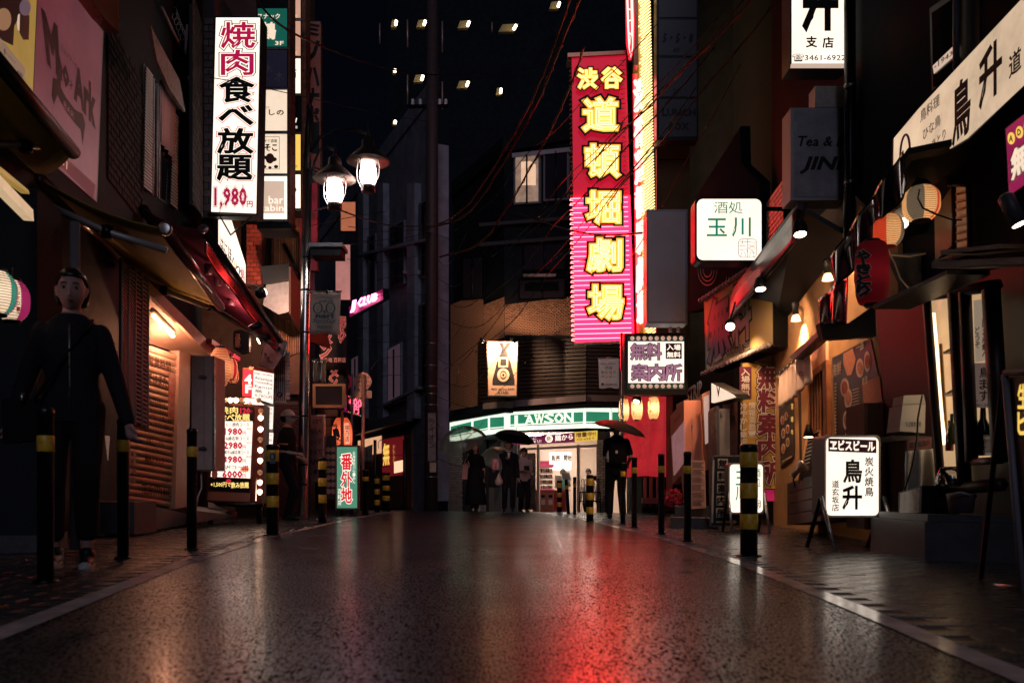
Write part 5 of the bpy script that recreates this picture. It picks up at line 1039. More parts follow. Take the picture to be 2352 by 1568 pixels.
for i in range(29):
    y = 140 + i * 11; tube('unlit_tube', [PT.at(LX(y) + 2, y + 5, -.12), PT.at(LX(y) - 7, y + 4, -.05), PT.at(LX(y) - 5, y + .4, .06), PT.at(LX(y) + 1, y, .07)], .010, mat('neon_glass', (.35, .16, .12), .15), th, 6); tube('unlit_tube', [PT.at(RX(y) - 14, y, .07), PT.at(RX(y) - 3, y - 1, .07)], .010, mat('neon_glass', (.35, .16, .12), .15), th, 6)
YPL = glow('neon_plate', (1, .45, .05), 1.35, .35, 6); NYE = glow('neon_yellow', (1, .66, .26), 3.2)
for ch, q in (('渋', (1328, 158, 1371, 203)), ('谷', (1383, 156, 1427, 202)), ('道', (1341, 226, 1418, 299)), ('頓', (1346, 333, 1421, 405)), ('堀', (1349, 440, 1423, 511)), ('劇', (1351, 549, 1427, 621)), ('場', (1353, 656, 1430, 731))):
    c_ = text(ch, PT, q, YPL, th, .12, .062, name='character'); text(ch, PT, q, INK, c_, .095, .125, name='black_outline')
    vs_, fs_ = textm(ch, PT, q, .15, 0, .014); obj('neon_tube', vs_, fs_, NYE, c_)
# side face with its own neon, upper round sign, yellow striped fin
PRS = Pl(1457, 17.02, 1481, 18.7); sd = thing('neon_side_sign', 'red neon side panel next to the yellow characters', 'sign', PRS.at(1470, 770))
slab('panel', PRS, [(1455, 170), (1475, 168), (1483, 742), (1463, 772)], .02, mat('side_red', (.5, .012, .05), .4, emit=(1, .006, .03), es=.8), sd, 0); NPK = glow('neon_pinkwhite', (1, .26, .22), 4.5)
for ch, c in zip('渋谷道頓堀劇場', cells([(1457, 180), (1474, 178), (1481, 735), (1465, 760)], 7, .1)): vs_, fs_ = textm(ch, PRS, c, .05, 0, .02); obj('neon_character', vs_, fs_, NPK, sd)
slab('edge_trim', Pl(1475, 18.0, 1490, 18.6), [(1474, 165), (1480, 168), (1490, 740), (1483, 744)], .2, COPPER, sd, 0)
PU = Fr(16.7); ur = thing('neon_side_sign', 'upper neon panel with rounded foot above the red sign', 'sign', PU.at(1448, 150)); slab('panel', PU, [(1436, -40), (1454, -40), (1458, 60), (1457, 110), (1450, 138), (1444, 138), (1438, 100)], .02, mat('side_red', (.5, .012, .05)), ur, 0)
for pts in ([(1439, -30), (1442, 60), (1445, 110), (1449, 132), (1453, 110), (1454, 50), (1452, -30)], [(1441, -30), (1444, 70), (1447, 105), (1451, 70), (1449, -30)], [(1440, 20), (1452, 24)], [(1441, 50), (1453, 45)], [(1443, 75), (1454, 82)]): tube('neon_tube', [PU.at(x, y, .05) for x, y in pts], .012, NPK, ur, 6)
slab('bracket_plate', Fr(16.75), rect(1456, -40, 1466, 150), .2, COPPER, ur, 0)
PYS = Pl(1462, 17.3, 1512, 19.4); yf = thing('neon_fin', 'yellow neon fin with rows of slanted tubes', 'sign', PYS.at(1490, 770))
YL = lambda y: 1464 + (y + 20) * 14 / 790; YR = lambda y: 1493 + (y + 20) * 17 / 790
slab('board', PYS, [(YL(-40), -40), (YR(-40), -40), (YR(770), 770), (YL(770), 770)], .12, mat('fin_yellow', (.30, .17, .03), .45, emit=(1, .45, .06), es=.12), yf, 0)
NFY = glow('neon_fin_yellow', (1, .70, .28), 2.4)
for i in range(112):
    y = -30 + i * 7.1; a = rng.uniform(.02, .3); tube('neon_tube', [PYS.at(YL(y) + (YR(y) - YL(y)) * a, y + 22 - 20 * a, .05), PYS.at(YR(y) - .5, y, .05)], .016, NFY, yf, 5)
slab('edge_board', PYS, [(YR(-40), -40), (YR(-40) + 5, -40), (YR(600) + 5, 640), (YR(600), 640)], .3, COPPER, yf, .02)
# ================================================================== RIGHT SIDE
PLUM = mat('plum_ink', (.09, .008, .035), .5); GINK = glow('green_ink', (.015, .22, .11), .9)
# --- vertical tavern sign
A1 = Fr(9.62); t = lightbox('projecting_sign', 'white lit projecting sign with black character and phone number', A1, rect(1819, -60, 1944, 151), LIT, .3, 4)
text('升', A1, (1847, -40, 1922, 66), INK, t, .010, .05, name='character'); text('支', A1, (1852, 84, 1876, 109), INK, t, .010, .03, name='character'); text('店', A1, (1890, 86, 1914, 110), INK, t, .010, .03, name='character')
text('☎3461-6922', A1, (1820, 124, 1942, 142), PLUM, t, .010, .008, kind='stuff'); slab('sill', A1, rect(1818, 146, 1944, 152), .05, PALE2, t, .03)
# --- unlit tea bar box
A2 = Fr(9.6); GRF = mat('unlit_acrylic', (.50, .52, .60), .25, noise=.35, nscale=5)
t = lightbox('projecting_sign', 'unlit grey projecting sign reading Tea & B, streaked with rain', A2, rect(1824, 256, 1940, 452), GRF, .3, 8, mat('box_grey', (.40, .41, .46), .45, .3))
text('Tea & B', A2, (1834, 313, 1940, 336), INK, t, .010, .02, shear=.25, kind='stuff'); text('JINI', A2, (1840, 361, 1937, 398), INK, t, .010, .04, shear=.25, kind='stuff')
slab('condenser', Fr(9.66), rect(1872, 198, 1940, 246), .2, WHITE, t, 0)
# --- square bar sign
A3 = Fr(12.0); t = lightbox('square_sign', 'square white lit bar sign with green characters and a round-cornered seal', A3, rrect(1601, 457, 1749, 597, 14), LIT, .28, 5)
text('酒処', A3, (1640, 463, 1706, 490), GINK, t, .010, .0, kind='stuff'); text('玉', A3, (1624, 502, 1669, 542), GINK, t, .010, .012, name='character'); text('川', A3, (1682, 500, 1724, 543), GINK, t, .010, .012, name='character')
def seal(pl, x, y, s, parent, off):
    pts = rrect(x, y, x + s, y + s, s * .22); tube('seal_ring', [pl.at(a, b, off) for a, b in pts + pts[:1]], .0035, PLUM, parent, 4)
    for ln in ([(.05, .18), (.5, .15), (.95, .2)], [(.5, .0), (.5, 1)], [(.05, .38), (.45, .35)], [(.08, .6), (.45, .55), (.48, .7)], [(.55, .3), (.75, .45), (.95, .3)], [(.55, .5), (.75, .35), (.95, .5), (.75, .6), (.55, .5)], [(.12, .95), (.2, .7), (.35, .75), (.4, .95)], [(.6, .95), (.7, .65), (.95, .8)], [(.2, .05), (.25, .3)], [(.8, .65), (.85, .98)]):
        tube('seal_stroke', [pl.at(x + a * s, y + b * s, off) for a, b in ln], .003, PLUM, parent, 4)
seal(A3, 1696, 549, 42, t, .012); tube('bracket', [A3.at(1752, 480, -.1), V((4.1, 12.0, A3.at(1752, 480).z))], .03, DK, t, 8); tube('bracket', [A3.at(1752, 580, -.1), V((4.1, 12.0, A3.at(1752, 580).z))], .03, DK, t, 8)
# --- blank grey lightbox
A4 = Fr(14.0); t = lightbox('blank_sign', 'tall blank grey sign box beside the neon fin', A4, rect(1490, 486, 1574, 738), mat('blank_acrylic', (.58, .56, .60), .2, noise=.15, nscale=2), .35, 5, mat('box_frame', (.30, .28, .31), .4, .4))
for x in (1540, 1558): lathe('marker_bulb', A4.at(x, 762, -.1), [(.03, 0), (.035, .05), (.02, .08)], mat('clear_bulb', (.5, .4, .4), .15), t, 10)
# --- big slanted grey panel behind
A5 = Pl(1586, 16.2, 1745, 13.2); t = lightbox('slanted_hoarding', 'large slanted grey panel with curved print behind the square sign', A5, [(1592, 470), (1700, 292), (1702, 380), (1745, 420), (1745, 640), (1690, 690), (1584, 715)], mat('panel_grey', (.012, .022, .034), .9, noise=.25, nscale=3, spec=0), .15, 3, mat('hoarding_edge', (.012, .018, .026), .9, spec=0))
for cx, cy_ in ((1625, 620), (1690, 640)):
    for r in (10, 16, 22): tube('printed_curve', [A5.at(cx + r * math.cos(a), cy_ + r * 1.6 * math.sin(a), .012) for a in [i * .3 for i in range(12)]], .008, mat('print_dim', (.28, .26, .24), .6), t, 4)
# --- dark stack of lunch signs
A6 = Fr(16.2); t = thing('tenant_sign', 'unlit stack of tenant panels with LUNCH lettering, beside the neon fin', 'sign', A6.at(1556, 320)); DNV = mat('unlit_navy', (.055, .06, .085), .4, noise=.2, nscale=3); DIN = mat('dim_ink', (.012, .012, .02), .6)
slab('case', A6, rect(1508, -60, 1604, 322), .3, DK, t, -.01)
for y0, y1 in ((-50, 40), (46, 128), (134, 222), (228, 314)): slab('panel', A6, rect(1514, y0, 1600, y1), .01, DNV, t, .0)
text('5・5・8', A6, (1522, 78, 1592, 98), DIN, t, .006, .03, shear=.2, kind='stuff'); text('4F', A6, (1545, 110, 1562, 122), DIN, t, .006, kind='stuff'); text('2F', A6, (1545, 204, 1562, 216), DIN, t, .006, kind='stuff'); text('LUNCH', A6, (1522, 250, 1597, 266), DIN, t, .006, .04, kind='stuff'); text('BOX', A6, (1536, 282, 1582, 299), DIN, t, .006, .04, kind='stuff')
OCW = mat('dull_ochre_wall', (.14, .075, .025), .7, noise=.3, nscale=3)
slab('ochre_panel', Fr(16.8), rect(1508, 322, 1584, 800), .1, OCW, GB, 0); slab('ochre_joint', Fr(16.8), rect(1508, 366, 1584, 368), .01, DK, GB, .006)
# --- information office sign with bulbs
A7 = Fr(15.0); t = lightbox('guide_sign', 'white lit guide office sign with rows of round bulbs above and below', A7, rect(1443, 784, 1571, 879), LIT, .3, 3)
slab('green_strip', A7, rect(1441, 771, 1573, 783), .04, mat('strip_green', (.01, .10, .075), .4), t, .01); slab('green_strip', A7, rect(1441, 880, 1573, 894), .04, mat('strip_green', (.01, .10, .075), .4), t, .01); slab('outer_frame', A7, rect(1434, 765, 1580, 906), .32, BLK, t, -.02)
VIO = glow('violet_print', (.52, .24, .36), .8, 1.0, 9)
chars('無料', A7, (1448, 789, 1520, 825), [(VIO, .025, .018, None), (INK, .062, .012, 'black_outline')], t, False, .06); chars('案内所', A7, (1450, 837, 1566, 873), [(VIO, .025, .018, None), (INK, .062, .012, 'black_outline')], t, False, .06)
slab('plum_square', A7, rect(1529, 788, 1566, 824), .003, PLUM, t, .011); text('入場', A7, (1532, 791, 1563, 804), LIT, t, .015, .02, kind='stuff'); text('無料', A7, (1532, 808, 1563, 821), LIT, t, .015, .02, kind='stuff')
BLB = mat('glass_bulb', (.75, .62, .55), .12, emit=(1, .62, .45), es=.45)
for i in range(9):
    for y in (777, 887): lathe('bulb', A7.at(1452 + i * 14, y, .015), [(.034, 0), (.038, .02), (.03, .04), (.012, .05)], BLB, t, 10, A7.n)
# --- red-lit passage: vinyl curtain, lanterns, lamp, posts
t = thing('vinyl_curtain', 'red glowing vinyl curtain behind the black umbrella', 'curtain', P(1480, 1100, 17.6)); VIN = mat('red_vinyl_glow', (.85, .10, .12), .4, emit=(1, .04, .06), es=.34, noise=.5, nscale=1.5)  # faint emission stands in for red light coming through the vinyl
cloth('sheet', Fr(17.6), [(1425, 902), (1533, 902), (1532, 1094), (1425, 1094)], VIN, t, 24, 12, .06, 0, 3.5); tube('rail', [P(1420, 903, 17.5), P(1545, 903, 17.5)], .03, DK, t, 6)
t = thing('passage_frame', 'dark red timber frame at the side of the red curtain', 'frame', P(1540, 1168, 17.2)); slab('post', Fr(17.2), rect(1533, 895, 1545, 1172), .15, mat('red_timber', (.16, .02, .025), .5), t); slab('beam', Fr(17.2), rect(1425, 893, 1545, 902), .2, mat('red_timber', (.16, .02, .025), .5), t)
for x in (1478, 1492, 1508, 1520): slab('lower_board', Fr(17.7), rect(x, 1094, x + 7, 1165), .05, mat('red_board', (.28, .04, .04), .5), t)
slab('bench', Fr(17.4), rect(1478, 1143, 1532, 1156), .3, mat('red_timber', (.16, .02, .025)), t)
YLN = paper('lantern_warm', (.9, .66, .42))
for x, y, w_, lab in ((1433, 941, 12, 'lit paper lantern nearest the store, first of three in the red passage'), (1463, 938, 13, 'middle lit paper lantern of three in the red passage'), (1501, 936, 13, 'lit paper lantern before the red timber post, last of three')):
    l_ = lantern('paper_lantern', lab, P(x, y, 16.6), w_ / F * 16.6, .43, YLN, ribs=16, squash=.8, watt=5.0); column('つぶじマ', Fr(16.5), (x - 12, y - 18, x - 5, y + 15), INK, l_, 0, .02)
t = thing('gooseneck_lamp', 'black gooseneck lamp lighting the lanterns from below the guide sign', 'lamp', P(1470, 905, 16.3)); tube('neck', [P(1530, 900, 16.3), P(1490, 902, 16.3), P(1472, 905, 16.3)], .018, BLK, t, 8); lathe('shade', P(1461, 922, 16.25), [(.10, 0), (.07, .1), (.03, .16)], BLK, t, 14, V((.35, .3, 1))); lathe('bulb', P(1461.5, 923, 16.22), [(.05, -.01), (.06, .02), (.02, .06)], glow('warm_bulb', (1, .62, .36), 18), t, 10, V((.35, .3, 1)))
# pole and white festival banner
q_ = P(1429, 1165, 15.6); t = thing('banner_pole', 'slim steel pole carrying a white sponsor banner', 'pole', V((q_.x, q_.y, gz(q_.x, q_.y)))); tube('shaft', [V((q_.x, q_.y, gz(q_.x, q_.y))), P(1428, 765, 15.6)], .028, CHROME, t, 12)
BN2 = Fr(15.5); t = thing('sponsor_banner', 'white cloth banner with black lines of writing and a round red logo', 'banner', BN2.at(1398, 892)); cloth('cloth', BN2, [(1374, 822), (1422, 822), (1422, 891), (1376, 891)], mat('white_cloth', (.62, .50, .47), .8, emit=(1, .7, .6), es=.06), t, 10, 6, .012, 0, 1)
text('6月第一日曜日は', BN2, (1380, 833, 1414, 837), INK, t, .03, kind='stuff'); text('渋谷', BN2, (1389, 840, 1407, 848), INK, t, .03, kind='stuff'); text('おとなり', BN2, (1381, 851, 1414, 858), INK, t, .03, kind='stuff'); text('サンデー', BN2, (1381, 862, 1415, 868), INK, t, .03, kind='stuff'); text('YOSHIMOTO', BN2, (1389, 880, 1417, 885), INK, t, .03, .01, kind='stuff'); slab('logo', BN2, ell(1384, 882, 3.2, 3.2, 14), .001, PLUM, t, .03); text('supported by', BN2, (1393, 875, 1404, 877), INK, t, .03, kind='stuff')
tube('rod', [BN2.at(1372, 822, .02), BN2.at(1428, 821, .02)], .01, STEEL, t, 6)
# --- orange kiosk, white window, grey machine
ORK = mat('orange_kiosk', (.85, .33, .22), .5, noise=.12, nscale=4); KL = Pl(1539, 13.4, 1571, 12.8); KF = Fr(12.8)
t = thing('orange_kiosk', 'orange-lit ticket kiosk with a slanted glass front', 'kiosk', P(1580, 1110, 13.0))
slab('front_panel', KL, [(1539, 955), (1571, 919), (1572, 1083), (1545, 1112)], .1, ORK, t, 0); slab('glass_front', KL, [(1542, 1002), (1570, 968), (1571, 1060), (1547, 1092)], .02, glow('pink_glass', (.55, .24, .24), .45, .5, 4), t, .012); text('INFORMATION', KL, [(1547, 966), (1562, 949), (1562, 957), (1547, 974)], REDP, t, .006, kind='stuff')
slab('side_panel', KF, [(1571, 919), (1617, 919), (1620, 1060), (1572, 1083)], .6, ORK, t, -.02); slab('door', KF, rect(1590, 967, 1617, 1060), .01, ORK, t, -.006); slab('hinge', KF, rect(1589, 976, 1591, 988), .02, STEEL, t, .01)
t = thing('shop_window', 'narrow white framed window right of the orange kiosk', 'window', P(1622, 1080, 12.6)); WKF = Fr(12.6); slab('frame', WKF, [(1612, 905), (1630, 896), (1632, 1075), (1622, 1080)], .1, mat('frame_orange', (.5, .22, .14), .5), t); slab('pane', WKF, [(1616, 912), (1628, 906), (1629, 1015), (1620, 1020)], .02, glow('pale_pane', (.75, .52, .45), .55, .3), t, .012)
t = thing('theatre_letters', 'dark red raised shop letters on a rail under the guide sign', 'sign', P(1600, 925, 14.2)); PS_ = Pl(1575, 15.2, 1618, 13.6)
slab('rail', PS_, [(1575, 925), (1618, 905), (1618, 912), (1575, 932)], .05, mat('red_rail', (.2, .012, .03)), t)
text('STRIP', PS_, [(1578, 895), (1612, 872), (1612, 905), (1578, 924)], mat('dim_red_letter', (.20, .012, .02), .4), t, .04, .03, kind='stuff')
t = lightbox('canopy_light', 'bright cream triangular canopy light below the purple sign', Pl(1634, 12.4, 1690, 11.6), [(1634, 880), (1684, 906), (1690, 912), (1640, 925), (1634, 924)], PALE, .2, 2, DK, 'light'); text('V', Pl(1634, 12.4, 1690, 11.6), [(1646, 886), (1653, 890), (1652, 912), (1648, 908)], REDP, t, .012, .05)
t = thing('grey_machine', 'tall grey vending machine with green poster on its side', 'machine', P(1655, 1180, 12.1)); MF = Fr(11.9); slab('front', MF, [(1645, 938), (1676, 938), (1678, 1180), (1648, 1180)], .5, mat('machine_grey', (.24, .235, .24), .5, noise=.2, nscale=4), t); slab('side', Pl(1628, 12.5, 1646, 11.9), [(1629, 940), (1645, 932), (1648, 1180), (1634, 1182)], .04, mat('machine_dark', (.06, .06, .07), .35), t, .01); slab('poster', Pl(1628, 12.5, 1646, 11.9), [(1631, 955), (1643, 945), (1644, 985), (1634, 1000)], .005, mat('green_poster', (.10, .18, .14), .5, noise=.8, nscale=8, two=(.5, .45, .4)), t, .02); slab('padlock', MF, rect(1656, 944, 1661, 954), .03, STEEL, t, .03)
slab('brick_jamb', Fr(12.2), rect(1676, 900, 1694, 1180), .4, mat('jamb_brick', (.06, .02, .025), .7, noise=.5, nscale=14), t, 0)
# notice boards of small print, flowers, steps
t = thing('notice_board', 'pink-lit board of printed multilingual notices', 'notice', P(1602, 1170, 11.6)); NF = Fr(11.6); slab('board', NF, [(1584, 1056), (1619, 1058), (1622, 1166), (1590, 1168)], .03, mat('notice_paper', (.66, .40, .34), .7), t); slab('side_card', Pl(1562, 12.0, 1584, 11.6), [(1562, 1075), (1582, 1056), (1586, 1168), (1572, 1165)], .02, mat('card_peach', (.5, .24, .17), .7), t)
for i in range(6):
    y = 1060 + i * 17.5; slab('rule', NF, rect(1588, y + 15, 1620, y + 15.6), .001, INK, t, .004)
    for k in range(5): slab('print_line', NF, rect(1588 + rng.uniform(0, 3), y + 1 + k * 2.6, 1618 - rng.uniform(0, 9), y + 2.2 + k * 2.6), .001, INKB, t, .004)
t = thing('flower_pot', 'pot of red flowers beside the kiosk steps', 'plant', P(1545, 1172, 12.6)); lathe('pot', P(1547, 1172, 12.5), [(.10, 0), (.13, .1), (.14, .14), (.12, .15)], mat('pot_brown', (.10, .035, .03), .6), t, 14)
fl_v, fl_f, lf_v, lf_f = [], [], [], []
for i in range(190):
    a, r = rng.uniform(0, 6.28), rng.uniform(0, .17) ; c = P(1542, 1142, 12.4) + V((math.cos(a) * r * 1.1, math.sin(a) * r * .6, rng.uniform(-.12, .12) * (1 - r * 2)))
    for k in range(3):
        d = V((rng.uniform(-1, 1), rng.uniform(-1, .3), rng.uniform(-1, 1))).normalized() * .026; e = d.cross(V((rng.uniform(-1, 1), 1, rng.uniform(-1, 1)))).normalized() * .02
        T = (fl_v, fl_f) if i % 4 else (lf_v, lf_f); b = len(T[0]); T[0].extend([c, c + d + e, c + d * 1.5, c + d - e]); T[1].append((b, b + 1, b + 2, b + 3))
obj('petals', fl_v, fl_f, mat('petal_red', (.62, .015, .07), .6, noise=.4, nscale=20), t, kind='stuff'); obj('leaves', lf_v, lf_f, mat('flower_leaf', (.03, .07, .03), .6), t, kind='stuff')
t = thing('kiosk_steps', 'dark steps in front of the orange kiosk', 'steps', P(1580, 1205, 11.6)); hexa('lower_step', [G(P(1540, HY, 11.3).x, 11.3), G(P(1650, HY, 11.0).x, 11.0), G(P(1650, HY, 12.4).x, 12.4), G(P(1540, HY, 12.8).x, 12.8)] + [p + V((0, 0, .14)) for p in (G(P(1540, HY, 11.3).x, 11.3), G(P(1650, HY, 11.0).x, 11.0), G(P(1650, HY, 12.4).x, 12.4), G(P(1540, HY, 12.8).x, 12.8))], STO, t)
hexa('upper_step', [G(P(1550, HY, 11.9).x, 11.9), G(P(1650, HY, 11.6).x, 11.6), G(P(1650, HY, 12.6).x, 12.6), G(P(1550, HY, 12.9).x, 12.9)] + [p + V((0, 0, .28)) for p in (G(P(1550, HY, 11.9).x, 11.9), G(P(1650, HY, 11.6).x, 11.6), G(P(1650, HY, 12.6).x, 12.6), G(P(1550, HY, 12.9).x, 12.9))], STO, t)
# --- yellow and plum guide board
YBD = mat('yellow_board', (.42, .27, .06), .5, noise=.15, nscale=4); A8 = Fr(12.75); t = lightbox('guide_board', 'tall yellow guide board with big plum characters', A8, rect(1706, 834, 1792, 1122), YBD, .08, 2)
slab('plum_field', A8, rect(1699, 842, 1726, 916), .01, PLUM, t, .012); column('入場無料', A8, (1703, 846, 1722, 912), WHITE, t, .024, .02); column('冷やかし歓迎', A8, (1701, 925, 1716, 1022), WHITE, t, .016, .02); column('情報満載！', A8, (1720, 922, 1735, 1005), WHITE, t, .016, .02)
chars('無料案内所', A8, (1742, 838, 1795, 1112), [(mat('plum_field_ink', (.11, .010, .03), .5), .035, .022, None), (WHITE, .07, .017, 'white_edge'), (INK, .10, .012, 'black_outline')], t)
slab('pink_strip', A8, rect(1750, 1100, 1790, 1150), .01, glow('magenta_glow', (.6, .02, .12), .45), t, -.05)
# --- purple corner sign with studs of bulbs
A9 = Pl(1617, 14.2, 1775, 12.0); t = lightbox('corner_sign', 'purple and yellow corner sign edged with bulbs under the maroon awning', A9, [(1620, 695), (1772, 590), (1774, 792), (1624, 852)], mat('lilac_face', (.34, .26, .20), .5, noise=.7, nscale=5, two=(.38, .30, .06)), .3, 3)
chars('無', A9, [(1630, 700), (1672, 672), (1676, 800), (1628, 830)], [(mat('violet_ink', (.13, .03, .16), .5), .04, .02, None), (INK, .09, .012, 'black_outline')], t, gap=0); chars('料', A9, [(1680, 668), (1722, 640), (1724, 770), (1684, 795)], [(mat('grey_violet', (.26, .22, .26), .5), .04, .02, None), (INK, .09, .012, 'black_outline')], t, gap=0)
slab('plum_label', A9, [(1635, 820), (1659, 807), (1661, 826), (1637, 838)], .004, PLUM, t, .014); text('入場無料', A9, [(1637, 822), (1657, 811), (1658, 824), (1639, 835)], WHITE, t, .02, .02, kind='stuff'); text('大人の百軒店', A9, [(1668, 798), (1722, 784), (1724, 802), (1669, 822)], WHITE, t, .014, .06, kind='stuff'); text('大人の百軒店', A9, [(1668, 798), (1722, 784), (1724, 802), (1669, 822)], INK, t, .024, .02, kind='stuff')
for i in range(22):
    f = i / 21
    for (xa, ya, xb, yb) in ((1617, 858, 1770, 792), (1612, 690, 1775, 583)): lathe('bulb', A9.at(xa + (xb - xa) * f, ya + (yb - ya) * f, .02), [(.03, 0), (.042, .02), (.034, .05), (.01, .062)], mat('dull_bulb', (.30, .26, .28), .15), t, 9, A9.n)
# --- maroon awning with spot lamps
AW = Pl(1634, 15.0, 1829, 9.6); MRN = mat('maroon_vinyl', (.20, .018, .03), .3, noise=.3, nscale=4)
t = thing('maroon_awning', 'maroon vinyl awning with lit spot lamps beneath', 'awning', AW.at(1700, 760)); cloth('valance', AW, [(1634, 738), (1829, 478), (1832, 548), (1634, 785)], MRN, t, 24, 3, .02, .02, 3)
q8 = [AW.at(1634, 738), AW.at(1831, 478), PRF.at(1950, 545, .06), PRF.at(1776, 770, .06)]; hexa('canopy', q8 + [p + V((0, 0, .06)) for p in q8], BLK, t); tube('edge_rail', [AW.at(1634, 785, .02), AW.at(1832, 548, .02)], .02, DK, t, 6)
for lab, x, y, D, e in (('round lit spot lamp at the far end of the maroon awning', 1677, 750, 12.4, 90), ('middle spot lamp under the maroon awning', 1747, 664, 11.0, 39), ('near spot lamp under the maroon awning', 1838, 538, 9.2, 39.5)):
    l_ = thing('spot_lamp', lab, 'lamp', P(x, y, D)); ax = V((.15, .75, .65)) if e > 40 else V((0, .3, 1)); lathe('can', P(x, y, D), [(.075, 0), (.082, .05), (.06, .14), (.03, .18)], BLK, l_, 18, ax); lathe('lens', P(x, y, D) - ax.normalized() * .003, [(.064, 0), (.05, -.004)], glow('spot_lens', (1, .72, .42), 16 if e > 40 else 7), l_, 18, ax); tube('stem', [P(x, y - 4, D) + ax * .1, P(x, y - 4, D) + V((.1, .1, .35))], .014, BLK, l_, 6)
    lamp('beam', 'SPOT', P(x, y, D) - ax.normalized() * .03, e if e > 40 else 90, (1, .55, .28), l_, .04, P(x + 30, y + 250, D + .3) if e > 40 else PRF.at(x + 60, y + 330), 130)
# --- wall lamps on the ochre wall
for lab, x, y, D, e in (('black adjustable wall lamp with clear bulb on the ochre wall', 1828, 735, 11.0, 260), ('wall lamp half hidden behind the tarpaulin', 1901, 640, 9.6, 210)):
    l_ = thing('wall_lamp', lab, 'lamp', PRF.at(x + 15, y - 20)); w_ = PRF.at(x + 16, y - 35); c = P(x, y - 12, PRF.D(x + 10) - .35)
    lathe('wall_plate', w_, [(.05, -.02), (.05, .02), (.03, .04)], BLK, l_, 12, PRF.n); tube('arm', [w_, w_ + PRF.n * .12, c + V((0, 0, .12))], .016, BLK, l_, 8); lathe('socket', c, [(.04, 0), (.042, .15), (.03, .17)], BLK, l_, 12, V((-.1, 0, 1))); lathe('bulb', c + V((0, 0, -.08)), [(.025, -.01), (.065, .0), (.05, .05), (.03, .09)], glow('reflector_bulb', (1, .6, .3), 3.0), l_, 14)
    lamp('beam', 'SPOT', c + V((0, 0, -.11)), e, (1, .47, .20), l_, .04, c + V((.5, .05, -1)), 110, .9)
# ================================================================== RIGHT SIDE, TAVERN FRONT
oc = slab('ochre_wall', PRF, [(1776, 590), (1945, 440), (2062, 560), (2066, 1262), (1776, 1214)], .12, OCHRE, IB, .05)
PW = PRF
wall_bricks(PRF, 1768, 470, 1812, 600, .16, .075, [mat('pale_tile_%d' % i, (.34, .33, .34), .4) for i in range(3)], IB, .07, 90, 'ptile')
# doorway with lattice, board above, noren
t = thing('lattice_door', 'timber lattice sliding door lit warm beside the big seafood poster', 'door', PW.at(1878, 1110)); FRW = mat('door_wood', (.30, .13, .07), .5, noise=.35, nscale=12)
slab('door_recess', PW, [(1832, 870), (1898, 822), (1905, 1112), (1838, 1120)], .04, mat('recess_dark', (.02, .012, .01), .7), t, .06)
for x in (1858, 1864, 1870, 1876, 1882): slab('lattice_bar', PW, [(x, 862 - (x - 1858) * .9), (x + 2, 860 - (x - 1858) * .9), (x + 3, 1112), (x + 1, 1112)], .03, FRW, t, .09)
slab('jamb', PW, [(1840, 880), (1855, 870), (1858, 1116), (1843, 1118)], .05, mat('jamb_ochre', (.5, .27, .12), .6), t, .10); slab('jamb', PW, [(1888, 838), (1897, 832), (1903, 1112), (1894, 1112)], .06, FRW, t, .10); slab('lintel', PW, [(1852, 862), (1897, 826), (1897, 842), (1852, 878)], .06, FRW, t, .10)
slab('lit_transom', PW, [(1862, 812), (1897, 776), (1897, 826), (1862, 856)], .03, mat('transom_pink', (.62, .32, .24), .6), t, .08)
slab('canopy_board', Pl(1812, 11.6, 1882, 9.9), [(1812, 820), (1880, 758), (1884, 768), (1822, 826)], .15, WOODD, t, .10)
t = thing('shop_curtain', 'pale split shop curtain hanging from a black rod', 'curtain', PW.at(1825, 930)); NRP = Pl(1786, 12.2, 1900, 9.8); NRM = mat('noren_cloth', (.85, .66, .60), .85)
tube('rod', [NRP.at(1781, 860, .02), NRP.at(1902, 766, .02)], .016, BLK, t, 8)
for q in ([(1789, 856), (1808, 841), (1812, 924), (1791, 936)], [(1809, 840), (1828, 825), (1832, 908), (1813, 922)], [(1829, 824), (1858, 801), (1864, 876), (1832, 904)]): cloth('curtain_panel', NRP, q, NRM, t, 10, 8, .02, 0, 1.6)
for i in range(9): x = 1790 + i * 9; y = 858 - i * 7.2; tube('hanging_loop', [NRP.at(x, y - 5, .04), NRP.at(x + 1, y, .03), NRP.at(x, y + 3, .01)], .007, WHITE, t, 5)
ring(NRP, 1840, 858, 5.5, 4, INKB, t, .035, 'printed_crest'); text('鳥', NRP, (1837, 853, 1843, 864), INKB, t, .035)
for x in (1783, 1880): tube('rod_bracket', [NRP.at(x, 858 - (x - 1783) * .78, .02), PRF.at(x + 8, 856 - (x - 1783) * .78)], .014, BLK, t, 6)
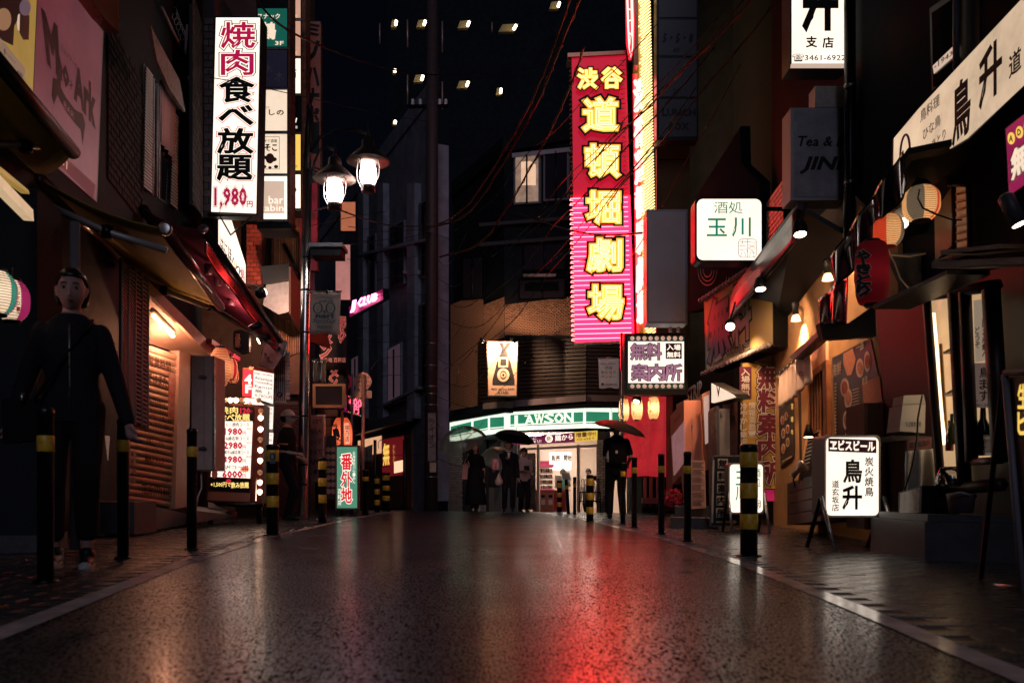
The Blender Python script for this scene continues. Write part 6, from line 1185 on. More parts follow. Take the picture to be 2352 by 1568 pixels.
# posters
def plates(pl, pts, parent, off, cols):
    for i, (x, y, a, b) in enumerate(pts): slab('plate_picture', pl, ell(x, y, a, b, 18), .001, mat('plate_rim', (.55, .42, .38), .5), parent, off); slab('dish_picture', pl, ell(x, y, a * .68, b * .68, 16), .001, cols[i % len(cols)], parent, off + .004)
DISH = [mat('dish_%d' % i, c, .5, noise=.7, nscale=30, two=d) for i, (c, d) in enumerate((((.40, .10, .06), (.15, .03, .02)), ((.5, .30, .2), (.3, .06, .05)), ((.35, .22, .14), (.10, .04, .03))))]
NVP = mat('navy_poster', (.022, .022, .035), .35)
t = thing('food_poster', 'small navy food poster below the shop curtain', 'poster', PW.at(1805, 1070)); slab('sheet', PW, [(1788, 938), (1823, 914), (1824, 1048), (1793, 1072)], .006, NVP, t, .07)
plates(PW, [(1797, 965, 4, 11), (1806, 955, 4, 10), (1799, 995, 4.5, 12), (1809, 985, 4, 11), (1799, 1030, 4.5, 12), (1809, 1015, 4, 11)], t, .074, DISH); column('宮　崎　牛', PW, (1817, 925, 1822, 1000), YEL, t, .076); slab('small_print', PW, [(1797, 1058), (1818, 1046), (1818, 1049), (1797, 1061)], .001, PAPER, t, .075)
t = thing('food_poster', 'large navy seafood poster with dishes and price lists', 'poster', PW.at(1960, 1005)); slab('sheet', PW, [(1911, 822), (1999, 776), (2030, 930), (2014, 1008), (1920, 1008)], .006, NVP, t, .07)
slab('boat_picture', PW, [(1937, 812), (1958, 800), (1966, 825), (1956, 860), (1946, 862), (1937, 835)], .002, mat('boat_print', (.55, .16, .10), .5, noise=.6, nscale=20, two=(.5, .3, .2)), t, .075)
plates(PW, [(1992, 830, 8, 24), (1975, 845, 9, 22), (1944, 965, 8, 22), (1940, 890, 10, 22), (1948, 915, 9, 24), (1950, 1000, 9, 14), (1968, 990, 9, 18)], t, .075, DISH)
text('海鮮', PW, [(1913, 838), (1932, 828), (1932, 858), (1913, 868)], PAPER, t, .078, .01); text('肴酒', PW, [(1980, 868), (1992, 862), (1992, 880), (1980, 886)], PAPER, t, .078, .01); text('一品', PW, [(1966, 790), (1984, 781), (1984, 800), (1966, 810)], PAPER, t, .078, .01)
for i in range(15): slab('print_line', PW, [(1957 + rng.uniform(0, 2), 895 + i * 7), (1972 + rng.uniform(0, 5), 890 + i * 7), (1972, 892 + i * 7), (1957, 897 + i * 7)], .001, PAPER, t, .078); slab('print_line', PW, [(1917, 880 + i * 8), (1921, 879 + i * 8), (1921, 883 + i * 8), (1917, 884 + i * 8)], .001, PAPER, t, .078)
slab('menu_card', PW, [(1980, 880), (2020, 862), (2026, 920), (1984, 935)], .003, mat('menu_card', (.5, .22, .15), .6, noise=.3, nscale=30), t, .074)
# wooden cabinet and narrow dark front
t = thing('timber_cabinet', 'dark timber cabinet against the poster wall', 'cabinet', P(2010, 1200, 8.4)); slab('body', Fr(8.3), rect(1985, 925, 2050, 1215), .45, mat('cabinet_timber', (.07, .028, .018), .5, noise=.4, nscale=10), t); slab('side', Pl(1972, 8.8, 1986, 8.3), [(1972, 928), (1985, 925), (1985, 1215), (1975, 1212)], .03, mat('cabinet_side', (.13, .05, .03), .5), t, .005)
# chalkboard easel, clip lamps, planter
t = thing('chalkboard', 'small chalkboard easel lit by a clip lamp', 'chalkboard', P(1855, 1110, 9.8)); EB = Fr(9.8); slab('slate', EB, [(1856, 1000), (1880, 990), (1862, 1098), (1836, 1108)], .02, mat('slate', (.03, .03, .035), .5), t); EW = mat('easel_wood', (.5, .26, .13), .5)
for a, b in (((1855, 1000), (1834, 1110)), ((1882, 988), (1863, 1100)), ((1855, 1000), (1882, 988)), ((1835, 1108), (1863, 1098))): tube('frame_bar', [EB.at(*a, .02), EB.at(*b, .02)], .012, EW, t, 6)
for i in range(8): slab('chalk_line', EB, [(1855 - i * 2 + rng.uniform(0, 3), 1012 + i * 9), (1872 - i * 2 - rng.uniform(0, 4), 1006 + i * 9), (1872 - i * 2, 1008 + i * 9), (1855 - i * 2, 1014 + i * 9)], .002, WHITE, t, .004)
tube('rear_leg', [EB.at(1882, 990, -.02), P(1890, 1112, 10.1)], .012, EW, t, 6)
l_ = thing('clip_lamp', 'small black clip lamp over the chalkboard, switched on', 'lamp', P(1860, 1000, 9.6)); lathe('shade', P(1857, 1003, 9.6), [(.06, 0), (.05, .05), (.025, .14)], BLK, l_, 12); lathe('bulb', P(1857, 1003, 9.6), [(.05, -.005), (.03, .02)], glow('warm_bulb', (1, .62, .36), 18), l_, 10)
l_ = thing('clip_lamp', 'reflector lamp on a flexible stem above the timber planter', 'lamp', P(1830, 1110, 9.7)); ax = V((-.75, -.1, -.65)); lathe('reflector', P(1845, 1068, 9.6), [(.085, 0), (.08, .02), (.04, .09), (.03, .1), (.03, .18)], mat('reflector', (.6, .5, .42), .2, .6), l_, 16, ax); lathe('lens', P(1845, 1068, 9.6) - ax.normalized() * .002, [(.075, 0), (.05, -.01)], mat('lamp_lens', (.6, .5, .45), .15, emit=(1, .7, .5), es=.8), l_, 16, ax); tube('stem', [P(1838, 1078, 9.65), P(1822, 1100, 9.7), P(1826, 1118, 9.7)], .01, BLK, l_, 6)
t = thing('timber_planter', 'plank planter box below the chalkboard', 'planter', P(1850, 1200, 9.6)); PLP = Pl(1808, 10.8, 1885, 9.0)
for i in range(4): slab('plank', PLP, [(1808, 1110 + i * 24), (1885, 1085 + i * 28), (1885, 1111 + i * 28), (1808, 1133 + i * 24)], .35, mat('planter_%d' % (i % 2), ((.12, .06, .06), (.15, .07, .065))[i % 2], .6, noise=.4, nscale=12), t, .02)
# --- beer sign on legs
B1 = Pl(1890, 7.1, 2030, 7.2); t = lightbox('standing_sign', 'white lit rounded standing sign with beer name header on metal legs', B1, rrect(1899, 1004, 2018, 1183, 11), LIT, .2, 5, mat('sign_rim', (.32, .29, .27), .4, .5))
slab('plum_header', B1, [(1903, 1006), (2013, 1010), (2013, 1040), (1903, 1036)], .004, PLUM, t, .011); text('ヱビスビール', B1, [(1907, 1010), (2009, 1014), (2009, 1035), (1907, 1032)], LIT, t, .017, .035)
for ch, q in (('鳥', (1938, 1056, 1979, 1107)), ('升', (1936, 1116, 1979, 1168))): chars(ch, B1, q, [(INK, .03, .012, None)], t, gap=0)
column('炭火焼鳥', B1, (1987, 1048, 2006, 1140), INK, t, .012, .02); column('道玄坂店', B1, (1911, 1102, 1927, 1174), INK, t, .012, .015)
for x, dx in ((1886, 10), (2030, 12)):
    q_ = B1.at(x, 1140); tube('leg', [q_, G(q_.x + dx / 300, q_.y - .22)], .018, STEEL, t, 6); tube('leg', [q_, G(q_.x - dx / 700, q_.y + .3)], .018, DK, t, 6)
tube('crossbar', [B1.at(1880, 1142, -.05), B1.at(2036, 1146, -.05)], .015, STEEL, t, 6)
# --- small square bar sign on the pavement and black guide board
B2 = Fr(10.2); t = lightbox('standing_sign', 'white lit standing sign with green characters behind the striped bollard', B2, rrect(1677, 1066, 1752, 1176, 8), LIT, .18, 4, mat('sign_rim', (.32, .29, .27)))
text('酒処', B2, [(1736, 1078), (1736.1, 1078), (1736.1, 1078), (1736, 1078)], GINK, t, .01, kind='stuff') if False else column('酒処', B2, (1732, 1075, 1747, 1118), GINK, t, .011, .01); column('玉川', B2, (1690, 1080, 1712, 1150), GINK, t, .011, .012); seal(B2, 1729, 1148, 18, t, .012)
for x in (1672, 1756): q_ = B2.at(x, 1130); tube('leg', [q_, G(q_.x, q_.y - .2)], .016, STEEL, t, 6); tube('leg', [q_, G(q_.x, q_.y + .25)], .016, DK, t, 6)
B3 = Fr(10.7); t = lightbox('guide_board', 'black leaning guide board with white character tiles and arrow', B3, [(1640, 1048), (1702, 1048), (1704, 1206), (1634, 1206)], mat('board_black', (.010, .016, .016), .4), .05, 3, STEEL)
for ch, c in zip('無料案内所', [(1649, 1053, 1672, 1075), (1648, 1082, 1671, 1104), (1647, 1110, 1670, 1132), (1646, 1138, 1669, 1160), (1645, 1166, 1668, 1188)]):
    slab('tile', B3, rect(*c), .004, PAPER, t, .010); text(ch, B3, (c[0] + 2, c[1] + 2, c[2] - 2, c[3] - 2), INK, t, .016, .03, name='character')
slab('arrow', B3, [(1645, 1196), (1685, 1196), (1685, 1192), (1693, 1198), (1685, 1204), (1685, 1200), (1645, 1200)], .004, PAPER, t, .010); slab('white_edge', B3, [(1637, 1056), (1641, 1056), (1638, 1200), (1634, 1200)], .004, PAPER, t, .010)
# --- step block, buckets and clutter before the tavern
t = thing('stone_step', 'dark stone step with grey end in front of the tavern', 'step', P(2120, 1285, 6.3)); q8 = [G(P(2000, HY, 7.2).x, 7.2), G(P(2124, HY, 6.1).x, 6.1), G(P(2260, HY, 6.1).x + .4, 5.7), G(P(2150, HY, 7.4).x, 7.4)]; hexa('block', q8 + [p + V((0, 0, .27)) for p in q8], mat('step_grey', (.10, .10, .115), .4, noise=.35, nscale=8), t)
q9 = [p.lerp(sum(q8, V()) / 4, .12) + V((0, 0, .272)) for p in q8]; hexa('top_slab', q9 + [p + V((0, 0, .05)) for p in q9], STO, t)
t = thing('lamp_box', 'small tilted lamp box with pale cover on the stone step', 'lamp', P(2090, 1185, 6.5)); PBX = Pl(2066, 6.75, 2112, 6.5); slab('pale_cover', PBX, [(2068, 1132), (2112, 1120), (2110, 1176), (2066, 1184)], .02, mat('cover_pale', (.55, .45, .36), .15, noise=.4, nscale=16), t, .005); slab('housing', PBX, [(2064, 1130), (2116, 1115), (2114, 1180), (2063, 1188)], .32, BLK, t, -.02)
t = thing('carton', 'white cardboard carton with dark printed characters on a shelf', 'box', P(2100, 995, 7.2)); CR = mat('carton', (.42, .41, .40), .8); slab('front', Fr(7.2), [(2073, 930), (2126, 928), (2124, 994), (2066, 990)], .25, CR, t); slab('gable', Fr(7.2), [(2076, 908), (2122, 906), (2126, 927), (2073, 929)], .2, CR, t, -.04); text('ちば青首大根', Fr(7.2), (2080, 968, 2116, 980), mat('blue_ink', (.05, .06, .10), .6), t, .006, .01, kind='stuff')
t = thing('wall_shelf', 'narrow wooden shelf with maroon name strip under the carton', 'shelf', P(2100, 1010, 7.1)); slab('board', Fr(7.15), [(2050, 1000), (2142, 1002), (2140, 1008), (2060, 1012)], .35, WOODD, t, .05); slab('name_strip', Fr(7.1), [(2085, 1010), (2140, 1004), (2140, 1028), (2085, 1038)], .02, mat('strip_maroon', (.12, .03, .04), .6), t, .02); text('道玄坂鳥升', Fr(7.1), [(2089, 1016), (2137, 1010), (2137, 1022), (2089, 1030)], INK, t, .024, .02, kind='stuff')
t = thing('plastic_sheet', 'crumpled white plastic sheet hanging by the tavern window', 'sheet', P(2110, 1130, 7.0)); cloth('sheet', Fr(7.0), [(2080, 1036), (2140, 1030), (2150, 1118), (2072, 1132)], mat('white_plastic', (.44, .42, .39), .35, noise=.25, nscale=8), t, 16, 10, .05, 0, 2.3); tube('loose_cord', [P(2118, 908, 6.95), P(2108, 960, 6.9), P(2106, 1010, 6.9), P(2095, 1070, 6.9), P(2076, 1130, 6.9)], .008, BLK, t, 5)
t = thing('bottle_bag', 'dark bottle inside a clear plastic bag beside the window', 'bag', P(2185, 1130, 6.5)); tube('bottle', [P(2160, 1075, 6.5), P(2175, 1092, 6.5), P(2182, 1100, 6.5), P(2205, 1122, 6.5)], [.012, .016, .035, .035], mat('bottle_dark', (.01, .012, .012), .1), t, 10)
obj('clear_bag', *lathev(P(2182, 1132, 6.5), [(.03, 0), (.09, .03), (.11, .1), (.08, .17), (.05, .2)], 14), glass('bag_plastic', (.75, .75, .78), .12, .15), t, True)
t = thing('bucket', 'mauve plastic bucket on the stone step', 'bucket', P(2207, 1178, 6.2)); lathe('tub', P(2207, 1178, 6.25), [(.08, 0), (.095, .12), (.10, .14), (.09, .14)], mat('bucket_mauve', (.12, .08, .095), .45), t, 16); tube('handle', [P(2175, 1136, 6.2), P(2207, 1130, 6.1), P(2242, 1140, 6.2)], .008, WHITE, t, 6)
# --- tavern window bays
INTW = glow('tavern_interior', (1, .66, .36), .75, .35, 2); t = thing('tavern_window', 'tall timber window bay lit from inside with papers and bottles', 'window', P(2245, 1060, 6.7)); WN1 = Pl(2130, 6.75, 2300, 5.7)
slab('timber_front', WN1, [(2010, 690), (2140, 660), (2352, 600), (2352, 1330), (2128, 1290), (2060, 1270)], .06, mat('tavern_timber', (.040, .018, .012), .45, noise=.4, nscale=10), t, -.3)
slab('lit_backing', WN1, [(2132, 690), (2192, 675), (2212, 1116), (2160, 1124)], .02, INTW, t, -.26); slab('lit_backing', WN1, [(2218, 676), (2274, 668), (2286, 1052), (2240, 1054)], .02, INTW, t, -.26)
for a, b, r in (((2128, 690), (2162, 1128), .035), ((2192, 672), (2216, 1120), .05), ((2216, 668), (2232, 1060), .045), ((2276, 664), (2300, 1060), .06), ((2130, 680), (2290, 655), .045), ((2158, 1126), (2300, 1112), .05), ((2236, 1060), (2300, 1056), .03)): tube('frame_bar', [WN1.at(*a, -.1), WN1.at(*b, -.1)], r, mat('tavern_timber', (.040, .018, .012)), t, 6)
slab('pane', WN1, [(2132, 690), (2192, 675), (2212, 1116), (2160, 1124)], .008, glass('tavern_glass', (.9, .88, .85), .03, .05, .06), t, -.12); slab('pane', WN1, [(2218, 676), (2274, 668), (2286, 1052), (2240, 1054)], .008, glass('tavern_glass'), t, -.12)
tube('tube_lamp', [WN1.at(2142, 720, -.18), WN1.at(2156, 880, -.18), WN1.at(2168, 1020, -.18)], .022, glow('window_tube', (1, .74, .48), 3.5), t, 8); tube('shelf_post', [WN1.at(2160, 790, -.2), WN1.at(2174, 1020, -.2)], .015, mat('brass_strip', (.6, .35, .12), .4), t, 6)
for y in (808, 905): slab('glass_shelf', WN1, [(2166, y), (2192, y - 14), (2194, y - 10), (2167, y + 5)], .1, PAPER, t, -.2)
slab('hand_bill', WN1, [(2236, 690), (2272, 684), (2278, 826), (2240, 832)], .004, mat('backlit_bill', (.6, .52, .45), .8, emit=(1, .78, .58), es=.34), t, -.16); column('お二階お座敷へ', WN1, (2256, 700, 2270, 824), INK, t, -.152, .02); column('どうぞ', WN1, (2240, 750, 2250, 800), INK, t, -.152, .015)  # paper bills emit faintly in place of window light through them
slab('hand_bill', WN1, [(2234, 834), (2278, 832), (2284, 936), (2240, 936)], .004, mat('backlit_mauve_bill', (.30, .25, .26), .7, emit=(1, .7, .62), es=.13), t, -.15); column('鳥ます', WN1, (2250, 842, 2270, 922), BROWNP, t, -.142, .02); text('TEL', WN1, (2236, 917, 2248, 922), INK, t, -.142, kind='stuff'); text('3461-6922', WN1, (2238, 926, 2280, 934), INK, t, -.142, kind='stuff')
for x, y0, y1, r in ((2258, 1046, 938, .055), (2240, 1046, 945, .035)): b_ = WN1.at(x, y0, -.2); h_ = .36; lathe('sake_bottle', b_, [(r, 0), (r, h_ * .55), (r * .4, h_ * .75), (r * .33, h_), (r * .36, h_ * 1.02)], mat('bottle_brown', (.02, .012, .01), .12) if r > .04 else mat('bottle_green', (.10, .16, .06), .12), t, 14)
slab('bottle_label', WN1, [(2260, 998), (2276, 998), (2278, 1046), (2263, 1046)], .002, PAPER, t, -.13)
for y, x in ((960, 2186), (975, 2181)): lathe('small_bottle', WN1.at(x, y + 60, -.2), [(.03, 0), (.03, .12), (.012, .17), (.012, .24)], mat('bottle_red', (.35, .03, .03), .15) if x < 2185 else mat('bottle_green', (.1, .16, .06)), t, 12)
t = thing('timber_eave', 'dark timber eave over the tavern windows', 'eave', P(2200, 640, 6.6)); EV = Pl(2000, 8.0, 2352, 5.8)
for (xa, ya, xb, yb, th_, of) in ((2005, 700, 2175, 620, 10, .5), (2140, 600, 2352, 590, 16, .35), (2160, 575, 2300, 560, 10, .25)): slab('beam', EV, [(xa, ya), (xb, yb), (xb, yb + th_), (xa, ya + th_)], .3, WOODD, t, of)
# warm louvre and mesh panels above
t = thing('louvre_vent', 'warm lit louvre and fine mesh screen beside the upper lantern', 'vent', P(2190, 590, 7.0)); LVP = Pl(2145, 7.4, 2225, 6.7); slab('mesh_panel', LVP, [(2145, 425), (2188, 425), (2190, 560), (2148, 600)], .02, mat('mesh_tan', (.36, .20, .11), .5, noise=.4, nscale=70), t, 0); slab('lit_backing', LVP, [(2193, 430), (2222, 430), (2226, 570), (2196, 590)], .02, mat('louvre_tan', (.45, .22, .12), .5, emit=(1, .42, .18), es=.12), t, 0)
for i in range(8): slab('louvre_blade', LVP, [(2194, 444 + i * 18), (2222, 436 + i * 18), (2222, 441 + i * 18), (2194, 449 + i * 18)], .03, mat('louvre_blade', (.5, .26, .15), .5), t, .03)
for a, b in (((2190, 424), (2192, 596)), ((2224, 424), (2228, 580)), ((2145, 424), (2226, 424)), ((2148, 602), (2228, 578))): tube('frame_bar', [LVP.at(*a, .03), LVP.at(*b, .03)], .02, WOODD, t, 6)
t = thing('vinyl_screen', 'stained grey vinyl screen behind the red lantern', 'screen', P(2090, 700, 7.6)); cloth('sheet', Fr(7.7), [(2034, 585), (2146, 578), (2148, 640), (2080, 700)], mat('grey_vinyl', (.10, .11, .12), .3, noise=.6, nscale=7), t, 14, 8, .03, 0, 2); tube('top_cord', [P(2036, 586, 7.6), P(2090, 590, 7.6), P(2146, 578, 7.6)], .008, PAPER, t, 5); tube('loose_wire', [P(2040, 575, 7.2), P(2055, 605, 7.2), P(2068, 640, 7.2), P(2098, 675, 7.2)], .007, PAPER, t, 5)
# lanterns
LW = paper('lantern_cream', (.88, .68, .44)); LBL = paper('lantern_slate', (.16, .18, .20)); LRD = paper('lantern_scarlet', (.70, .10, .06))
ST_ = [1, 1, 1, 1, 0, 0, 0, 0, 0, 2, 2, 0, 0, 0, 0, 0, 0, 0, 1, 1, 1, 1, 1, 1]
lantern('striped_lantern', 'large cream lantern with grey and red stripes under the black tarpaulin', P(2116, 468, 7.0), .143, .27, LW, mats=[LW, LBL, LRD], cols=[0, 1, 1, 1, 1, 0, 0, 0, 2, 0, 2, 2, 0, 0, 1, 1, 0, 0, 2, 2, 0, 0, 0, 0], ribs=18, squash=1.0)
lantern('striped_lantern', 'smaller cream lantern with red cap and slate stripe, above the red lantern', P(2040, 530, 7.1), .122, .25, LW, mats=[LW, LBL, LRD], cols=[2, 2, 2, 2, 0, 0, 0, 0, 1, 1, 1, 1, 1, 0, 0, 0, 2, 2, 2, 0, 0, 1, 1, 2], ribs=18, capm=mat('cap_red', (.4, .03, .03), .4), squash=1.0)
RLM = paper('yakitori_red', (.50, .025, .07), .4); rlt = lantern('yakitori_lantern', 'long red lantern with black hiragana hanging before the tavern', P(2003, 628, 7.0), .132, .49, RLM, ribs=34, squash=.55, watt=.35)
for ch, y0, y1 in (('や', 575, 603), ('き', 606, 628), ('と', 630, 652), ('り', 653, 680)): chars(ch, Fr(6.86), (1969, y0, 1998, y1), [(INK, .05, .004, None), (PAPER, .09, -.002, 'pale_outline')], rlt, gap=0)
l_ = thing('bare_lamp', 'bare lit lamp between the two striped lanterns', 'lamp', P(2074, 505, 7.4)); lathe('bulb', P(2072, 525, 7.4), [(.02, 0), (.045, .03), (.045, .16), (.02, .2)], glow('bare_bulb', (1, .74, .48), 7), l_, 12, V((.12, 0, 1))); lathe('socket', P(2076, 478, 7.4), [(.03, 0), (.03, .06)], BLK, l_, 10)
# wire from the upper lantern
t = thing('power_lead', 'black power lead looping from the upper lantern to the tavern wall', 'cable', P(2200, 505, 6.9)); tube('lead', [P(2112, 435, 6.85), P(2108, 455, 6.85), P(2120, 478, 6.85), P(2150, 492, 6.85), P(2190, 506, 6.85), P(2240, 503, 6.8), P(2285, 522, 6.7)], .007, BLK, t, 6)
# black tarpaulins
TAR = mat('black_tarpaulin', (.008, .008, .010), .12, coat=.4); t = thing('tarpaulin', 'crumpled black tarpaulin awning edge above the lanterns', 'tarpaulin', P(2000, 560, 7.2))
cloth('sheet', Pl(1920, 7.9, 2090, 6.9), [(1908, 590), (2075, 345), (2092, 420), (1925, 660)], TAR, t, 40, 10, .03, .1, 3); hexa('canopy_top', [P(1940, 575, 7.6), P(2085, 355, 6.8), P(2352, 300, 6.4), P(2200, 520, 7.6)] + [p + V((0, 0, .05)) for p in (P(1940, 575, 7.6), P(2085, 355, 6.8), P(2352, 300, 6.4), P(2200, 520, 7.6))], BLK, t)
t = thing('tarpaulin', 'red and black vinyl flap hanging lower beside the ochre wall', 'tarpaulin', P(1915, 770, 8.2)); cloth('sheet', Pl(1878, 8.6, 1950, 7.9), [(1880, 690), (1948, 625), (1950, 745), (1886, 745)], mat('red_vinyl_flap', (.22, .02, .015), .15, coat=.5, noise=.7, nscale=7, two=(.012, .006, .008)), t, 22, 8, .02, .05, 2); slab('black_skirt', Fr(8.0), [(1882, 742), (1950, 742), (2010, 700), (2012, 772), (1890, 780)], .1, BLK, t, 0)
# --- long lit fascia sign
FS = Pl(2052, 7.7, 2352, 5.7); LF = glow('fascia_cream', (1, .72, .48), .85, .9, 1.0); t = lightbox('fascia_sign', 'long cream lit fascia sign with large brush characters', FS, [(2053, 318), (2110, 250), (2420, -80), (2420, 130), (2220, 318), (2051, 420)], LF, .2, 4)
tube('red_ring', [FS.at(2079 + 11 * math.cos(a), 352 + 42 * math.sin(a) - 8 * math.cos(a), .012) for a in [i * math.pi / 12 for i in range(25)]], .010, PLUM, t, 6)
def sl(x0, x1, y0, h, k=-.95): return [(x0, y0), (x1, y0 + (x1 - x0) * k), (x1, y0 + h + (x1 - x0) * k), (x0, y0 + h)]
text('鳥', FS, sl(2188, 2228, 205, 130), INK, t, .012, .03, name='character'); text('升', FS, sl(2250, 2300, 130, 120), INK, t, .012, .03, name='character'); text('道', FS, sl(2318, 2345, 130, 52), INK, t, .012, .02, name='character'); text('玄', FS, sl(2356, 2384, 95, 52), INK, t, .012, .02, name='character')
text('鳥料理', FS, sl(2114, 2158, 255, 28), INK, t, .012, .01, kind='stuff'); text('ひな鳥', FS, sl(2120, 2160, 298, 26), INK, t, .012, .01, kind='stuff'); text('やきとり', FS, sl(2128, 2172, 335, 24), INK, t, .012, .01, kind='stuff')
# --- magenta sign, spot can, upper window, drainpipe
MS = Pl(2308, 6.0, 2352, 5.7); t = lightbox('magenta_sign', 'magenta sign with round lettered discs under the fascia sign', MS, [(2310, 297), (2400, 225), (2400, 390), (2318, 448)], glow('magenta_face', (.32, .010, .08), .8), .1, 2)
for x, y, ch in ((2322, 318, 'A'), (2341, 304, 'D'), (2360, 290, 'U')): slab('disc', MS, ell(x, y, 8, 14, 18), .003, YEL, t, .010); text(ch, MS, (x - 4, y - 7, x + 4, y + 7), PLUM, t, .016, .03)
chars('無', MS, [(2322, 350), (2364, 318), (2366, 378), (2324, 414)], [(PALE, .03, .018, None), (WHITE, .08, .012, 'white_outline')], t, gap=0)
l_ = thing('spot_can', 'grey cylindrical spot lamp pointing down at the right edge', 'lamp', P(2338, 500, 5.6)); ax = V((-.35, .2, 1)); lathe('can', P(2341, 515, 5.5), [(.045, 0), (.05, .0), (.05, .2), (.03, .22)], mat('can_grey', (.10, .10, .12), .4), l_, 16, ax); lathe('lens', P(2341, 515, 5.5) - ax.normalized() * .003, [(.042, 0), (.03, -.004)], glow('spot_lens', (1, .72, .42), 16), l_, 14, ax)
t = thing('upper_window', 'dark upstairs window above the fascia sign with a painted sign reflection', 'window', PRF.at(2170, 180)); slab('frame', PRF, [(2135, 20), (2250, -60), (2250, 100), (2140, 210)], .06, DK, t, .02); slab('pane', PRF, [(2140, 30), (2192, -5), (2192, 160), (2143, 200)], .02, mat('pane_mirror', (.03, .03, .035), .05, .6), t, .04); slab('painted_reflection', PRF, [(2142, 152), (2190, 106), (2190, 130), (2145, 170)], .004, PALE2, t, .05); text('-1943', PRF, [(2146, 146), (2188, 116), (2188, 126), (2146, 160)], INK, t, .056, .01, kind='stuff'); tube('mullion', [PRF.at(2196, -10, .06), PRF.at(2196, 160, .06)], .025, GREYP, t, 6)  # glowing card with digits stands in for a mirrored sign
t = thing('drainpipe', 'black drainpipe on the corner of the tavern building', 'pipe', PRF.at(1950, 480)); tube('pipe', [PRF.at(1952, -60, .1), PRF.at(1952, 400, .1), PRF.at(1950, 560, .1)], .06, DK, t, 10); lathe('clamp', PRF.at(1952, 200, .1), [(.07, -.02), (.07, .02)], STEEL, t, 10); lathe('clamp', PRF.at(1952, 420, .1), [(.07, -.02), (.07, .02)], STEEL, t, 10)
# --- A-frame board at the right edge
AF = Pl(2305, 4.15, 2360, 4.0); t = thing('sandwich_board', 'dark sandwich board with grey frame and yellow lettering at the right edge', 'sandwich board', G(P(2330, HY, 4.1).x, 4.1)); GF = mat('frame_grey', (.17, .17, .20), .5)
slab('panel', AF, [(2318, 866), (2420, 862), (2440, 1330), (2350, 1340)], .02, mat('board_maroon', (.03, .008, .014), .4), t, 0)
for a, b in (((2308, 860), (2352, 1385)), ((2308, 856), (2420, 852))): tube('frame_bar', [AF.at(*a, .01), AF.at(*b, .01)], .016, GF, t, 8)
tube('rear_leg', [P(2305, 862, 4.2), V((P(2252, HY, 4.75).x, 4.75, gz(2.5, 4.75)))], .014, BLK, t, 8); tube('tie_bar', [P(2262, 1342, 4.6), P(2345, 1346, 4.1)], .008, STEEL, t, 6)
column('生ビ', AF, (2338, 880, 2362, 1000), YEL, t, .012, .03)
# ================================================================== BOLLARDS
YBAND = mat('yellow_band', (.80, .48, .04), .4, noise=.45, nscale=22); BPOST = mat('bollard_black', (.010, .010, .012), .3, noise=.4, nscale=15)
def bollard(lab, x, ytop, D, r=.055, bands=1, tilt=0, name='bollard', sticker=None):
    b = G(P(x, HY, D).x, D); top = P(x, ytop, D).z; h = top - b.z
    t = thing(name, lab, 'bollard', b, 'bollards along the road edges'); tx = V((tilt, 0, 0))
    ax = (V((tilt, 0, h))).normalized()
    lathe('post', b, [(r, 0), (r, h - .035), (r * 1.07, h - .034), (r * 1.07, h - .012), (r * .9, h)], BPOST, t, 18, ax)
    ys = [(h - .21, .075)] if bands == 1 else [(h - .17 - i * .225, .11) for i in range(int((h - .05) / .225))]
    for z, w in ys:
        if z > .02: lathe('yellow_band', b + ax * z, [(r + .0015, 0), (r + .0022, .001), (r + .0022, w), (r + .0015, w + .001)], YBAND, t, 18, ax)
    lathe('base_ring', b, [(r * 1.5, -.005), (r * 1.5, .008), (r * 1.2, .014)], DK, t, 18)
    if sticker:
        pl = Fr(D - r - .004); x0 = x - 9; slab('sticker', pl, rect(x - 7, ytop + 19, x + 7, ytop + 44), .002, GREYP, t, 0); slab('sticker_disc', pl, ell(x, ytop + 28, 6, 6, 16), .001, INK, t, .002); text(sticker, pl, (x - 2.5, ytop + 24, x + 2.5, ytop + 32), WHITE, t, .006, .01)
    return t
bollard('thick black bollard with one yellow band right before the dark figure', 105, 936, 4.1, .037)
bollard('slim black bollard with yellow band at the dark figure\'s left hand', 283, 962, 5.5, .036)
bollard('black bollard with yellow band in front of the beige cabinet', 441, 984, 6.4, .036)
bollard('striped bollard with a B sticker beside the directory column', 626, 1020, 8.5, .060, 3, sticker='B')
bollard('striped bollard between the chrome post and the green sign', 741, 1049, 11.6, .055, 3)
bollard('black bollard with yellow band just past the green sign', 840, 1078, 15.8, .055)
bollard('short striped bollard in front of the noodle shop', 866, 1092, 18.2, .06, 3); bollard('thicker striped bollard nearest the grey corner building', 887, 1085, 19, .085, 3)
bollard('large striped bollard in front of the small green-lettered sign', 1720, 1020, 6.3, .063, 3)
bollard('black bollard with yellow band before the notice board', 1579, 1037, 8.2, .036); bollard('black bollard with yellow band before the flower pot', 1519, 1042, 9.6, .036)
bollard('slim bollard with yellow band right of the umbrella man', 1457, 1050, 11.3, .036); bollard('slim bollard overlapping the umbrella man\'s legs', 1431, 1061, 12.6, .036)
bollard('thick striped bollard left of the umbrella man', 1355, 1090, 13.6, .057, 3); bollard('thin leaning bollard before the store counter', 1306, 1100, 18.4, .035, 1, -.05)
bollard('thin upright bollard before the store door', 1320, 1095, 17.8, .035); bollard('striped bollard directly before the red bin', 1285, 1103, 20.2, .06, 3)
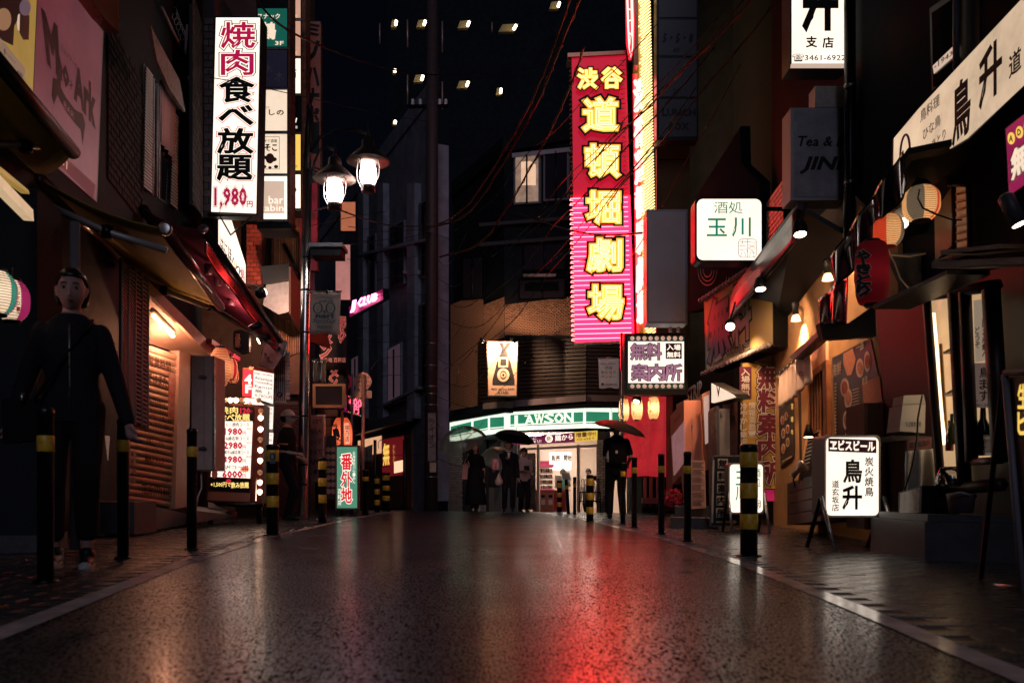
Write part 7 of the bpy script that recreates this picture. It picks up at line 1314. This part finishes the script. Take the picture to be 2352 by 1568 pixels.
# ================================================================== PEOPLE
SKIN = mat('skin', (.52, .31, .23), .5); SKIND = mat('skin_dimmed', (.36, .21, .19), .5); HAIR = mat('black_hair', (.008, .006, .006), .35)  # second skin tone is darkened so the near woman looks less lit
def capsule(a, b, ra, rb, n=10):
    a, b = V(a), V(b); d = (b - a).normalized(); pts, rs = [], []
    for k in range(4): t = R(90 * (1 - k / 4)); pts.append(a - d * ra * math.sin(t)); rs.append(max(.001, ra * math.cos(t)))
    pts.append(a); rs.append(ra); pts.append(b); rs.append(rb)
    for k in range(1, 5): t = R(90 * k / 4); pts.append(b + d * rb * math.sin(t)); rs.append(max(.001, rb * math.cos(t)))
    return sweep(pts, rs, n)
def ik(a, c, l1, l2, pole):
    a, c = V(a), V(c); d = c - a; L = min(d.length, (l1 + l2) * .995); d.normalize(); x = (l1 * l1 - l2 * l2 + L * L) / (2 * L); h = math.sqrt(max(0, l1 * l1 - x * x))
    p = V(pole) - d * V(pole).dot(d); return a + d * x + p.normalized() * h, a + d * L
def rings(secs, n=18):
    """closed body from elliptic rings (centre, half width along x, half depth along y)"""
    vs, fs = [], []
    for c, w, d in secs:
        for k in range(n): t = 2 * math.pi * k / n; vs.append(V(c) + V((w * math.cos(t), d * math.sin(t), 0)))
    for i in range(len(secs) - 1):
        for k in range(n): fs.append((i * n + k, i * n + (k + 1) % n, (i + 1) * n + (k + 1) % n, (i + 1) * n + k))
    fs += [tuple(range(n))[::-1], tuple(range((len(secs) - 1) * n, len(secs) * n))]
    return vs, fs
def headm(c, s, M):
    """head with brow, eye hollows, nose, lips, chin and ears; +y is the way it faces"""
    vs, fs = [], []; nu, nv = 28, 20
    g = lambda x, z, cx, cz, sx, sz: math.exp(-((x - cx) / sx) ** 2 - ((z - cz) / sz) ** 2)
    for j in range(nv + 1):
        ph = math.pi * (j / nv - .5)
        for i in range(nu):
            th = 2 * math.pi * i / nu; x, y, z = math.cos(ph) * math.sin(th), math.cos(ph) * math.cos(th), math.sin(ph)
            w = .074 * (1 - .25 * max(0, -z) ** 1.5); px, py, pz = x * w, y * (.095 if y > 0 else .098), z * .118
            if y > .1:
                py += .022 * g(px, pz, 0, -.020, .013, .030) + .010 * g(px, pz, 0, -.033, .016, .012); py -= .010 * (g(px, pz, .031, .008, .018, .014) + g(px, pz, -.031, .008, .018, .014)); py += .006 * g(px, pz, 0, -.063, .024, .010) + .006 * g(px, pz, 0, -.098, .022, .018); py += .004 * g(px, pz, 0, .03, .045, .012)
            vs.append(V((px, py, pz)) * s)
    for j in range(nv):
        for i in range(nu): fs.append((j * nu + i, j * nu + (i + 1) % nu, (j + 1) * nu + (i + 1) % nu, (j + 1) * nu + i))
    fs += [tuple(range(nu))[::-1], tuple(range(nv * nu, (nv + 1) * nu))]
    for sx in (-1, 1):
        e = capsule(V((sx * .074, -.006, -.020)) * s, V((sx * .079, -.014, .018)) * s, .010 * s, .014 * s, 8); vs, fs = join((vs, fs), e)
    return [V(c) + M @ v for v in vs], fs
def hand(w, d, up, s, curl=.5, side=1):
    """palm, four unequal bent fingers and a thumb leaving the side of the palm"""
    w, d = V(w), V(d).normalized(); up = (V(up) - d * V(up).dot(d)).normalized(); sd = d.cross(up) * side; acc = capsule(w + d * .02 * s, w + d * .075 * s, .026 * s, .034 * s)
    for k, (o, l) in enumerate(((-.030, .062), (-.010, .074), (.010, .070), (.028, .054))):
        p = w + d * .085 * s + sd * o * s; q = p + (d * math.cos(curl * .6) - up * math.sin(curl * .6)) * l * .5 * s; r = q + (d * math.cos(curl * 1.6) - up * math.sin(curl * 1.6)) * l * .5 * s
        acc = join(acc, capsule(p - d * .02 * s, q, .0095 * s, .0088 * s, 7), capsule(q, r, .0088 * s, .0075 * s, 7))
    p = w + d * .03 * s - sd * .028 * s; q = p + (d * .8 - sd * .7 - up * .2) * .035 * s; r = q + (d - sd * .1 - up * .4) * .03 * s
    return join(acc, capsule(p, q, .012 * s, .0105 * s, 7), capsule(q, r, .0105 * s, .008 * s, 7))
def person(lab, x, D, ht, yaw, hl, hr, feet=((-.10, 0), (.10, 0)), female=False, top=None, sleeves='long', bottom=None, dress=False, crop=0, shoes=None, skin=None, hair='short', look=(0, 0), lean=0, voxel=.014, soles=None, zoff=0, collar=None):
    """hl / hr: hand positions (right, forward, up) in body heights of 1.7 m; yaw 0 faces the camera, 90 faces +x"""
    base = G(P(x, HY, D).x, D) + V((0, 0, zoff)); t = thing('person', lab, 'person', base); k = ht / 1.70; a = R(yaw)
    B = Matrix(((-math.cos(a), math.sin(a), 0), (-math.sin(a), -math.cos(a), 0), (0, 0, 1)))   # local x = own right, y = forward
    W_ = lambda p: base + B @ (V(p) * k)
    W2 = lambda g: ([W_(v) for v in g[0]], g[1])
    sw = .150 if female else .172; lz = lambda z: lean * max(0, z - .9)
    J = lambda x_, y, z: V((x_, y + lz(z), z))
    neck, hd = J(0, 0, 1.44), J(0, .02, 1.585); sh = [J(s * sw, 0, 1.345) for s in (-1, 1)]; hip = [V((s * .09, 0, .90)) for s in (-1, 1)]
    el, wr = [], []
    for s, i, tgt in ((-1, 0, hl), (1, 1, hr)): e, w = ik(sh[i], tgt, .28, .26, (s * .22, -1, -.25)); el.append(e); wr.append(w)
    kn, an = [], []
    for i, (fx, fy) in enumerate(feet): q, n_ = ik(hip[i], (fx, fy, .085), .43, .42, (0, 1, 0)); kn.append(q); an.append(n_)
    wd = 1.0 if not female else .9
    torso = rings([(J(0, 0, .80), .10, .08), (J(0, 0, .84), .155 * wd + .005, .105), (J(0, 0, .93), .165 * wd + .01, .11), (J(0, 0, 1.06), .135 * wd, .095), (J(0, 0, 1.2), .155 * wd, .11), (J(0, 0, 1.32), .17 * wd, .105), (J(0, 0, 1.40), .14 * wd, .08), (J(0, .0, 1.45), .065, .06), (J(0, 0, 1.47), .05, .05)])
    def fat(g, e):    # the same body grown for clothing
        return g
    body = join(torso, capsule(J(0, -.005, 1.42), J(0, .005, 1.52), .052 if female else .058, .05))
    for i, s in ((0, -1), (1, 1)):
        body = join(body, capsule(sh[i], el[i], .046, .038), capsule(el[i], wr[i], .038, .026), hand(wr[i], wr[i] - el[i], (s * -.2, .6, .8) if wr[i].z > 1.0 else (-s, .2, 0), 1.0, .7, -s), capsule(hip[i], kn[i], .078, .052), capsule(kn[i], an[i], .05, .034))
        f = an[i]; body = join(body, capsule(f + V((0, -.02, -.04)), f + V((0, .15, -.055)), .034, .028))
    HM = Matrix.Rotation(R(look[0]), 3, 'Z') @ Matrix.Rotation(R(look[1]), 3, 'X')
    body = join(body, headm(hd, 1.0, HM))
    o = obj('body', *W2(body), skin or SKIN, t, True); md = o.modifiers.new('fuse', 'REMESH'); md.mode = 'VOXEL'; md.voxel_size = voxel * k; md.use_smooth_shade = True; o.modifiers.new('soft', 'SMOOTH').iterations = 2
    FP = lambda p: W_(hd + HM @ V(p))
    for s in (-1, 1):
        obj('eye', *lathev(FP((s * .031, .078, .008)), [(.002, -.009), (.009, -.006), (.0105, 0), (.009, .006), (.002, .009)], 10), mat('eye_dark', (.03, .02, .02), .2), t, True)
        tube('eyebrow', [FP((s * .014, .094, .030)), FP((s * .03, .092, .036)), FP((s * .048, .078, .031))], .0024, HAIR, t, 5)
    tube('mouth', [FP((-.022, .089, -.064)), FP((0, .100, -.062)), FP((.022, .089, -.064))], [.002, .006, .002], mat('lips', (.30, .10, .09), .5), t, 6)
    def garment(nm, g, m, vx=voxel):
        o = obj(nm, *W2(g), m, t, True); md = o.modifiers.new('fuse', 'REMESH'); md.mode = 'VOXEL'; md.voxel_size = vx * k; md.use_smooth_shade = True; o.modifiers.new('soft', 'SMOOTH').iterations = 6; return o
    if top:
        g = rings([(J(0, 0, .82 if not dress else .95), .172 * wd + .012, .125), (J(0, 0, .93), .175 * wd + .012, .128), (J(0, 0, 1.06), .158 * wd, .118), (J(0, 0, 1.2), .175 * wd, .128), (J(0, 0, 1.32), .186 * wd, .122), (J(0, 0, 1.38), .165 * wd, .10), (J(0, 0, 1.42), .115, .085), (J(0, 0, 1.455), .075, .07)])
        for i in (0, 1):
            if sleeves == 'long': g = join(g, capsule(sh[i], el[i], .064, .055), capsule(el[i], wr[i].lerp(el[i], .06), .054, .042))
            else: g = join(g, capsule(sh[i], sh[i].lerp(el[i], .78), .062, .062))
        garment('jacket' if sleeves == 'long' else 'shirt', g, top)
    if dress:
        n = 26; vs, fs = [], []; prof = [(1.12, .15, .115), (1.0, .165, .125), (.85, .20, .16), (.6, .235, .2), (.35, .265, .235), (.17, .285, .25), (.165, .275, .24), (.3, .25, .22)]
        for z, w, d in prof:
            for q in range(n): th = 2 * math.pi * q / n; f = 1 + .05 * math.sin(q * 5) * max(0, 1.1 - z); vs.append(V((w * f * math.cos(th), d * f * math.sin(th), z)))
        for i in range(len(prof) - 1):
            for q in range(n): fs.append((i * n + q, i * n + (q + 1) % n, (i + 1) * n + (q + 1) % n, (i + 1) * n + q))
        obj('skirt', *W2((vs, fs)), bottom or top, t, True)
    elif bottom:
        g = rings([(V((0, 0, .76)), .10, .09), (V((0, 0, .84)), .172 * wd + .008, .122), (V((0, 0, .98)), .165 * wd + .008, .12), (V((0, 0, 1.03)), .15 * wd, .11)])
        for i in (0, 1): g = join(g, capsule(hip[i], kn[i], .098, .076), capsule(kn[i], an[i].lerp(kn[i], .06 + crop), .074, .062))
        garment('trousers', g, bottom)
    if shoes:
        for i in (0, 1):
            f = an[i]; g = join(capsule(f + V((0, -.045, -.045)), f + V((0, .15, -.06)), .044, .034), capsule(f + V((0, -.02, -.02)), f + V((0, .02, -.01)), .045, .042)); o = obj('shoe', *W2(g), shoes, t, True)
            if soles: obj('sole', *W2(capsule(f + V((0, -.05, -.078)), f + V((0, .165, -.078)), .041, .036)), soles, o, True)
    if collar: obj('collar', *W2(rings([(J(0, .0, 1.425), .085, .078), (J(0, .0, 1.455), .075, .07), (J(0, 0, 1.47), .066, .062)])), collar, t, True)
    # hair or cap
    def shellh(f, m, nm, s=1.0):
        vs, fs = [], []; nu, nv = 28, 16
        for j in range(nv + 1):
            ph = math.pi * (j / nv - .5)
            for i in range(nu): th = 2 * math.pi * i / nu; x_, y, z = math.cos(ph) * math.sin(th), math.cos(ph) * math.cos(th), math.sin(ph); r = f(x_, y, z) + .004 * math.sin(i * 3.1 + j); vs.append(W_(hd + HM @ V((x_ * (.074 + r), (y - (.10 if y > .0 else .0) * 0) * (.096 + r) - .012, z * (.118 + r)))))
        for j in range(nv):
            for i in range(nu):
                ph = math.pi * ((j + .5) / nv - .5); th = 2 * math.pi * (i + .5) / nu; x_, y, z = math.cos(ph) * math.sin(th), math.cos(ph) * math.cos(th), math.sin(ph)
                if keep(x_, y, z): fs.append((j * nu + i, j * nu + (i + 1) % nu, (j + 1) * nu + (i + 1) % nu, (j + 1) * nu + i))
        o = obj(nm, vs, fs, m, t, True); md = o.modifiers.new('thick', 'SOLIDIFY'); md.thickness = .012; md.offset = -1
    if hair == 'short': keep = lambda x_, y, z: z > .42 or (y < .15 and z > -.35); shellh(lambda x_, y, z: .012, HAIR, 'hair')
    elif hair == 'bob': keep = lambda x_, y, z: z > .5 or (y < .35 and z > -.85); shellh(lambda x_, y, z: .02 + (.012 if z < 0 else 0), HAIR, 'hair')
    elif hair == 'tied': keep = lambda x_, y, z: z > .58 or (y < -.12 and z > -.5); shellh(lambda x_, y, z: .010, HAIR, 'hair')
    elif hair == 'cap':
        keep = lambda x_, y, z: y < .1 and -.45 < z < .35; shellh(lambda x_, y, z: .008, HAIR, 'hair'); CAPM = mat('cap_beige', (.80, .58, .46), .7); keep = lambda x_, y, z: z > .22; shellh(lambda x_, y, z: .016, CAPM, 'cap')
        vs = [hd + HM @ V((.078 * math.sin(q), .075 + .105 * max(0, math.cos(q)) * .95, .045 - .02 * max(0, math.cos(q)))) for q in [R(-80 + i * 16) for i in range(11)]] + [hd + HM @ V((.07 * math.sin(q), .06, .05)) for q in [R(-80 + i * 16) for i in range(11)]]
        o = obj('cap_peak', [W_(v) for v in vs], [(i, i + 1, 12 + i, 11 + i) for i in range(10)], CAPM, t, True); o.modifiers.new('thick', 'SOLIDIFY').thickness = .008
    return t, W_, wr
def umbrella(lab, hnd, tipp, r, m, rib=8, drop=.42, shaftm=None):
    """canopy of curved gores, ribs, shaft and crook; hnd = grip point, tipp = ferrule point"""
    hnd, tipp = V(hnd), V(tipp); ax = (tipp - hnd).normalized(); t = thing('umbrella', lab, 'umbrella', hnd); a = ax.cross(V((0, 1, 0))).normalized(); b = ax.cross(a); c = tipp - ax * .05; vs, fs = [c], []; n = rib * 4; m_ = 7
    def pt(th, u): f = th * rib / (2 * math.pi); s = 1 - .055 * u * (1 - abs(2 * (f % 1) - 1)) * 1.0 - .0; return c + (a * math.cos(th) + b * math.sin(th)) * (r * math.sin(u * 1.25) / math.sin(1.25) * (s if u > .5 else 1)) - ax * (r * drop * (1 - math.cos(u * 1.25)) / (1 - math.cos(1.25)) - .02 * r * (1 - abs(2 * (f % 1) - 1)) * u)
    for j in range(1, m_ + 1):
        for i in range(n): vs.append(pt(2 * math.pi * i / n, j / m_))
    fs = [(0, 1 + i, 1 + (i + 1) % n) for i in range(n)] + [(1 + j * n + i, 1 + j * n + (i + 1) % n, 1 + (j + 1) * n + (i + 1) % n, 1 + (j + 1) * n + i) for j in range(m_ - 1) for i in range(n)]
    o = obj('canopy', vs, fs, m, t, True)
    for k in range(rib): th = 2 * math.pi * k / rib; tube('rib', [pt(th, u) - ax * .008 for u in (0.02, .25, .5, .75, 1)], .0035, shaftm or DK, t, 5); tube('stretcher', [c - ax * r * .55, pt(th, .55) - ax * .01], .003, shaftm or DK, t, 5)
    tube('shaft', [hnd, tipp], .007, shaftm or DK, t, 8); lathe('ferrule', tipp, [(.006, -.04), (.005, .04)], shaftm or DK, t, 8, ax); tube('handle', [hnd + ax * .04, hnd, hnd - ax * .09, hnd - ax * .11 + a * .03, hnd - ax * .09 + a * .055], .013, WHITE if shaftm else BLK, t, 8)
    return t
NAVYC = mat('navy_cloth', (.010, .010, .015), .8, bump=1.0, bscale=9, spec=.2); BLKC = mat('black_fabric', (.007, .007, .009), .85, bump=1.0, bscale=9, spec=.2); SHOE = mat('black_shoe', (.010, .010, .010), .35); SHIRTW = mat('white_shirt', (.60, .52, .47), .7)
# woman walking towards the camera, near left
w1, W1, _ = person('woman in a dark zipped jacket and cropped trousers walking past the shutter', 165, 5.0, 1.70, 22, (-.31, .06, .80), (.32, -.04, .80), ((-.09, .12), (.10, -.10)), True, NAVYC, 'long', BLKC, crop=.22, shoes=SHOE, soles=WHITE, skin=SKIND, hair='tied', voxel=.007)
tube('zip', [W1((0, .13, 1.38)), W1((0, .142, 1.2)), W1((0, .13, 1.05)), W1((0, .14, .9))], .004, STEEL, w1, 5)
t = thing('shoulder_bag', 'black shoulder bag with metal clasp at the woman\'s hip', 'bag', W1((.22, .02, .72))); hexa('pouch', [W1(p) for p in ((.16, .10, .72), (.34, .06, .70), (.34, -.06, .70), (.16, -.05, .72), (.15, .10, .95), (.35, .06, .95), (.35, -.06, .95), (.15, -.05, .95))], BLKC, t); tube('strap', [W1((.18, .12, .94)), W1((.05, .15, 1.15)), W1((-.09, .115, 1.37)), W1((-.11, .0, 1.43))], .010, BLKC, t, 6); lathe('clasp', W1((.24, .11, .93)), [(.006, 0), (.012, .01), (.012, .05)], STEEL, t, 8)
# man in a cap, in profile
ORT = mat('orange_trim', (.55, .24, .08), .6)
m2, W2_, _ = person('man in beige cap and black polo shirt standing beside the chrome post', 660, 13.0, 1.64, 82, (-.15, .13, .98), (.08, .18, 1.03), ((-.09, -.04), (.09, .05)), False, BLKC, 'short', BLKC, shoes=SHOE, hair='cap', collar=ORT)
for s in (-1, 1): lathe('sleeve_trim', W2_((s * .20, .01 if s < 0 else .02, 1.16)), [(.066, 0), (.068, .02), (.064, .022)], ORT, m2, 14)
# woman with clear umbrella
CLEAR = glass('clear_vinyl', (.95, .96, .92), .03, .12, .12, .42)
w3, W3, wr3 = person('woman in a long black dress holding a clear umbrella and looking up', 1092, 20.4, 1.60, -8, (-.22, .02, .84), (.20, .22, 1.16), ((-.07, .02), (.08, 0)), True, BLKC, 'short', BLKC, dress=True, shoes=SHOE, hair='bob', look=(20, 18))
umbrella('clear vinyl umbrella held by the woman in the black dress', P(1076, 1062, 20.2), P(1076, 1062, 20.2) + V((-.22, -.42, .80)), .58, CLEAR, 8, .60, shaftm=mat('umbrella_grey', (.10, .10, .11), .4))
t = thing('tote_bag', 'pale pink tote bag on the woman\'s arm', 'bag', P(1068, 1102, 20.2)); hexa('bag', [P(x, y, d) for d in (20.12,) for x, y in ((1061, 1100), (1073, 1100))] + [P(1073, 1100, 20.28), P(1061, 1100, 20.28), P(1063, 1066, 20.12), P(1075, 1066, 20.12), P(1075, 1066, 20.28), P(1063, 1066, 20.28)], mat('tote_pink', (.55, .30, .24), .75), t); tube('handle', [P(1064, 1068, 20.15), P(1074, 1046, 20.15), P(1075, 1040, 20.2)], .008, mat('tote_pink', (.55, .30, .24)), t, 6)
t = thing('handbag', 'small black handbag at the woman\'s other side', 'bag', P(1107, 1095, 20.3)); hexa('bag', [P(1103, 1096, 20.2), P(1113, 1097, 20.2), P(1113, 1097, 20.4), P(1103, 1096, 20.4), P(1102, 1078, 20.2), P(1112, 1080, 20.2), P(1112, 1080, 20.4), P(1102, 1078, 20.4)], BLKC, t); tube('strap', [P(1104, 1079, 20.2), P(1098, 1055, 20.3), P(1100, 1048, 20.35)], .006, BLKC, t, 5)
# man in suit
w4, W4, _ = person('man in a black suit and open white collar under a black umbrella', 1168, 20.7, 1.70, 4, (-.24, .0, .82), (.03, .22, 1.24), ((-.10, .02), (.10, .0)), False, NAVYC, 'long', NAVYC, shoes=SHOE, hair='short', collar=SHIRTW)
obj('shirt_front', [W4(p) for p in ((-.035, .13, 1.42), (.035, .13, 1.42), (.02, .142, 1.28), (0, .146, 1.2))], [(0, 1, 2, 3)], SHIRTW, w4)
umbrella('black umbrella tilted over the man in the suit', P(1172, 1052, 20.5), P(1186, 985, 20.6), .50, mat('umbrella_black', (.012, .012, .015), .5), 8, .40)
t = thing('plastic_bag', 'small white shopping bag in the suited man\'s hand', 'bag', P(1146, 1110, 20.5)); obj('sack', *lathev(P(1146, 1116, 20.5), [(.03, 0), (.09, .03), (.10, .12), (.05, .22), (.015, .30)], 12), mat('bag_white', (.55, .48, .42), .4), t, True); tube('bag_handle', [P(1145, 1088, 20.5), P(1148, 1083, 20.5)], .008, mat('bag_white', (.55, .48, .42)), t, 5)
t = thing('briefcase', 'dark soft briefcase by the suited man\'s leg', 'bag', P(1193, 1140, 20.7)); hexa('bag', [P(1186, 1142, 20.6), P(1206, 1140, 20.6), P(1206, 1140, 20.8), P(1186, 1142, 20.8), P(1187, 1112, 20.6), P(1200, 1110, 20.6), P(1200, 1110, 20.8), P(1187, 1112, 20.8)], BLKC, t); tube('handle', [P(1189, 1112, 20.7), P(1193, 1098, 20.7), P(1198, 1111, 20.7)], .008, BLKC, t, 6)
# second clear umbrella half hidden
umbrella('second clear umbrella held low behind the suited man', P(1138, 1076, 21.6), P(1138, 1076, 21.6) + V((.10, -.40, .45)), .42, CLEAR, 8, .60, shaftm=mat('umbrella_grey', (.10, .10, .11), .4))
# man in white shirt reading his phone
w5, W5, wr5 = person('man in a white shirt looking down at a dark phone', 1203, 22.3, 1.66, 14, (-.16, .20, 1.04), (.07, .26, 1.10), ((-.09, .03), (.09, 0)), False, SHIRTW, 'short', NAVYC, shoes=SHOE, hair='short', look=(0, -18))
t = thing('phone', 'dark phone case in the hands of the man in the white shirt', 'phone', W5((.0, .33, 1.14))); hexa('case', [W5(p) for p in ((-.06, .34, 1.10), (.08, .34, 1.10), (.08, .36, 1.11), (-.06, .36, 1.11), (-.06, .31, 1.22), (.08, .31, 1.22), (.08, .33, 1.23), (-.06, .33, 1.23))], BLK, t)
# store clerks
GRNU = mat('clerk_green', (.03, .09, .07), .7)
person('store clerk with dark hair behind the cash register', 1293, 28.9, 1.62, 0, (-.22, .18, 1.0), (.22, .18, 1.0), female=False, top=GRNU, sleeves='short', bottom=BLKC, hair='short', look=(0, -14), zoff=fz - gz(1.7, 28.9) + .02); person('store clerk in white seen through the glass door', 1352, 28.6, 1.62, -40, (-.2, .2, 1.05), (.15, .25, 1.05), female=True, top=SHIRTW, sleeves='long', bottom=BLKC, hair='short', look=(0, -20), zoff=fz - gz(2.5, 28.6) + .02)
# man with backpack, seen from behind
w7, W7, wr7 = person('man with a backpack walking away under a wide dark umbrella', 1416, 15.2, 1.72, 180, (-.14, .22, 1.14), (.22, .14, .96), ((-.10, .16), (.10, -.10)), False, BLKC, 'short', BLKC, shoes=SHOE, hair='short', look=(0, -12))
umbrella('wide dark umbrella over the man with the backpack', P(1409, 1035, 14.95), P(1430, 962, 14.9), .475, mat('umbrella_brown', (.05, .024, .018), .5), 8, .34)
t = thing('backpack', 'black backpack with side bottle on the man under the wide umbrella', 'backpack', W7((0, -.2, .95))); o = obj('pack', *( [W7(v) for v in rings([(V((0, -.20, .93)), .10, .05), (V((0, -.22, .98)), .155, .085), (V((0, -.23, 1.15)), .16, .095), (V((0, -.21, 1.32)), .14, .08), (V((0, -.18, 1.42)), .08, .05)])[0]], rings([(V((0, 0, i)), 1, 1) for i in range(5)])[1]), BLKC, t, True)
lathe('bottle', W7((-.17, -.2, .98)), [(.03, 0), (.032, .14), (.014, .17), (.014, .2)], mat('bottle_clear', (.35, .35, .36), .15), t, 10); slab('badge', Fr(14.6), rect(1414, 1034, 1419, 1041), .004, WHITE, t, .3)
# ================================================================== OVERHEAD CABLES
CBL = mat('cable_black', (.010, .010, .012), .4); CBR = mat('cable_brown', (.07, .022, .018), .35)
def spline(pts, n=8):
    out = []
    for i in range(len(pts) - 1):
        p0, p1, p2, p3 = pts[max(i - 1, 0)], pts[i], pts[i + 1], pts[min(i + 2, len(pts) - 1)]
        for k in range(n): s = k / n; out.append(.5 * ((2 * p1) + (p2 - p0) * s + (2 * p0 - 5 * p1 + 4 * p2 - p3) * s * s + (3 * p1 - p0 - 3 * p2 + p3) * s ** 3))
    return out + [pts[-1]]
def cable(lab, pts, r=.010, m=None, twist=0, group=None):
    c = spline([P(*p) for p in pts]); t = thing('overhead_cable', lab, 'cable', c[len(c) // 2], group)
    tube('conductor', c, r, m or CBL, t, 6)
    if twist:
        w = [p + V((math.cos(i * 1.1), 0, math.sin(i * 1.1))) * r * 1.8 for i, p in enumerate(c)]; tube('binding_wire', w, r * .45, m or CBL, t, 5)
    for f in (.22, .5, .78):
        i = int(f * (len(c) - 1)); d = (c[i + 1] - c[i]).normalized(); lathe('clip', c[i], [(r * 1.25, -.015), (r * 1.5, 0), (r * 1.25, .015)], m or CBL, t, 6, d)
cable('thick cable sagging from the snack sign across the night sky', [(585, -5, 12), (640, 55, 12.5), (735, 105, 13.5), (880, 155, 16), (1010, 172, 18), (1200, 160, 20), (1330, 120, 21)], .016)
cable('thin wire from the tall white sign to the pole', [(480, 178, 12), (560, 192, 12), (740, 232, 14), (880, 262, 17), (985, 280, 20)], .006)
cable('heavy twisted cable pair falling left of the red sign, outer one', [(1345, -30, 14), (1300, 75, 15), (1270, 150, 15.5), (1235, 235, 16), (1180, 335, 17), (1115, 440, 18), (1060, 500, 19), (1000, 520, 20)], .020, CBR, 1)
cable('heavy twisted cable pair falling left of the red sign, inner one', [(1320, -30, 14), (1285, 70, 15), (1250, 165, 15.5), (1210, 255, 16), (1150, 360, 17), (1075, 470, 18), (1010, 515, 19), (985, 522, 20)], .016, CBR, 1)
cable('cable dropping from a joint beside the top of the red sign', [(1341, 108, 15), (1325, 160, 15.5), (1290, 245, 16), (1255, 320, 16.5), (1210, 400, 17.5), (1170, 470, 18), (1100, 560, 19), (1010, 590, 20)], .018, CBR, 1)
cable('lamp cable arching from the lamp post towards the utility pole', [(715, 490, 13.2), (735, 480, 13.3), (765, 478, 13.6), (830, 500, 15), (900, 518, 17), (985, 520, 20)], .013)
cable('straight wire from the lamp post to the corner building', [(715, 518, 13.3), (790, 502, 15), (888, 485, 19)], .006)
cable('slack wire below the lamp cable', [(800, 520, 15), (840, 526, 16), (900, 532, 18), (985, 525, 20)], .007)
cable('loose tangled wire left of the utility pole', [(805, 562, 15), (870, 552, 17), (940, 545, 19), (985, 535, 20), (1030, 548, 21)], .007)
cable('thick black cable crossing the red sign below its middle', [(1180, 485, 17), (1250, 510, 16.6), (1315, 530, 16.4), (1390, 540, 16), (1475, 535, 15)], .020)
for i, (x0, y0, x1, y1) in enumerate(((1800, -20, 1425, 430), (1745, -20, 1395, 330), (1708, 0, 1330, 400), (1650, 40, 1290, 420), (1640, 110, 1270, 520), (1600, 200, 1250, 640), (1560, 260, 1180, 680), (1700, 150, 1470, 560), (1510, 55, 1205, 360))):
    mx, my = (x0 + x1) / 2 - 8, (y0 + y1) / 2 + 14
    cable(('long black cable slanting across the neon from the upper right', 'cable meeting the knot at the second yellow character', 'cable passing over the first big yellow character', 'thin cable crossing above the third yellow character', 'cable sloping past the fourth yellow character', 'cable sloping past the fifth yellow character', 'thin cable reaching furthest down over the dark brick wall', 'short cable dropping behind the blank grey box', 'topmost thin cable crossing the night sky')[i], [(x0, y0, 12.5), ((x0 + mx) / 2, (y0 + my) / 2 + 6, 13.5), (mx, my, 14.5), ((x1 + mx) / 2, (y1 + my) / 2 + 8, 15.5), (x1, y1, 16.2), (x1 - 70, y1 + 95, 18), (x1 - 160, y1 + 170, 20)], (.012, .014, .010, .008, .010, .009, .007, .009, .007)[i], None, i in (0, 1, 4))
for i in range(12):
    y = 540 + i * 46; x1 = 1020 + (i * 53) % 220; cable('thin slack wire strung between the utility pole and dark buildings', [(760 + (i * 37) % 130, y + (i * 29) % 60 - 20, 19 + (i % 3)), (880, y + 24 - (i % 4) * 8, 20), (985, y, 20.2), ((985 + x1) / 2, y + 22, 21), (x1, y - 30 - (i % 5) * 22, 24)], .007, None, 0, 'slack wires around the utility pole')
